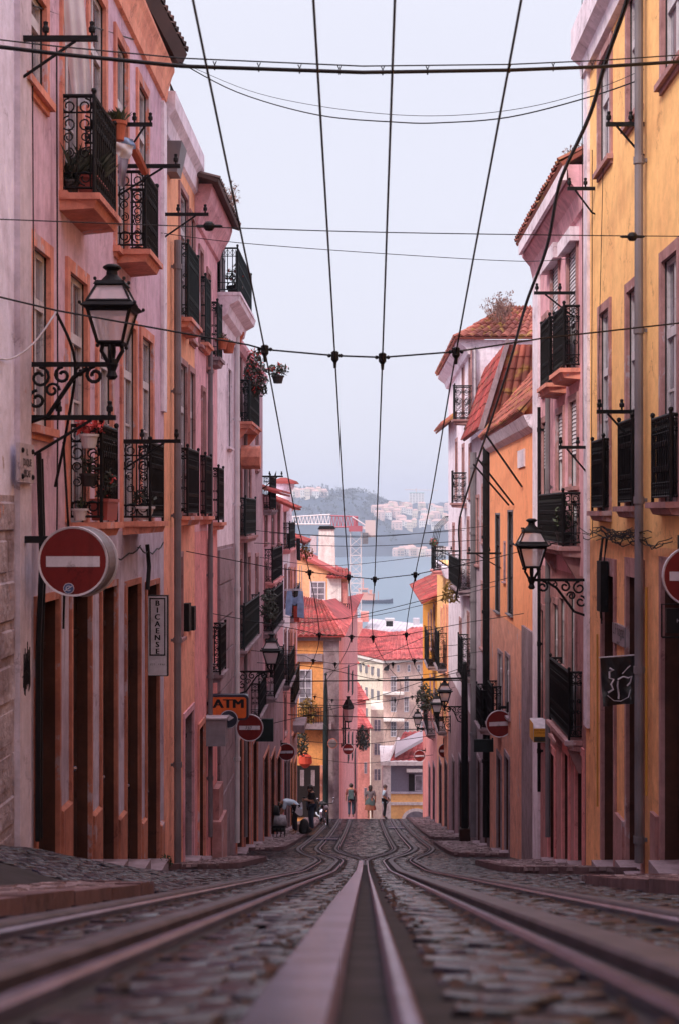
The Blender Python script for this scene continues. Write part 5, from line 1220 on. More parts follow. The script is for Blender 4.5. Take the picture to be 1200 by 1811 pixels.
LN = [('sagging black line below the thick cable, from the left roof corner to the yellow house', [P(318, 110, 20.8), P(420, 163, 20), P(560, 203, 19), P(700, 216, 18.2), P(780, 217, 18), P(900, 207, 17.5), P(1040, 172, 17), P(1140, 138, 16.3), P(1205, 118, 15.5)], .0085),
      ('very thin sagging line just above the sagging black one', [P(325, 112, 20.8), P(440, 160, 20), P(560, 187, 19), P(700, 203, 18.2), P(820, 203, 17.9), P(940, 188, 17.4), P(1060, 155, 17), P(1160, 112, 15.8)], .004),
      ('nearly level thin line with insulators above the middle of the sky', [P(-20, 387, 11.2), P(300, 399, 12.4), P(640, 410, 13.2), P(1000, 416, 13.8), P(1225, 418, 14)], .005),
      ('thin line sloping down from the left eave to the right pink house', [P(285, 412, 20.6), P(430, 430, 20.8), P(700, 450, 21.5), P(920, 462, 22.2), P(1018, 456, 21.2)], .0055),
      ('thin line from the top left window down to the roof corner of the lilac house', [P(60, 10, 12.7), P(180, 52, 16), P(290, 86, 20.7)], .008),
      ('black cable falling from the left lamp to the wall below', [P(100, 552, 12.1), P(133, 640, 12.4), P(118, 760, 12.6), P(98, 860, 13)], .014),
      ('pale grey cable drooping left of the large lantern', [P(-12, 632, 11.3), P(20, 634, 11.7), P(60, 607, 11.9), P(100, 552, 12.1)], .008),
      ('fine line from the peach house to the far left wall', [P(415, 935, 32.5), P(640, 950, 34), P(862, 930, 36)], .008),
      ('fine line above the distant crane tower', [P(470, 942, 44), P(640, 948, 44), P(820, 938, 45)], .009),
      ('twin line over the water, slightly sagging', [P(440, 960, 38), P(640, 966, 38), P(845, 955, 39)], .009),
      ('low line crossing the orange gable', [P(455, 985, 40), P(600, 1000, 40), P(832, 972, 42)], .008),
      ('line rising from the left balconies to the peach house', [P(430, 1100, 35), P(600, 1095, 33), P(905, 1020, 30.5)], .008),
      ('line crossing in front of the grey metal roof', [P(480, 1090, 46), P(640, 1092, 44), P(880, 1035, 33.5)], .008),
      ('line crossing in front of the awnings of the white building', [P(500, 1150, 52), P(640, 1152, 50), P(815, 1140, 46)], .01),
      ('thick line in front of the white building, halfway up', [P(490, 1205, 47), P(640, 1204, 45), P(832, 1203, 42)], .02),
      ('thick line low in front of the white building', [P(510, 1264, 55), P(640, 1268, 55), P(784, 1272, 57)], .02),
      ('line at the height of the distant lanterns', [P(520, 1290, 60), P(640, 1291, 60), P(775, 1289, 60)], .02),
      ('slack line under the left lantern', [P(455, 1172, 38.5), P(560, 1180, 38), P(700, 1205, 40), P(830, 1185, 42)], .01),
      ('slack line across the lower red roof', [P(470, 1240, 44), P(620, 1247, 44), P(800, 1222, 50)], .011),
      ('line from the trolley pole to the left row', [P(480, 1280, 44), P(640, 1240, 43), P(819, 1180, 41.2)], .01),
      ('crossing line from the orange mast to the yellow house', [P(576, 1190, 74), P(660, 1165, 66), P(783, 1112, 57)], .014),
      ('second crossing line from the orange mast', [P(576, 1205, 74), P(680, 1200, 66), P(775, 1190, 60)], .014),
      ('line in front of the lower windows of the white building', [P(530, 1310, 64), P(640, 1316, 64), P(770, 1300, 62)], .014),
      ('line just above the heads of the far pedestrians', [P(535, 1338, 70), P(640, 1350, 70), P(764, 1335, 66)], .013)]
for lb, pts, r in LN: cable('overhead_line', lb, pts, r, 'cable', 'lines slung between the houses', mat=M_rim if 'pale grey' in lb else None)
q = random.Random(8); pts = []
base = [(1112, -40, 14.0), (1105, 0, 14.2), (1072, 110, 15.3), (1040, 205, 16.6), (1000, 300, 18.4), (985, 345, 19.2), (962, 440, 20.8), (930, 540, 23), (900, 640, 25.8), (872, 730, 29), (845, 810, 32.6), (822, 880, 37), (812, 930, 39.5), (810, 1000, 40), (808, 1060, 41)]
for x, y, d in base: pts.append(P(x+q.uniform(-3, 3), y, d))
o = cable('cable_bundle', 'heavy twisted bundle of black cables slung down the right side of the street', pts, .024, 'cable')
o2 = cable('overhead_line', 'thin vertical wire hanging down beside the yellow corner', [P(1028, -30, 20), P(1029, 400, 20.1), P(1030, 780, 20.2)], .006, 'cable', 'lines slung between the houses')
for px, py, d, lb in ((370, 400, 12.6, 'left'), (1117, 418.5, 13.9, 'right')):
    c = P(px, py, d); m = MB(); m.lathe(c, [(.006, -.12), (.014, -.1), (.014, -.05), (.04, -.03), (.045, 0), (.04, .03), (.014, .05), (.014, .1), (.006, .12)], 10, 'x')
    tag(m.build('insulator', M_black, None, loc=c), 'black egg insulator on the level line, %s' % ('beside the pink eave' if lb == 'left' else 'in front of the yellow wall'), 'insulator')
# ================================================================== plants, washing, pots
def plant(name, label, cat, c, pot=None, rad=(.15, .15, .18), n=60, size=.08, mat=None, seed=1, group=None, spiky=False, flowers=None, sag=0.):
    """c = base of the pot"""
    c = Vector(c); o = thing(name, label, cat, c, group); z = c.z
    if pot:
        kind, r, hh, pm = pot
        m = MB()
        if kind == 'round': m.lathe((c.x, c.y, c.z), [(r*.7, 0), (r*.98, hh*.82), (r*1.1, hh*.82), (r*1.12, hh), (r*.9, hh), (r*.85, hh*.85)], 16)
        else:
            L_, w_ = r, .09
            m.hexa([(c.x-w_*.85, c.y-L_*.94, z), (c.x+w_*.85, c.y-L_*.94, z), (c.x+w_*.85, c.y+L_*.94, z), (c.x-w_*.85, c.y+L_*.94, z), (c.x-w_, c.y-L_, z+hh), (c.x+w_, c.y-L_, z+hh), (c.x+w_, c.y+L_, z+hh), (c.x-w_, c.y+L_, z+hh)])
            m.box((c.x-w_*1.1, c.y-L_*1.04, z+hh*.85), (c.x+w_*1.1, c.y+L_*1.04, z+hh))
        m.build('pot', pm, o); z += hh
    m = MB()
    q = random.Random(seed)
    if spiky:
        for i in range(n):
            a = q.uniform(0, 2*PI); t = q.uniform(.1, .8); b0 = Vector((c.x+q.uniform(-.5, .5)*rad[0], c.y+q.uniform(-.5, .5)*rad[1], z)); dv = Vector((math.cos(a)*t, math.sin(a)*t, 1)).normalized()
            l = rad[2]*2*q.uniform(.5, 1); sdv = dv.cross(Vector((0, 0, 1))).normalized()*.012
            m.add([b0-sdv, b0+sdv, b0+dv*l*.6+sdv*.8-Vector((0, 0, 0)), b0+dv*l+Vector((math.cos(a), math.sin(a), -.4))*l*.15, b0+dv*l*.6-sdv*.8], [(0, 1, 2, 3, 4)])
    else:
        m.leaves((c.x, c.y, z+rad[2]*.8), rad, n, size, seed, sag)
        for i in range(8): m.tube([(c.x, c.y, z-.02), (c.x+q.uniform(-.7, .7)*rad[0], c.y+q.uniform(-.7, .7)*rad[1], z+rad[2]*q.uniform(.6, 1.5))], .006, 3)
    m.build('foliage', mat or M_leaf, o, fix=False)
    if flowers:
        m = MB(); m.leaves((c.x, c.y, z+rad[2]*.9), tuple(x*1.02 for x in rad), max(8, n//4), size*.9, seed+50); m.build('flowers', flowers, o, fix=False)
    return o
M_flow = simple('red_flower', (.5, .05, .05), .7); M_wpot = simple('white_pot', (.6, .56, .6), .6); M_bpot = simple('black_pot', (.02, .018, .02), .6); M_rpot = simple('red_planter', (.3, .05, .04), .6)
plant('potted_plant', 'spiky grey green plants in a long red planter on the upper left balcony floor', 'potted plant', (-2.72, 14.25, 3.13), ('trough', .32, .2, M_rpot), (.1, .35, .2), 70, spiky=True, mat=M_leafd, seed=2)
plant('potted_plant', 'dark spiky plant in the wall corner of the upper left balcony', 'potted plant', (-2.86, 13.86, 3.13), ('round', .08, .12, M_bpot), (.1, .1, .22), 50, spiky=True, mat=M_leafd, seed=4)
plant('potted_plant', 'terracotta pot with a small bush on the end of the upper left balcony rail', 'potted plant', (-2.6, 15.02, 3.95), ('round', .085, .2, M_terra), (.11, .11, .09), 60, .07, spiky=True, seed=6)
plant('potted_plant', 'white wavy edged pot with a red leaved plant on the lower left balcony rail', 'potted plant', (-2.74, 14.15, .66), ('round', .09, .14, M_wpot), (.16, .12, .1), 60, .1, mat=M_flow, seed=7)
plant('potted_plant', 'black hanging pot with trailing leaves halfway up the lower left balcony', 'potted plant', (-2.75, 14.2, .28), ('round', .09, .13, M_bpot), (.12, .12, .1), 50, .07, mat=M_leafd, seed=8)
plant('potted_plant', 'long dark red planter with bushes on the lower left balcony floor', 'potted plant', (-2.66, 14.55, -.06), ('trough', .3, .22, M_rpot), (.1, .32, .2), 110, .08, mat=M_leafd, seed=9, flowers=M_flow)
plant('potted_plant', 'small white pot on the floor of the lower left balcony, next to the wall', 'potted plant', (-2.84, 14.2, -.06), ('round', .08, .12, M_wpot), (.08, .08, .06), 24, .06, seed=10)
plant('potted_plant', 'white round pot with dark bushy plant on the second lower left balcony', 'potted plant', (-2.72, 17.5, -.07), ('round', .13, .17, M_wpot), (.15, .15, .12), 80, .08, mat=M_leafd, seed=11)
plant('potted_plant', 'pale feathery dried plant rising above the lower left balcony rail', 'potted plant', (-2.72, 14.85, .62), None, (.1, .14, .2), 160, .07, mat=simple('pale_dry', (.4, .3, .32), .9), seed=12)
plant('potted_plant', 'round terracotta pot on the small stone balcony of the pink house', 'potted plant', (-2.75, 27.4, 3.18), ('round', .12, .2, M_terra), (.1, .1, .06), 30, .07, seed=13)
plant('potted_plant', 'second terracotta pot next to the corner of that small stone balcony', 'potted plant', (-2.68, 28.0, 3.18), ('round', .13, .2, M_terra), (.1, .1, .05), 24, .07, seed=14)
plant('potted_plant', 'red flowering plants in pots on the green roof terrace', 'potted plant', (-2.7, 29.6, 4.5), ('round', .16, .25, M_bpot), (.2, .2, .25), 90, .1, seed=15, flowers=M_flow)
plant('potted_plant', 'big dark bush spilling over the roof edge below the terrace, with red flowers', 'plant', (-2.55, 33.2, 2.85), None, (.3, .7, .55), 420, .13, mat=M_leafd, seed=16, flowers=M_flow, sag=.3)
plant('potted_plant', 'hanging basket of red flowers against the sky at the left roof edge', 'potted plant', (-2.05, 33.6, 3.1), ('round', .14, .18, M_bpot), (.28, .25, .16), 130, .12, mat=M_leafd, seed=17, flowers=M_flow)
plant('potted_plant', 'bushy dark plants crowding a mauve house balcony over the pavement', 'plant', (-2.6, 38.8, -2.9), None, (.25, .9, .5), 300, .14, mat=M_leafd, seed=18)
plant('potted_plant', 'ochre dry plants on a small tiled canopy far down on the left', 'plant', (-2.5, 60, -1.9), None, (.35, .8, .4), 160, .16, mat=M_leafy, seed=19)
plant('potted_plant', 'green plant on the middle right balcony of the pink house', 'potted plant', (2.97, 21.3, -.46), ('round', .12, .2, M_bpot), (.14, .3, .25), 140, .09, seed=20)
plant('potted_plant', 'mossy ochre creeper under the dark balconies of the pale tower house', 'plant', (2.72, 45.5, -2.75), None, (.3, .9, .35), 260, .14, mat=M_leafy, seed=21, sag=.3)
plant('potted_plant', 'red geraniums on the netted balcony of the yellow far house', 'potted plant', (2.75, 57, -1.25), None, (.2, .6, .18), 100, .14, seed=22, flowers=M_flow)
plant('potted_plant', 'dark ivy clump hanging from the far right balconies', 'plant', (2.6, 62, -8.6), None, (.4, 1.1, .7), 300, .2, mat=M_leafd, seed=23)
plant('potted_plant', 'tuft of weeds at the foot of the orange house wall', 'weed', (-2.85, 20.3, zr(20.3)+.0), None, (.1, .3, .12), 120, .06, seed=24, mat=M_leaf)
def weed(label, c, r, hgt, n, seed, sd=.03):
    o = thing('roof_weed', label, 'weed', c); m = MB(); q = random.Random(seed)
    for i in range(n):
        p = Vector(c)+Vector((q.uniform(0, r)*.4*(1 if c[0] > 0 else -1), q.uniform(-r, r), -.03)); dv = Vector((q.uniform(-.5, .5), q.uniform(-.5, .5), 1)).normalized(); l = hgt*q.uniform(.4, 1); e = p+dv*l
        m.tube([p, p+dv*l*.5+Vector((q.uniform(-.05, .05),)*3), e], .005, 3)
        for k in range(4):
            b0 = p+dv*l*q.uniform(.4, 1); f = b0+Vector((q.uniform(-.3, .3), q.uniform(-.3, .3), q.uniform(.0, .25)))*hgt*.5; m.tube([b0, f], .003, 3); m.leaves(f, (sd*1.3, sd*1.3, sd*1.3), 6, sd*1.5, seed*100+i*7+k)
    m.build('stems', M_dry, o, fix=False)
weed('dry leafless weed growing over the dark tiled eave of the left pink house', (-2.62, 27.6, 5.84), .5, .6, 40, 1)
weed('taller tuft of dry weeds on the pink house tiles, nearest the yellow corner', (3.02, 21.0, 5.14), .4, .34, 40, 2, .025)
weed('sparse dry weeds along the tile edge of the right pink house', (2.92, 23.6, 5.1), 1.6, .2, 70, 3, .02)
weed('bare brown weeds on the mossy roof behind the peach house', (3.8, 42.8, 5.78), 1.2, .9, 60, 4, .05)
def cloth(name, label, cat, quad, mat, amp=.03, fold=9, n=14, legs=False, group=None, thick=.006):
    """hanging cloth: quad = top-left, top-right, bottom-right, bottom-left in world space"""
    a, b_, c, d_ = map(Vector, quad); m = MB(); nr = (b_-a).cross(d_-a).normalized()
    def pt(f, g): 
        p = (a*(1-f)+b_*f)*(1-g)+(d_*(1-f)+c*f)*g
        return p+nr*amp*math.sin(f*fold+g*2.5)*(.3+.7*g)+nr*amp*.5*math.sin(f*3-g*7)
    for side in (0, 1):
        vs = [pt(i/n, j/n)+nr*thick*side for j in range(n+1) for i in range(n+1)]
        fs = [(j*(n+1)+i, j*(n+1)+i+1, (j+1)*(n+1)+i+1, (j+1)*(n+1)+i) for j in range(n) for i in range(n) if not (legs and j > n*.3 and n*.37 < i+.5 < n*.63)]
        m.add(vs, fs)
    o = m.build(name, mat, None, loc=a, smooth=True, fix=False); return tag(o, label, cat, group)
M_jean = simple('pale_denim', (.25, .36, .55), .85, noise=.25, nscale=6, bump=.2); M_blackc = simple('black_cloth', (.015, .013, .016), .9, noise=.3); M_redc = simple('red_cloth', (.55, .06, .03), .8)
cloth('curtain', 'long white net curtain blown out of the top left window over the balcony', 'curtain', (P(104, -60, 13.8), P(146, -60, 13.9), P(163, 182, 13.95), P(132, 190, 13.85)), M_cloth, .03, 14)
cloth('washing', 'white cloth hung over the end of the upper left balcony rail', 'washing', (P(206, 250, 15.2), P(238, 258, 15.3), P(228, 282, 15.3), P(203, 272, 15.2)), M_cloth, .03)
cloth('washing', 'pale blue cloth bundled beside the terracotta pot on the upper left balcony', 'washing', (P(216, 240, 15.4), P(236, 246, 15.45), P(240, 264, 15.45), P(216, 264, 15.4)), M_jean, .03)
cloth('washing', 'grey cloth hanging below the white one on the upper left balcony', 'washing', (P(209, 276, 16.4), P(228, 276, 16.4), P(222, 328, 16.4), P(210, 330, 16.4)), simple('grey_cloth', (.3, .27, .32), .85), .03)
cloth('washing', 'small white cloth inside the near end of the upper left balcony', 'washing', (P(168, 255, 14.4), P(178, 268, 14.6), P(174, 286, 14.5), P(166, 282, 14.4)), M_cloth, .02)
m = MB(); m.tube([P(234, 258, 15.8), P(244, 278, 16.2), P(256, 304, 16.6)], [.05, .055, .045], 8); tag(m.build('rolled_mat', M_terra, None, loc=P(244, 278, 16.2)), 'rolled terracotta coloured mat leaning over the rail between the two upper left balconies', 'mat')
m = MB(); J_ = lambda x, y, dy=0: P(x, y, 52+dy)
for (xa, xb, xc_, xd, y2) in ((508, 517, 516, 505, 1090), (528, 536, 538, 526, 1094)):
    for t in (-.05, .05): m.add([J_(xa, 1045, t), J_(xb, 1045, t), J_((xb+xc_)/2+1, 1068, t*2.2), J_(xc_, y2, t*1.6), J_(xd, y2-3, t*1.6), J_((xa+xd)/2-1, 1066, t*2.2)], [(0, 1, 2, 5), (5, 2, 3, 4)])
for t in (-.04, .04): m.add([J_(514, 1048, t), J_(520, 1057, t), J_(526, 1055, t), J_(531, 1047, t), J_(527, 1066, t), J_(521, 1071, t), J_(516, 1066, t)], [(0, 1, 5, 6), (1, 2, 4, 5), (2, 3, 4)])
tag(m.build('washing', M_jean, None, loc=J_(522, 1046), fix=False), 'pair of pale blue jeans hung by the legs from a drying rack far left', 'washing')
cloth('washing', 'red cloth pegged beneath the pale blue jeans', 'washing', (P(519, 1072, 52.3), P(530, 1072, 52.3), P(530, 1100, 52.3), P(520, 1100, 52.3)), M_redc, .03)
cloth('washing', 'long black garment hanging on the upper far left balcony', 'washing', (P(500, 882, 54), P(512, 878, 54), P(512, 975, 54), P(499, 975, 54)), M_blackc, .06, 6)
cloth('washing', 'black cloth draped on a bracket by the far tile canopy', 'washing', (P(476, 862, 44), P(489, 832, 44), P(484, 900, 44), P(468, 900, 44)), M_blackc, .05, 6)
cloth('washing', 'dark trousers dangling in front of the orange gable', 'washing', (P(524, 952, 55), P(531, 952, 55), P(532, 992, 55), P(525, 990, 55)), M_blackc, .04, 5)
m = MB(); c = P(492, 970, 50); m.lathe((c.x, c.y, c.z), [(.02, 0), (.12, .05), (.12, .2), (.07, .28), (.1, .6), (.06, .9), (.02, .98)], 10); tag(m.build('umbrella', M_redc, None, loc=c), 'closed red parasol standing on a far left balcony', 'umbrella')
o = thing('drying_rack', 'wire drying rack poking out above the pale blue jeans', 'drying rack', P(500, 1044, 52)); m = MB()
for y, dd in ((1044, 51.8), (1042, 52.6)): m.tube([P(455, y, dd), P(533, y, dd)], .015, 4)
m.tube([P(533, 1044, 51.8), P(533, 1042, 52.6)], .015, 4); m.tube([P(455, 1044, 51.8), P(455, 1042, 52.6)], .015, 4)
for x in (530, 524, 534): m.tube([P(x, 1044, 52), P(x, 1000 if x != 524 else 1012, 52)], .012, 4)
m.build('frame', M_rim, o)

# ================================================================== people
M_skin = simple('skin', (.42, .2, .13), .6); M_hair = simple('dark_hair', (.02, .014, .012), .6); M_hairg = simple('grey_brown_hair', (.1, .07, .07), .7)
BASE = dict(pel=(0, 0, .96), spi=(0, 0, 1.14), che=(-.01, 0, 1.34), nec=(0, 0, 1.49), hea=(.03, 0, 1.6), top=(.015, 0, 1.69),
            shl=(-.01, .19, 1.41), ell=(-.03, .25, 1.13), wrl=(.06, .26, .89), shr=(-.01, -.19, 1.41), elr=(-.03, -.25, 1.13), wrr=(.06, -.26, .89),
            hil=(0, .095, .93), knl=(.02, .1, .5), anl=(-.02, .1, .08), tol=(.16, .12, .035), hir=(0, -.095, .93), knr=(.02, -.1, .5), anr=(-.02, -.1, .08), tor=(.16, -.12, .035))
RAD = dict(pel=.13, spi=.12, che=.14, nec=.058, hea=.098, top=.075, shl=.07, ell=.045, wrl=.032, shr=.07, elr=.045, wrr=.032, hil=.09, knl=.06, anl=.042, tol=.035, hir=.09, knr=.06, anr=.042, tor=.035)
def skinned(name, J, edges, rad, mat, parent, root, T, extra=None, sub=1):
    names = []
    for e in edges:
        for k in e:
            if k not in names: names.append(k)
    off = root_loc(parent)
    vs = [Vector(T(J[k]))-off for k in names]; es = [(names.index(a), names.index(b_)) for a, b_ in edges]; rs = [rad[k] for k in names]; roots = [names.index(root)]
    for chain, r in (extra or []):
        b0 = len(vs); roots.append(b0)
        for i, p in enumerate(chain): vs.append(Vector(T(p))-off); rs.append(r*(1-.12*i))
        es += [(b0+i, b0+i+1) for i in range(len(chain)-1)]
    me = bpy.data.meshes.new(name); me.from_pydata(vs, es, []); me.materials.append(mat)
    ob = bpy.data.objects.new(name, me); COL.objects.link(ob); ob.parent = parent
    sk = ob.modifiers.new('Skin', 'SKIN'); sk.use_smooth_shade = True
    if not me.skin_vertices: bpy.context.view_layer.objects.active = ob
    for i, sv in enumerate(me.skin_vertices[0].data): sv.radius = (rs[i], rs[i]); sv.use_root = i in roots
    s_ = ob.modifiers.new('Sub', 'SUBSURF'); s_.levels = sub; s_.render_levels = sub
    return ob
def person(label, loc, yaw, H, over, top, legs, shoes, hair, skin=M_skin, sleeve=.55, hairlen=1., extras=None, skirt=None):
    J = dict(BASE); J.update(over); s_ = H/1.76; c, sn = math.cos(yaw), math.sin(yaw)
    T = lambda p: (loc[0]+s_*(p[0]*c-p[1]*sn), loc[1]+s_*(p[0]*sn+p[1]*c), loc[2]+s_*p[2])
    o = thing('person', label, 'person', loc)
    R_ = {k: v*s_ for k, v in RAD.items()}
    def mid(a, b_, t): return tuple(J[a][i]*(1-t)+J[b_][i]*t for i in range(3))
    ex = []
    for sd in 'lr':           # hand: palm node and five fingers of different lengths, slightly curled
        w_, e_ = Vector(J['wr'+sd]), Vector(J['el'+sd]); dv = (w_-e_).normalized(); sgn = 1 if sd == 'l' else -1
        ac = dv.cross(Vector((0, sgn, 0))); ac = ac.normalized() if ac.length > .1 else Vector((1, 0, 0))
        J['pa'+sd] = tuple(w_+dv*.07); R_['pa'+sd] = .036*s_; nrm = dv.cross(ac).normalized()
        for k, (off_, ln) in enumerate(((-.027, .062), (-.009, .08), (.009, .075), (.027, .055))):
            p0 = w_+dv*.08+ac*off_; ex.append(([tuple(p0), tuple(p0+dv*ln*.5+nrm*.004), tuple(p0+dv*ln*.85+nrm*.022)], .0095*s_))
        p0 = w_+dv*.045-ac*.028; ex.append(([tuple(p0), tuple(p0+dv*.03-ac*.028), tuple(p0+dv*.06-ac*.03+nrm*.01)], .011*s_))
    hd, tp, nk = Vector(J['hea']), Vector(J['top']), Vector(J['nec']); up = (tp-nk).normalized(); fw = Vector((1, 0, 0)); fw = (fw-up*fw.dot(up)); fw = fw.normalized() if fw.length > .1 else Vector((0, 0, -1))
    nose = hd+fw*.085+up*-.005; ex.append(([tuple(nose), tuple(nose+fw*.03-up*.012)], .016*s_)); jaw = hd+fw*.05-up*.075; ex.append(([tuple(jaw-fw*.03), tuple(jaw+fw*.015)], .045*s_))
    body_e = [('pel', 'spi'), ('spi', 'che'), ('che', 'nec'), ('nec', 'hea'), ('hea', 'top')]
    for sd in 'lr': body_e += [('che', 'sh'+sd), ('sh'+sd, 'el'+sd), ('el'+sd, 'wr'+sd), ('wr'+sd, 'pa'+sd), ('pel', 'hi'+sd), ('hi'+sd, 'kn'+sd), ('kn'+sd, 'an'+sd), ('an'+sd, 'to'+sd)]
    skinned('body', J, body_e, R_, skin, o, 'pel', T, ex)
    for sg in (-1, 1):
        e = hd+fw*.092+up*.018+up.cross(fw)*.034*sg; m = MB(); m.ball(T(e), .011*s_, 6, 4); m.build('eye', M_black, o)
        e = hd-fw*.0+up*-.005+up.cross(fw)*.1*sg; m = MB(); m.ball(T(e), (.02*s_, .02*s_, .032*s_), 6, 4); m.build('ear', skin, o)
    m = MB(); e = hd+fw*.098-up*.05; m.tube([T(e-up.cross(fw)*.025), T(e+up.cross(fw)*.025)], .007*s_, 4); m.build('mouth', M_redc, o)
    J2 = dict(J); 
    for sd in 'lr': J2['sl'+sd] = mid('sh'+sd, 'el'+sd, sleeve*1.8 if sleeve < .56 else 1.0)
    J2['hem'] = tuple(Vector(J['pel'])-(Vector(J['spi'])-Vector(J['pel']))*.35)
    Rs = {k: (v+.02*s_ if k in ('spi', 'che', 'pel') else v+.014*s_) for k, v in R_.items()}; Rs.update(sll=.068*s_, slr=.068*s_, hem=.155*s_); Rs['nec'] = .07*s_; J2['col'] = mid('che', 'nec', .72); Rs['col'] = .085*s_
    se = [('hem', 'pel'), ('pel', 'spi'), ('spi', 'che'), ('che', 'col')]+[(a, b_) for sd in 'lr' for a, b_ in (('che', 'sh'+sd), ('sh'+sd, 'sl'+sd))]
    skinned('shirt', J2, se, Rs, top, o, 'pel', T)
    te = [('pel', 'hi'+sd) for sd in 'lr']+[('hi'+sd, 'kn'+sd) for sd in 'lr']+[('kn'+sd, 'cu'+sd) for sd in 'lr']
    for sd in 'lr': J2['cu'+sd] = mid('kn'+sd, 'an'+sd, .9); Rs['cu'+sd] = .066*s_; Rs['kn'+sd] = .075*s_; Rs['hi'+sd] = .11*s_
    if legs: skinned('trousers', J2, te, Rs, legs, o, 'pel', T)
    Rs.update(anl=.052*s_, anr=.052*s_, tol=.045*s_, tor=.045*s_)
    for sd in 'lr': skinned('shoe', J2, [('an'+sd, 'to'+sd)], Rs, shoes, o, 'an'+sd, T)
    m = MB(); hc = hd+up*.028-fw*.022; cc = T(hc); r_ = s_*.112; m.ball(cc, (r_, r_, r_*1.02), 14, 9)
    if hairlen > 1: q2 = T(hd-fw*.06-up*.08); m.ball(q2, (r_*.85, r_*.85, r_*hairlen*.9), 12, 8)
    m.build('hair', hair, o, smooth=True)
    if skirt:
        m = MB(); pl = J['pel']; cx, cy, cz = T((pl[0], pl[1], pl[2]+.1))
        vs = []; n = 20
        for zz, rr in ((0, .17), (-.15, .21), (-.6, .3)):
            for k in range(n): a = 2*PI*k/n; rf = rr*(1+.06*math.sin(a*6)); vs.append((cx+s_*rf*math.cos(a), cy+s_*rf*math.sin(a)*.8, cz+s_*zz))
        m.add(vs, [(j*n+k, j*n+(k+1) % n, (j+1)*n+(k+1) % n, (j+1)*n+k) for j in range(2) for k in range(n)]); m.build('skirt', skirt, o, smooth=True, fix=False)
    if extras: extras(o, T, s_)
    return o
M_sblue = simple('sky_blue_shirt', (.55, .68, .8), .85, noise=.1, nscale=12); M_jeans = simple('jeans', (.045, .06, .1), .85, noise=.2, nscale=10); M_btrou = simple('black_trousers', (.014, .013, .018), .85); M_dshirt = simple('black_shirt', (.015, .014, .017), .85)
M_rshirt = simple('dull_red_top', (.2, .05, .045), .85); M_teal = simple('teal_cloth', (.06, .09, .1), .85, noise=.3, nscale=12); M_oskirt = simple('rust_skirt', (.26, .08, .05), .85); M_shoe = simple('dark_shoe', (.02, .017, .017), .6); M_pale = simple('pale_shoe', (.45, .3, .26), .7)
def feet(px, d, lift=.1): x = P(px, 0, d).x; return (x, d, zr(d)+lift)
bend = dict(pel=(-.06, 0, .92), spi=(.06, 0, 1.06), che=(.26, 0, 1.14), nec=(.4, 0, 1.1), hea=(.5, 0, 1.02), top=(.56, 0, .96), shl=(.3, .18, 1.12), ell=(.36, .22, .86), wrl=(.48, .16, .66), shr=(.3, -.18, 1.12), elr=(.38, -.22, .86), wrr=(.5, -.14, .66), hil=(-.06, .095, .9), hir=(-.06, -.095, .9), knl=(-.03, .11, .48), knr=(.02, -.11, .48), anl=(-.06, .12, .08), tol=(.12, .15, .035), anr=(.02, -.12, .08), tor=(.2, -.14, .035))
def tied(o, T, s_):
    m = MB(); n = 16; vs = []
    for zz, rr in ((1.02, .17), (.9, .19), (.72, .2)):
        for k in range(n): a = 2*PI*k/n; rf = rr*(1+.08*math.sin(a*5)); vs.append(T((-.1+rf*math.cos(a)*.95, rf*math.sin(a), zz+(.08*math.sin(a*2) if zz < .8 else .12*math.cos(a)*(-.6)))))
    m.add(vs, [(j*n+k, j*n+(k+1) % n, (j+1)*n+(k+1) % n, (j+1)*n+k) for j in range(2) for k in range(n)])
    m.add([T((-.1, -.2, .76)), T((-.02, -.22, .74)), T((-.04, -.24, .42)), T((-.1, -.22, .5))], [(0, 1, 2, 3)]); m.build('tied_cloth', M_cloth, o, smooth=True, fix=False)
person('person bending over in a light blue shirt with white cloth at the waist', feet(521, 48), PI, 1.72, bend, M_sblue, M_btrou, M_pale, M_hair, extras=tied)
phone = dict(hea=(.05, 0, 1.57), top=(.07, 0, 1.67), ell=(.04, .25, 1.16), wrl=(.26, .12, 1.2), elr=(.02, -.26, 1.15), wrr=(.24, -.1, 1.16))
def wband(o, T, s_): m = MB(); m.box(*[tuple(Vector(T((.27, -.04, 1.22)))+Vector(v)) for v in ((-.04, -.02, -.07), (.04, .02, .07))]); m.build('phone', M_black, o)
person('person in a black T-shirt and jeans standing with bent head and raised forearms', feet(551, 50.5), math.radians(200), 1.72, phone, M_dshirt, M_jeans, M_shoe, M_hair, sleeve=.5, extras=wband)
def pack(o, T, s_):
    m = MB(); m.hexa([T(p) for p in ((-.12, .15, .98), (-.3, .13, 1.0), (-.3, -.13, 1.0), (-.12, -.15, .98), (-.12, .14, 1.44), (-.24, .11, 1.42), (-.24, -.11, 1.42), (-.12, -.14, 1.44))]); m.build('backpack', M_teal, o)
person('person seen from behind in a dull red top with a dark backpack and jeans', feet(620, 73.5), PI/2, 1.78, {}, M_rshirt, M_jeans, M_shoe, M_hair, extras=pack)
def jk(o, T, s_):
    m = MB(); n = 16; vs = []
    for zz, rr in ((1.06, .17), (.92, .24), (.74, .27)):
        for k in range(n): a = 2*PI*k/n; rf = rr*(1+.1*math.sin(a*5)); vs.append(T((rf*math.cos(a)*.8, rf*math.sin(a), zz+.04*math.sin(a*3))))
    m.add(vs, [(j*n+k, j*n+(k+1) % n, (j+1)*n+(k+1) % n, (j+1)*n+k) for j in range(2) for k in range(n)]); m.build('tied_jacket', M_teal, o, smooth=True, fix=False)
person('person seen from behind with a dark jacket tied at the waist over a rust skirt', feet(654, 75), PI/2, 1.78, {}, simple('grey_top', (.16, .13, .15), .85), None, M_shoe, M_hair, hairlen=1.4, extras=jk, skirt=M_oskirt)
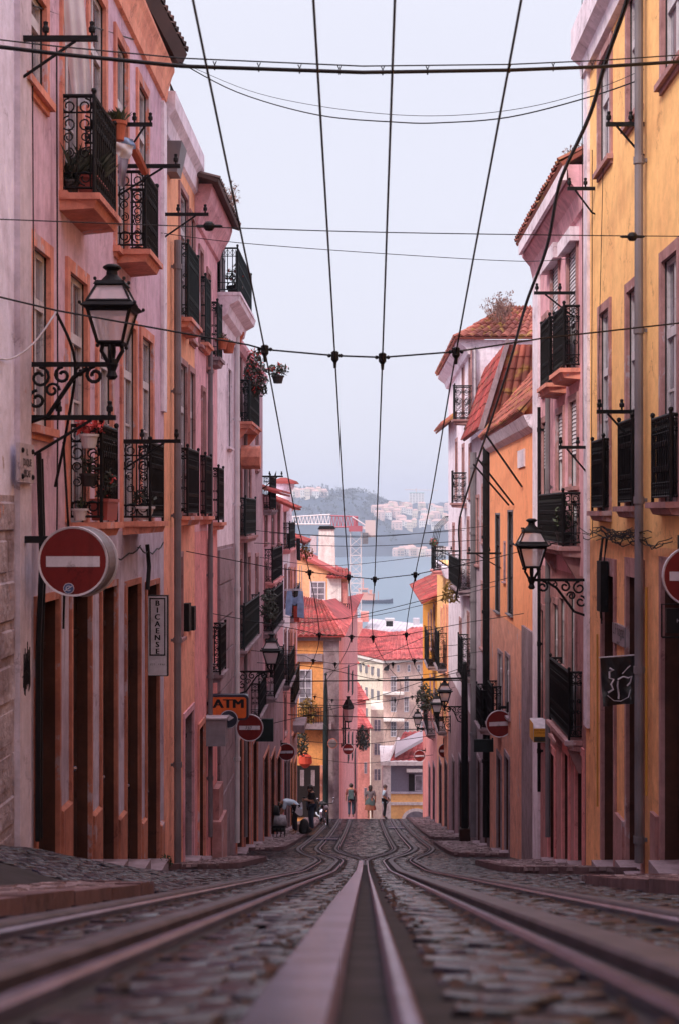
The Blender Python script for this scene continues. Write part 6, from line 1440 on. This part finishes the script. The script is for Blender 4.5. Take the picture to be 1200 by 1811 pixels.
stand = dict(wrl=(.16, .2, .98), ell=(-.04, .26, 1.15), wrr=(.16, -.2, 1.0), elr=(-.05, -.25, 1.16), knl=(-.02, .1, .5), anl=(-.12, .1, .08), tol=(.06, .12, .035), hea=(.02, 0, 1.6), top=(-.02, 0, 1.69))
person('person in a light blue shirt and black trousers standing on the rails, facing right', feet(680, 71.5, .0), math.radians(-12), 1.75, stand, M_sblue, M_btrou, M_shoe, M_hairg, sleeve=.5)
# bags, cart, motorbike
M_bag = simple('black_bag', (.015, .013, .014), .8, noise=.3); M_gbag = simple('grey_bag', (.3, .27, .3), .8, noise=.3, nscale=14, bump=.5)
o = thing('rucksack', 'black rucksack on the pavement between the two people on the left', 'bag', feet(538, 49.2)); x, d, z = o.location
m = MB(); m.lathe((x, d, z), [(.15, 0), (.2, .06), (.18, .26), (.13, .42), (.05, .48)], 7); m.build('sack', M_bag, o, smooth=True); m = MB(); m.tube([(x+.1, d-.24, z+.1), (x+.14, d-.3, z+.25), (x+.08, d-.2, z+.42)], .02, 5); m.build('strap', M_bag, o)
o = thing('folding_cart', 'black folding cart with thin legs and a grey bag on top by the left wall', 'cart', feet(494, 45.6)); x, d, z = o.location
m = MB(); m.box((x-.2, d-.25, z+.3), (x+.2, d+.25, z+.36)); m.box((x-.2, d-.25, z+.18), (x+.2, d+.25, z+.22)); m.build('tray', M_black, o)
for a in (-.18, -.06, .06, .18):
    m = MB(); m.tube([(x+a, d-.22, z), (x+a, d-.22, z+.32)], .014, 5); m.build('leg', M_black, o)
    m = MB(); m.tube([(x+a, d+.22, z), (x+a, d+.22, z+.32)], .014, 5); m.build('leg', M_black, o)
m = MB(); m.tube([(x-.22, d, z+.3), (x-.26, d, z+.9), (x-.15, d, z+1.0)], .018, 5); m.build('handle', M_black, o)
m = MB(); m.hexa([(x-.2, d-.05, z+.66), (x+.02, d-.05, z+.66), (x+.02, d+.2, z+.66), (x-.2, d+.2, z+.66), (x-.16, d, z+.92), (x-.02, d, z+.9), (x-.03, d+.16, z+.93), (x-.15, d+.16, z+.95)]); tag(m.build('bag', M_bag, None, loc=(x-.08, d+.05, z+.7), smooth=True), 'black bag standing above the grey bag on the folding cart', 'bag')
m = MB(); m.hexa([(x-.19, d-.2, z+.37), (x+.27, d-.2, z+.37), (x+.25, d+.14, z+.37), (x-.18, d+.14, z+.37), (x-.15, d-.16, z+.62), (x+.22, d-.14, z+.58), (x+.2, d+.1, z+.64), (x-.12, d+.1, z+.68)]); tag(m.build('bag', M_gbag, None, loc=(x+.05, d, z+.36), smooth=True), 'crumpled grey bag lying on the black folding cart', 'bag')
m = MB(); p = feet(531, 52); m.box((p[0]-.12, p[1]-.12, p[2]), (p[0]+.12, p[1]+.12, p[2]+.22)); m.box((p[0]-.13, p[1]-.13, p[2]+.2), (p[0]+.13, p[1]+.13, p[2]+.25)); tag(m.build('box', simple('card_box', (.3, .2, .17), .8), None, loc=p), 'small pale cardboard box on the pavement behind the bending person', 'box')
o = thing('motorbike', 'black motorbike with chrome parts parked by the dark door of the orange house', 'motorbike', feet(572, 63, .0)); x, d, z = o.location
fx, fy = .22, -.975
T = lambda a, b_, c: (x+a*fx-b_*fy, d+a*fy+b_*fx, z+c)     # a forward (towards the camera), b sideways
M_chr = simple('chrome', (.75, .73, .78), .15, metal=1.)
for a in (.68, -.66):
    m = MB(); m.tube([T(a+.29*math.cos(t), 0, .31+.29*math.sin(t)) for t in np.linspace(0, 2*PI, 25)[:-1]], .055, 8, closed=True); w_ = m.build('wheel', M_black, o)
    m = MB(); m.tube([T(a+.2*math.cos(t), 0, .31+.2*math.sin(t)) for t in np.linspace(0, 2*PI, 21)[:-1]], .02, 5, closed=True)
    for k in range(6): t = k*PI/3; m.tube([T(a, 0, .31), T(a+.2*math.cos(t), 0, .31+.2*math.sin(t))], .01, 4)
    m.build('rim', M_chr, w_)
m = MB(); m.tube([T(.68, .07, .31), T(.5, .07, .95)], .025, 6); m.tube([T(.68, -.07, .31), T(.5, -.07, .95)], .025, 6); m.build('fork', M_chr, o)
m = MB(); m.tube([T(.48, 0, .85), T(.1, 0, .5), T(-.2, 0, .4), T(-.66, 0, .31)], .045, 6); m.tube([T(.48, 0, .85), T(-.1, 0, .78), T(-.6, 0, .8)], .04, 6); m.build('frame', M_black, o)
m = MB(); m.ball(T(.15, 0, .86), (.17, .27, .14), 10, 7); m.build('tank', M_black, o, smooth=True)
m = MB(); m.ball(T(-.35, 0, .86), (.14, .36, .08), 10, 6); m.build('seat', M_dark, o, smooth=True)
m = MB(); m.lathe(T(0, 0, .48), [(.05, -.2), (.17, -.15), (.18, .1), (.1, .2)], 10); m.build('engine', M_chr, o)
m = MB(); m.lathe(T(.66, 0, .86), [(.05, .12), (.1, .08), (.11, 0)], 14, 'y'); m.build('headlight', M_signw, o, smooth=True)
m = MB(); m.tube([T(.48, -.36, 1.03), T(.52, -.15, 1.0), T(.52, .15, 1.0), T(.48, .36, 1.03)], .018, 6); m.build('handlebar', M_black, o)
for sg in (-1, 1): 
    m = MB(); m.tube([T(.5, sg*.3, 1.02), T(.5, sg*.36, 1.2)], .009, 4); m.ball(T(.5, sg*.36, 1.22), (.06, .02, .045), 8, 5); m.build('mirror', M_chr, o)
m = MB(); m.tube([T(.1, -.15, .35), T(-.5, -.18, .32), T(-.75, -.18, .36)], .04, 7); m.build('exhaust', M_chr, o)
# ================================================================== houses and things beyond the crest
M_cream = PK('plaster_cream', (.82, .72, .6), (.6, .46, .4), amt=.25)
M_bgwhite = PK('plaster_bright', (.84, .78, .76), (.6, .52, .52), amt=.2)
M_bgpink = PK('plaster_coral', (.72, .3, .27), (.55, .2, .18), amt=.35)
M_bgor = PK('plaster_tangerine', (.82, .36, .13), (.6, .24, .1), amt=.45)
M_metal = simple('roof_metal', (.5, .46, .5), .5, noise=.15, nscale=.6)
M_redroof = island('roof_tile_coral', (.36, .05, .055), (.56, .12, .11), rough=.8, nscale=1.5, bump=.3)
class Block:
    """free-standing house: front faces the camera between photo columns x1..x2 at distance d; optional side wall going back to d2"""
    def __init__(b, name, label, cat, d): b.o = thing(name, label, cat, (0, d, zr(min(d, 455)))); b.d = d
    def at(b, o): b.o.location = o
    def box(b, name, mat, x1, x2, yt, yb, dd=None, deep=6., parent=None):
        d = dd or b.d; p, q_ = P(x1, yt, d), P(x2, yb, d); m = MB(); m.box((p.x, d, q_.z), (q_.x, d+deep, p.z)); return m.build(name, mat, parent or b.o)
    def win(b, x1, x2, yt, yb, dd=None, frame=None, grid=(2, 3), proud=.05, name='window', sill=False):
        d = dd or b.d; p, q_ = P(x1, yt, d), P(x2, yb, d); fr = frame or M_signw; m = MB(); w_ = (q_.x-p.x)*.09
        m.box((p.x, d-proud, q_.z), (p.x+w_, d+.02, p.z)); m.box((q_.x-w_, d-proud, q_.z), (q_.x, d+.02, p.z)); m.box((p.x+w_, d-proud, p.z-w_), (q_.x-w_, d+.02, p.z)); m.box((p.x+w_, d-proud, q_.z), (q_.x-w_, d+.02, q_.z+w_))
        for i in range(1, grid[0]): x = p.x+(q_.x-p.x)*i/grid[0]; m.box((x-w_*.35, d-proud*.8, q_.z+w_), (x+w_*.35, d+.015, p.z-w_))
        for j in range(1, grid[1]): z = q_.z+(p.z-q_.z)*j/grid[1]; m.box((p.x+w_, d-proud*.7, z-w_*.35), (q_.x-w_, d+.012, z+w_*.35))
        wi = m.build(name, fr, b.o)
        m = MB(); m.quad((p.x+w_*.5, d-.012, q_.z+w_*.5), (q_.x-w_*.5, d-.012, q_.z+w_*.5), (q_.x-w_*.5, d-.012, p.z-w_*.5), (p.x+w_*.5, d-.012, p.z-w_*.5)); m.build('pane', M_glass, wi)
        return wi
zg = lambda d: zr(d)-1.5
# orange corner house where the street narrows
b = Block('corner_house', 'orange corner house with a red hipped roof where the street narrows', 'house', 75.)
xl, xc = -4.6, P(600, 0, 75).x; zt = (910-1132)*75/F
m = MB(); m.box((xl, 75, zg(80)), (P(572, 0, 75).x, 80, zt)); m.build('front_wall', M_bgor, b.o)
m = MB(); m.box((P(572, 0, 75).x, 74.94, zg(80)), (xc, 80, zt)); m.build('stone_pier', M_stone, b.o)
xs2 = P(631, 0, 113).x
m = MB(); m.hexa([(xc, 75, zg(115)), (xs2, 113, zg(115)), (xs2-6, 113, zg(115)), (xc-1, 80, zg(115)), (xc, 75, zt), (xs2, 113, zt), (xs2-6, 113, zt), (xc-1, 80, zt)]); m.build('side_wall', M_rose, b.o)
m = MB(); m.box((xl, 74.8, zt-.02), (xc+.06, 75.1, zt+.25)); m.build('eaves_band', M_stone, b.o)
ro = tile_sheet((xl-1, 74.5, zt+.25), (xc+.25, 74.5, zt+.25), (P(570, 0, 84).x, 84, (910-1062)*84/F), (P(515, 0, 84).x, 84, (910-1052)*84/F), M_tile, b.o, sp=.3, rise=.09)
tile_sheet((xc+.25, 74.5, zt+.25), (xs2+.5, 113, zt+.35), (P(606, 0, 113).x, 113, (910-1098)*113/F), (P(570, 0, 84).x, 84, (910-1062)*84/F), M_redroof, b.o, sp=.45, rise=.08)
m = MB(); m.box((xl, 74.88, (910-1170)*75/F), (P(571, 0, 75).x, 75.02, (910-1156)*75/F)); m.build('string_course', M_stone, b.o)
b.win(529, 552, 1184, 1250, 75, frame=M_signw, grid=(2, 4)); b.box('balcony', M_stone, 522, 586, 1280, 1290, 74.3, .75)
m = MB(); z0 = (910-1280)*74.3/F
for i in range(14): x = P(524+i*4.4, 0, 74.35).x; m.tube([(x, 74.35, z0), (x, 74.35, z0+.85)], .014, 4)
m.tube([(P(522, 0, 74.35).x, 74.35, z0+.85), (P(586, 0, 74.35).x, 74.35, z0+.85)], .02, 4); m.build('railing', M_iron, b.o)
b.box('door', M_dark, 526, 566, 1354, 1445, 74.93, .1); b.box('door_panel', M_stone, 531, 538, 1362, 1390, 74.9, .04); b.box('door_panel', M_stone, 550, 557, 1362, 1390, 74.9, .04)
b.box('door_surround', M_salmon, 566, 572, 1354, 1445, 74.85, .2)
for k, (dd, yt, yb) in enumerate(((88, 1180, 1225), (88, 1300, 1350), (97, 1190, 1230), (97, 1300, 1345), (104, 1330, 1440))):
    f = (dd-75)/(113-75); x = xc+(xs2-xc)*f; m = MB(); m.hexa([(x-.2, dd, (910-yb)*dd/F), (x+.04, dd, (910-yb)*dd/F), (x+.1, dd+1.6, (910-yb)*dd/F), (x-.2, dd+1.6, (910-yb)*dd/F), (x-.2, dd, (910-yt)*dd/F), (x+.04, dd, (910-yt)*dd/F), (x+.1, dd+1.6, (910-yt)*dd/F), (x-.2, dd+1.6, (910-yt)*dd/F)]); m.build('window' if k < 4 else 'door', M_dark, b.o)
for dd, y0, y1 in ((79, 1255, 1320), (82, 1255, 1320)): x = xc+(xs2-xc)*(dd-75)/38+.06; m = MB(); m.tube([(x, dd, (910-y0)*dd/F), (x, dd, (910-y1)*dd/F)], .05, 6); m.build('wall_cable', M_iron, b.o)
plant('potted_plant', 'ochre and green bushes filling the balcony of the orange corner house', 'plant', (P(545, 0, 74.5).x, 74.55, (910-1280)*74.5/F), None, (.55, .3, .75), 420, .2, mat=M_leafy, seed=31)
plant('potted_plant', 'dark creeper hanging at the left edge of the orange corner house', 'plant', (P(533, 0, 72).x, 72.5, (910-1338)*72/F), None, (.4, .4, .7), 300, .2, mat=M_leafd, seed=32)
plant('potted_plant', 'dark green climber on the pink side wall down the street', 'plant', (P(641, 0, 108).x, 108, (910-1325)*108/F), None, (.55, .7, 1.0), 500, .25, mat=M_leafd, seed=33)
c = P(540, 1358, 73.6); m = MB(); m.lathe((c.x, c.y, c.z), [(.1, 0), (.36, .25), (.32, .6), (.05, .8)], 12); tag(m.build('lantern_shade', M_redc, None, loc=c), 'round red paper lantern above the dark door of the orange house', 'lantern')
o_ = thing('wall_lamp', 'small lantern on the pink side wall behind the orange mast', 'street lamp', P(615, 1290, 78)); c = P(615, 1262, 78)
m = MB(); m.lathe((c.x, c.y, 0), [(.05, c.z-.5), (.2, c.z-.45), (.3, c.z+.3), (.34, c.z+.34), (.14, c.z+.75), (.08, c.z+.8), (.12, c.z+.95)], 4); m.build('lantern_frame', M_iron, o_); m = MB(); m.lathe((c.x, c.y-.03, 0), [(.19, c.z-.38), (.285, c.z+.25)], 4); m.build('glass', M_lglass, o_, fix=False)
m = MB(); m.box((P(600, 0, 78).x, 78, c.z-.85), (P(618, 0, 78).x, 78.05, c.z-.78)); m.tube([(c.x, 78, c.z-.8), (c.x, 78, c.z-.45)], .03, 5); m.build('bracket', M_iron, o_)
# gabled house above its roof
b = Block('gabled_house', 'light orange gabled house with a small six paned white window above the red hipped roof', 'house', 92.)
d = 92.; m = MB(); m.prism([P(500, 975, d), P(525, 980, d), P(612, 1024, d), P(612, 1170, d), P(500, 1170, d)], (0, 9, 0)); m.build('gable_wall', PK('plaster_apricot', (.88, .46, .26), (.72, .34, .2), amt=.2), b.o)
b.win(548, 576, 1028, 1062, d, grid=(2, 3)); b.box('pale_annex', M_bgwhite, 579, 602, 1020, 1110, d-.35, 2); b.box('pink_wall', M_bgpink, 602.4, 612.5, 1030, 1130, d-.2, 4)
m = MB(); m.prism([P(500, 972, d-.3), P(525, 977, d-.3), P(617, 1022, d-.3), P(617, 1027, d-.3), P(525, 983, d-.3), P(500, 978, d-.3)], (0, 9.5, 0)); m.build('roof', M_redroof, b.o)
tile_sheet(P(576, 1021, d-.8), P(620, 1022, d-.8), P(614, 1006, d+1.5), P(586, 1004, d+1.5), M_tile, b.o, 'porch_roof', sp=.25, rise=.07)
m = MB(); p0, p1 = P(598, 1100, d-.7), P(617, 1068, d-.7)
for i in range(6): x = p0.x+(p1.x-p0.x)*i/5; m.tube([(x, d-.7, p0.z), (x, d-.7, p1.z)], .025, 4)
for z in (p0.z, p1.z, (p0.z+p1.z)/2): m.tube([(p0.x, d-.7, z), (p1.x, d-.7, z)], .025, 4)
m.build('railing', M_iron, b.o)
m = MB(); a_, c_ = P(562, 1012, 97), P(593, 936, 97); m.hexa([(a_.x, 97, a_.z), (c_.x, 97, a_.z), (c_.x, 98.1, a_.z), (a_.x, 98.1, a_.z), (a_.x+.08, 97, c_.z), (c_.x-.08, 97, c_.z), (c_.x-.08, 98.1, c_.z), (a_.x+.08, 98.1, c_.z)]); ch = m.build('chimney', M_bgwhite, b.o)
m = MB(); m.prism([(a_.x-.02, 96.9, c_.z), (c_.x+.02, 96.9, c_.z), (c_.x-.12, 96.9, c_.z+.22), (a_.x+.14, 96.9, c_.z+.22)], (0, 1.3, 0)); m.build('chimney_cap', M_iron, ch)
b.box('vent_box', M_rim, 549, 560, 948, 978, 98, 1.)
# small house with the yellow base, closing the view
b = Block('small_house', 'small house with grey upper wall, yellow base and steep red tiled roof closing the view', 'house', 108.)
d = 108.; b.box('grey_wall', simple('slate_wall', (.2, .18, .24), .7, noise=.1), 688, 800, 1350, 1403, d, 7); b.box('yellow_wall', M_yellow, 690, 800, 1403, 1500, d-.1, 7.2); b.box('corner_pier', M_bgwhite, 676, 690, 1352, 1500, d-.25, 7)
b.box('cornice', M_bgwhite, 672, 800, 1347, 1354, d-.5, 7.5); b.box('band', M_bgwhite, 690.3, 800, 1419, 1424, d-.22, .3); b.box('sill_band', M_signw, 690.3, 800, 1401, 1404, d-.2, .3)
b.win(733, 746, 1371, 1399, d, grid=(1, 1)); b.box('shutter', M_dark, 722, 732, 1369, 1399, d-.05, .1); b.box('canopy', M_bgwhite, 718, 746, 1361, 1366, d-.5, .6)
tile_sheet(P(684, 1351, d-.3), P(800, 1351, d-.3), P(800, 1290, d+4), P(712, 1296, d+4), M_redroof, b.o, sp=.45, rise=.1)
m = MB(); q4 = [P(697, 1340, d-.1), P(748, 1311, d+.6), P(748, 1296, d+1.8), P(699, 1318, d+1.6)]; m.prism(q4, (0, 0, .25)); m.build('skylight', M_metal, b.o)
m = MB(); m.tube([P(683, 1350, d-.4), P(704, 1306, d+2.6)], .14, 6); m.build('verge', M_bgwhite, b.o)
m = MB(); c = P(735, 1446, d-.15); m.prism([(c.x+1.1*math.cos(t), d-.16, c.z-.2+.9*math.sin(t)) for t in np.linspace(0, PI, 13)], (0, .2, 0)); m.build('arched_window', M_bgwhite, b.o); m = MB(); m.prism([(c.x+.85*math.cos(t), d-.2, c.z-.2+.68*math.sin(t)) for t in np.linspace(0, PI, 13)], (0, .1, 0)); m.build('arch_glass', M_glass, b.o)
# pink row on the left below the crest
for (lb, x1, x2, yt, d, mat, roof) in (('coral pink house with a tiled eave behind the climber, below the crest', 600, 653, 1288, 121., M_bgpink, True), ('bright orange house behind the person with the rust skirt', 655, 677, 1255, 133., M_cream, False), ('rose house with a small red roof in front of the cream building', 590, 646, 1238, 128., M_rose, True)):
    b = Block('town_house', lb, 'house', d); b.box('wall', mat, x1, x2, yt, 1560, d, 7)
    for i, x in enumerate(np.linspace(x1+6, x2-10, 3 if x2-x1 > 30 else 2)):
        for y in (yt+18, yt+60, yt+105): b.win(x, x+5, y, y+20, d, grid=(1, 2))
    if roof:
        p, q_ = P(x1, yt, d-.5), P(x2+6, yt, d-.5); tile_sheet((p.x, d-.5, p.z), (q_.x, d-.5, p.z), (q_.x-1, d+3, p.z+1.2), (p.x, d+3, p.z+1.2), M_redroof, b.o, sp=.45)
# large cream building
b = Block('apartment_house', 'large cream and pink building with many windows, striped awnings and red hipped roof', 'building', 150.)
d = 150.; m = MB(); A, B_, C_ = P(624, 0, 158), P(676, 0, 150), P(760, 0, 152)
zt_, zb_ = (910-1172)*150/F, -44
m.add([(A.x, 158, zb_), (B_.x, 150, zb_), (B_.x, 150, zt_), (A.x, 158, zt_), (B_.x, 165, zb_), (B_.x, 165, zt_), (A.x, 165, zb_), (A.x, 165, zt_)], [(0, 1, 2, 3), (1, 4, 5, 2), (4, 6, 7, 5), (6, 0, 3, 7), (3, 2, 5, 7)]); m.build('cream_wall', M_cream, b.o)
m = MB(); m.add([(B_.x+.01, 150, zb_), (C_.x, 152, zb_), (C_.x, 152, zt_), (B_.x+.01, 150, zt_), (B_.x+.01, 165, zb_), (C_.x, 165, zb_), (C_.x, 165, zt_), (B_.x+.01, 165, zt_)], [(0, 1, 2, 3), (1, 5, 6, 2), (5, 4, 7, 6), (4, 0, 3, 7), (3, 2, 6, 7)]); m.build('pink_wall', PK('plaster_blush', (.78, .56, .5), (.6, .4, .38), amt=.25), b.o)
for k in range(5):
    for y, hh in ((1184, 14), (1224, 16), (1262, 14)):
        f = (k+.5)/5; x = A.x+(B_.x-A.x)*f; dd = 158-8*f; m = MB(); w_ = .3
        m.hexa([(x-w_, dd-.06+.25*w_*3, (910-y-hh)*150/F), (x+w_, dd-.06-.1, (910-y-hh)*150/F), (x+w_, dd+.3, (910-y-hh)*150/F), (x-w_, dd+.6, (910-y-hh)*150/F), (x-w_, dd-.06+.25*w_*3, (910-y)*150/F), (x+w_, dd-.06-.1, (910-y)*150/F), (x+w_, dd+.3, (910-y)*150/F), (x-w_, dd+.6, (910-y)*150/F)]); m.build('window', M_fwin, b.o)
for x1, x2 in ((690, 700), (714, 722), (743, 752)):
    for y in (1196, 1232, 1276, 1318): b.win(x1, x2, y, y+27, 149.9, grid=(2, 3), proud=.12)
for y in (1215, 1262): b.box('balcony', M_bgwhite, 676, 714, y+10, y+14, 149.2, 1.); 
m = MB(); m.prism([(A.x-.3, 157.4, zt_), (B_.x, 149.5, zt_), (C_.x+.3, 151.5, zt_), (C_.x+.3, 153, zt_), (B_.x, 151.2, zt_), (A.x-.3, 159, zt_)], (0, 0, .35)); m.build('cornice', M_bgwhite, b.o)
tile_sheet((B_.x, 149.3, zt_+.36), (C_.x+.4, 151.2, zt_+.36), (C_.x-1, 161, zt_+2.3), (B_.x+1, 161, zt_+2.3), M_redroof, b.o, sp=.5, rise=.1)
tile_sheet((A.x-.3, 157.2, zt_+.36), (B_.x, 149.3, zt_+.36), (B_.x+1, 161, zt_+2.3), (A.x+1, 166, zt_+2.3), M_redroof, b.o, sp=.5, rise=.1)
for x in (697, 716, 733): b.win(x+4, x+9, 1176, 1188, 149.6, grid=(1, 2), proud=.08)
for k in range(6):
    f = k/6; p = P(630+k*9.5, 1155+k*2.2, 157.5-8*f); m = MB(); w_ = 8*157/F; m.hexa([(p.x, p.y-1.2, p.z-1.05), (p.x+w_, p.y-1.6, p.z-1.05), (p.x+w_, p.y-1.2, p.z-1.0), (p.x, p.y-.8, p.z-1.0), (p.x+.25, p.y+.8, p.z+.1), (p.x+.25+w_, p.y+.4, p.z+.1), (p.x+.25+w_, p.y+.5, p.z+.16), (p.x+.25, p.y+.9, p.z+.16)]); m.build('awning', M_redroof if k % 2 == 0 else M_black, b.o)
# roofs behind it
b = Block('red_roof_house', 'long house with a broad red tiled roof and dark skylights behind the cream building', 'house', 185.)
d = 185.; b.box('wall', M_cream, 628, 770, 1150, 1250, d, 14)
tile_sheet(P(628, 1152, d-.5), P(770, 1150, d-.5), P(770, 1112, d+9), P(640, 1122, d+9), M_redroof, b.o, sp=.7, rise=.1, step=.9)
for x in (646, 656, 672): b.box('skylight', M_dark, x, x+9, 1133, 1144, d+1.5, 1.2)
for k in range(5): b.win(633+k*9, 639+k*9, 1142, 1150, d-.7, grid=(2, 1), name='dormer_window')
b = Block('metal_roof_house', 'low house with a pale grey sheet metal roof in front of the river', 'house', 225.)
d = 225.; b.box('wall', M_bgwhite, 634, 770, 1128, 1200, d, 12)
m = MB(); 
for k in range(16):
    f0, f1 = k/16, (k+.93)/16; a_, c_ = P(636, 1124, d), P(745, 1130, d); e_, g_ = P(655, 1096, d+12), P(770, 1108, d+12)
    m.prism([a_+(c_-a_)*f0, a_+(c_-a_)*f1, e_+(g_-e_)*f1, e_+(g_-e_)*f0], (0, 0, .2))
m.build('roof', M_metal, b.o)
b.box('dormer', M_dark, 682, 694, 1098, 1108, d+1, 2); b.box('dormer_roof', M_metal, 680, 697, 1095, 1098.5, d+.7, 3)
b.box('chimney', M_bgpink, 637, 651, 1083, 1100, d+4, 3); b.box('chimney', M_rim, 730, 741, 1094, 1105, d+6, 2); b.box('side_wing', M_bgpink, 627, 640, 1100, 1200, d-1, 8)
b = Block('red_roof_house', 'house with a flat red roof stretching right of the grey metal roof', 'house', 205.)
b.box('wall', M_bgwhite, 700, 800, 1130, 1220, 205, 9); tile_sheet(P(690, 1132, 204.5), P(800, 1132, 204.5), P(800, 1106, 214), P(725, 1110, 214), M_redroof, b.o, sp=.8, rise=.1, step=1)
# tower crane
M_cw = simple('crane_white', (.72, .62, .64), .5); M_cr = simple('crane_red', (.42, .1, .13), .5)
d = 260.; o = thing('tower_crane', 'tower crane with a white mast and a white and red jib above the rooftops', 'crane', (P(628, 0, d).x, d, -50))
x0, x1 = P(619, 0, d).x, P(638, 0, d).x; zt_ = (910-938)*d/F; wj = (x1-x0)
m = MB()
for xx in (x0, x1):
    for yy in (d, d+wj): m.tube([(xx, yy, -50), (xx, yy, zt_)], .1, 4)
z = -50.; k = 0
while z < zt_-1.5:
    for (xa, ya, xb, yb) in ((x0, d, x1, d), (x1, d, x1, d+wj), (x1, d+wj, x0, d+wj), (x0, d+wj, x0, d)):
        if k % 2: xa, xb, ya, yb = xb, xa, yb, ya
        m.tube([(xa, ya, z), (xb, yb, z+1.7)], .05, 4, cap=False); m.tube([(xa, ya, z), (xb, yb, z)], .045, 4, cap=False)
    z += 1.7; k += 1
m.build('mast', M_cw, o, fix=False)
def truss(name, xa, xb, zlo, zhi0, zhi1, mat, n):
    m = MB(); y0, y1 = d-.1, d+1.5
    for yy in (y0, y1): m.tube([(xa, yy, zlo), (xb, yy, zlo)], .13, 4)
    m.tube([(xa, (y0+y1)/2, zhi0), (xb, (y0+y1)/2, zhi1)], .13, 4)
    for i in range(n):
        f0, f1 = i/n, (i+1)/n; a_, c_ = xa+(xb-xa)*f0, xa+(xb-xa)*f1; fm = (f0+f1)/2; t = (xa+(xb-xa)*fm, (y0+y1)/2, zhi0+(zhi1-zhi0)*fm)
        for yy in (y0, y1): m.tube([(a_, yy, zlo), t], .06, 4, cap=False); m.tube([t, (c_, yy, zlo)], .06, 4, cap=False)
        m.tube([(a_, y0, zlo), (c_, y1, zlo)], .05, 4, cap=False)
    return m.build(name, mat, o, fix=False)
zl = (910-932)*d/F
truss('jib', P(420, 0, d).x, P(584, 0, d).x, zl+.5, (910-920)*d/F, (910-910)*d/F, M_cw, 26); truss('jib_root', P(584, 0, d).x, P(632, 0, d).x, zl, (910-912)*d/F, (910-914)*d/F, M_cr, 8)
m = MB(); a_, c_ = P(616, 915, d), P(640, 940, d); m.box((a_.x, d-.4, c_.z), (c_.x, d+1.9, (910-930)*d/F)); m.tube([(P(628, 0, d).x, d+.6, c_.z), (P(628, 0, d).x, d+.6, a_.z)], .5, 6); m.build('slewing_unit', M_cr, o)
m = MB(); a_, c_ = P(620, 931, d), P(662, 936, d); m.box((a_.x, d-.2, c_.z), (c_.x, d+1.6, a_.z)); m.tube([P(622, 914, d), P(650, 932, d)], .12, 4); m.build('counter_jib', M_cw, o)
m = MB(); a_, c_ = P(645, 920, d), P(663, 950, d); m.box((a_.x, d-.3, c_.z), (c_.x, d+1.7, a_.z)); m.build('counterweight', simple('crane_block', (.62, .48, .48), .7), o)
m = MB(); a_, c_ = P(640, 942, d), P(650, 962, d); m.box((a_.x, d-.9, c_.z), (c_.x, d+.3, a_.z)); m.build('cab', M_pipe, o)
# tug on the river
d = 880.; o = thing('tugboat', 'dark blue hulled tug with pinkish superstructure on the river', 'boat', (P(660, 0, d).x, d, SEA))
M_hull = simple('hull_blue', (.04, .05, .09), .5); M_sup = simple('ship_pink', (.75, .34, .27), .6)
xa, xb = P(625, 0, d).x, P(694, 0, d).x; m = MB(); zt_ = (910-1061)*d/F
sec = [(0, .7, 1.2), (.06, 2.6, .6), (.3, 3.2, 0), (.75, 3.2, 0), (.93, 2.2, .4), (1, .25, 1.0)]
vs = []
for f, w_, dz in sec:
    x = xa+(xb-xa)*f; vs += [(x, d-w_, zt_+dz), (x, d-w_*.7, SEA-.6), (x, d+w_*.7, SEA-.6), (x, d+w_, zt_+dz)]
m.add(vs, [(i*4+k, i*4+(k+1) % 4, i*4+4+(k+1) % 4, i*4+4+k) for i in range(5) for k in range(4)]+[(0, 1, 2, 3), (20, 23, 22, 21)]); m.build('hull', M_hull, o)
for nm, x1, x2, yt, yb in (('deckhouse', 629, 662, 1051, 1062), ('wheelhouse', 633, 650, 1041, 1051), ('funnel', 652, 657, 1044, 1052)):
    a_, c_ = P(x1, yt, d), P(x2, yb, d); m = MB(); m.box((a_.x, d-2.3, c_.z), (c_.x, d+2.3, a_.z)); m.box((a_.x-.2, d-2.5, a_.z), (c_.x+.2, d+2.5, a_.z+.25)); m.build(nm, M_sup, o)
m = MB(); m.tube([P(641, 1042, d), P(641, 1022, d)], .35, 5); m.tube([P(638, 1032, d), P(644, 1032, d)], .2, 4); m.tube([P(668, 1062, d), P(668, 1046, d)], .2, 4); m.build('mast', M_sup, o)
m = MB(); a_, c_ = P(635, 1043, d), P(649, 1047, d); m.box((a_.x, d-2.4, c_.z), (c_.x, d-2.2, a_.z)); m.build('bridge_window', M_fwin, o)
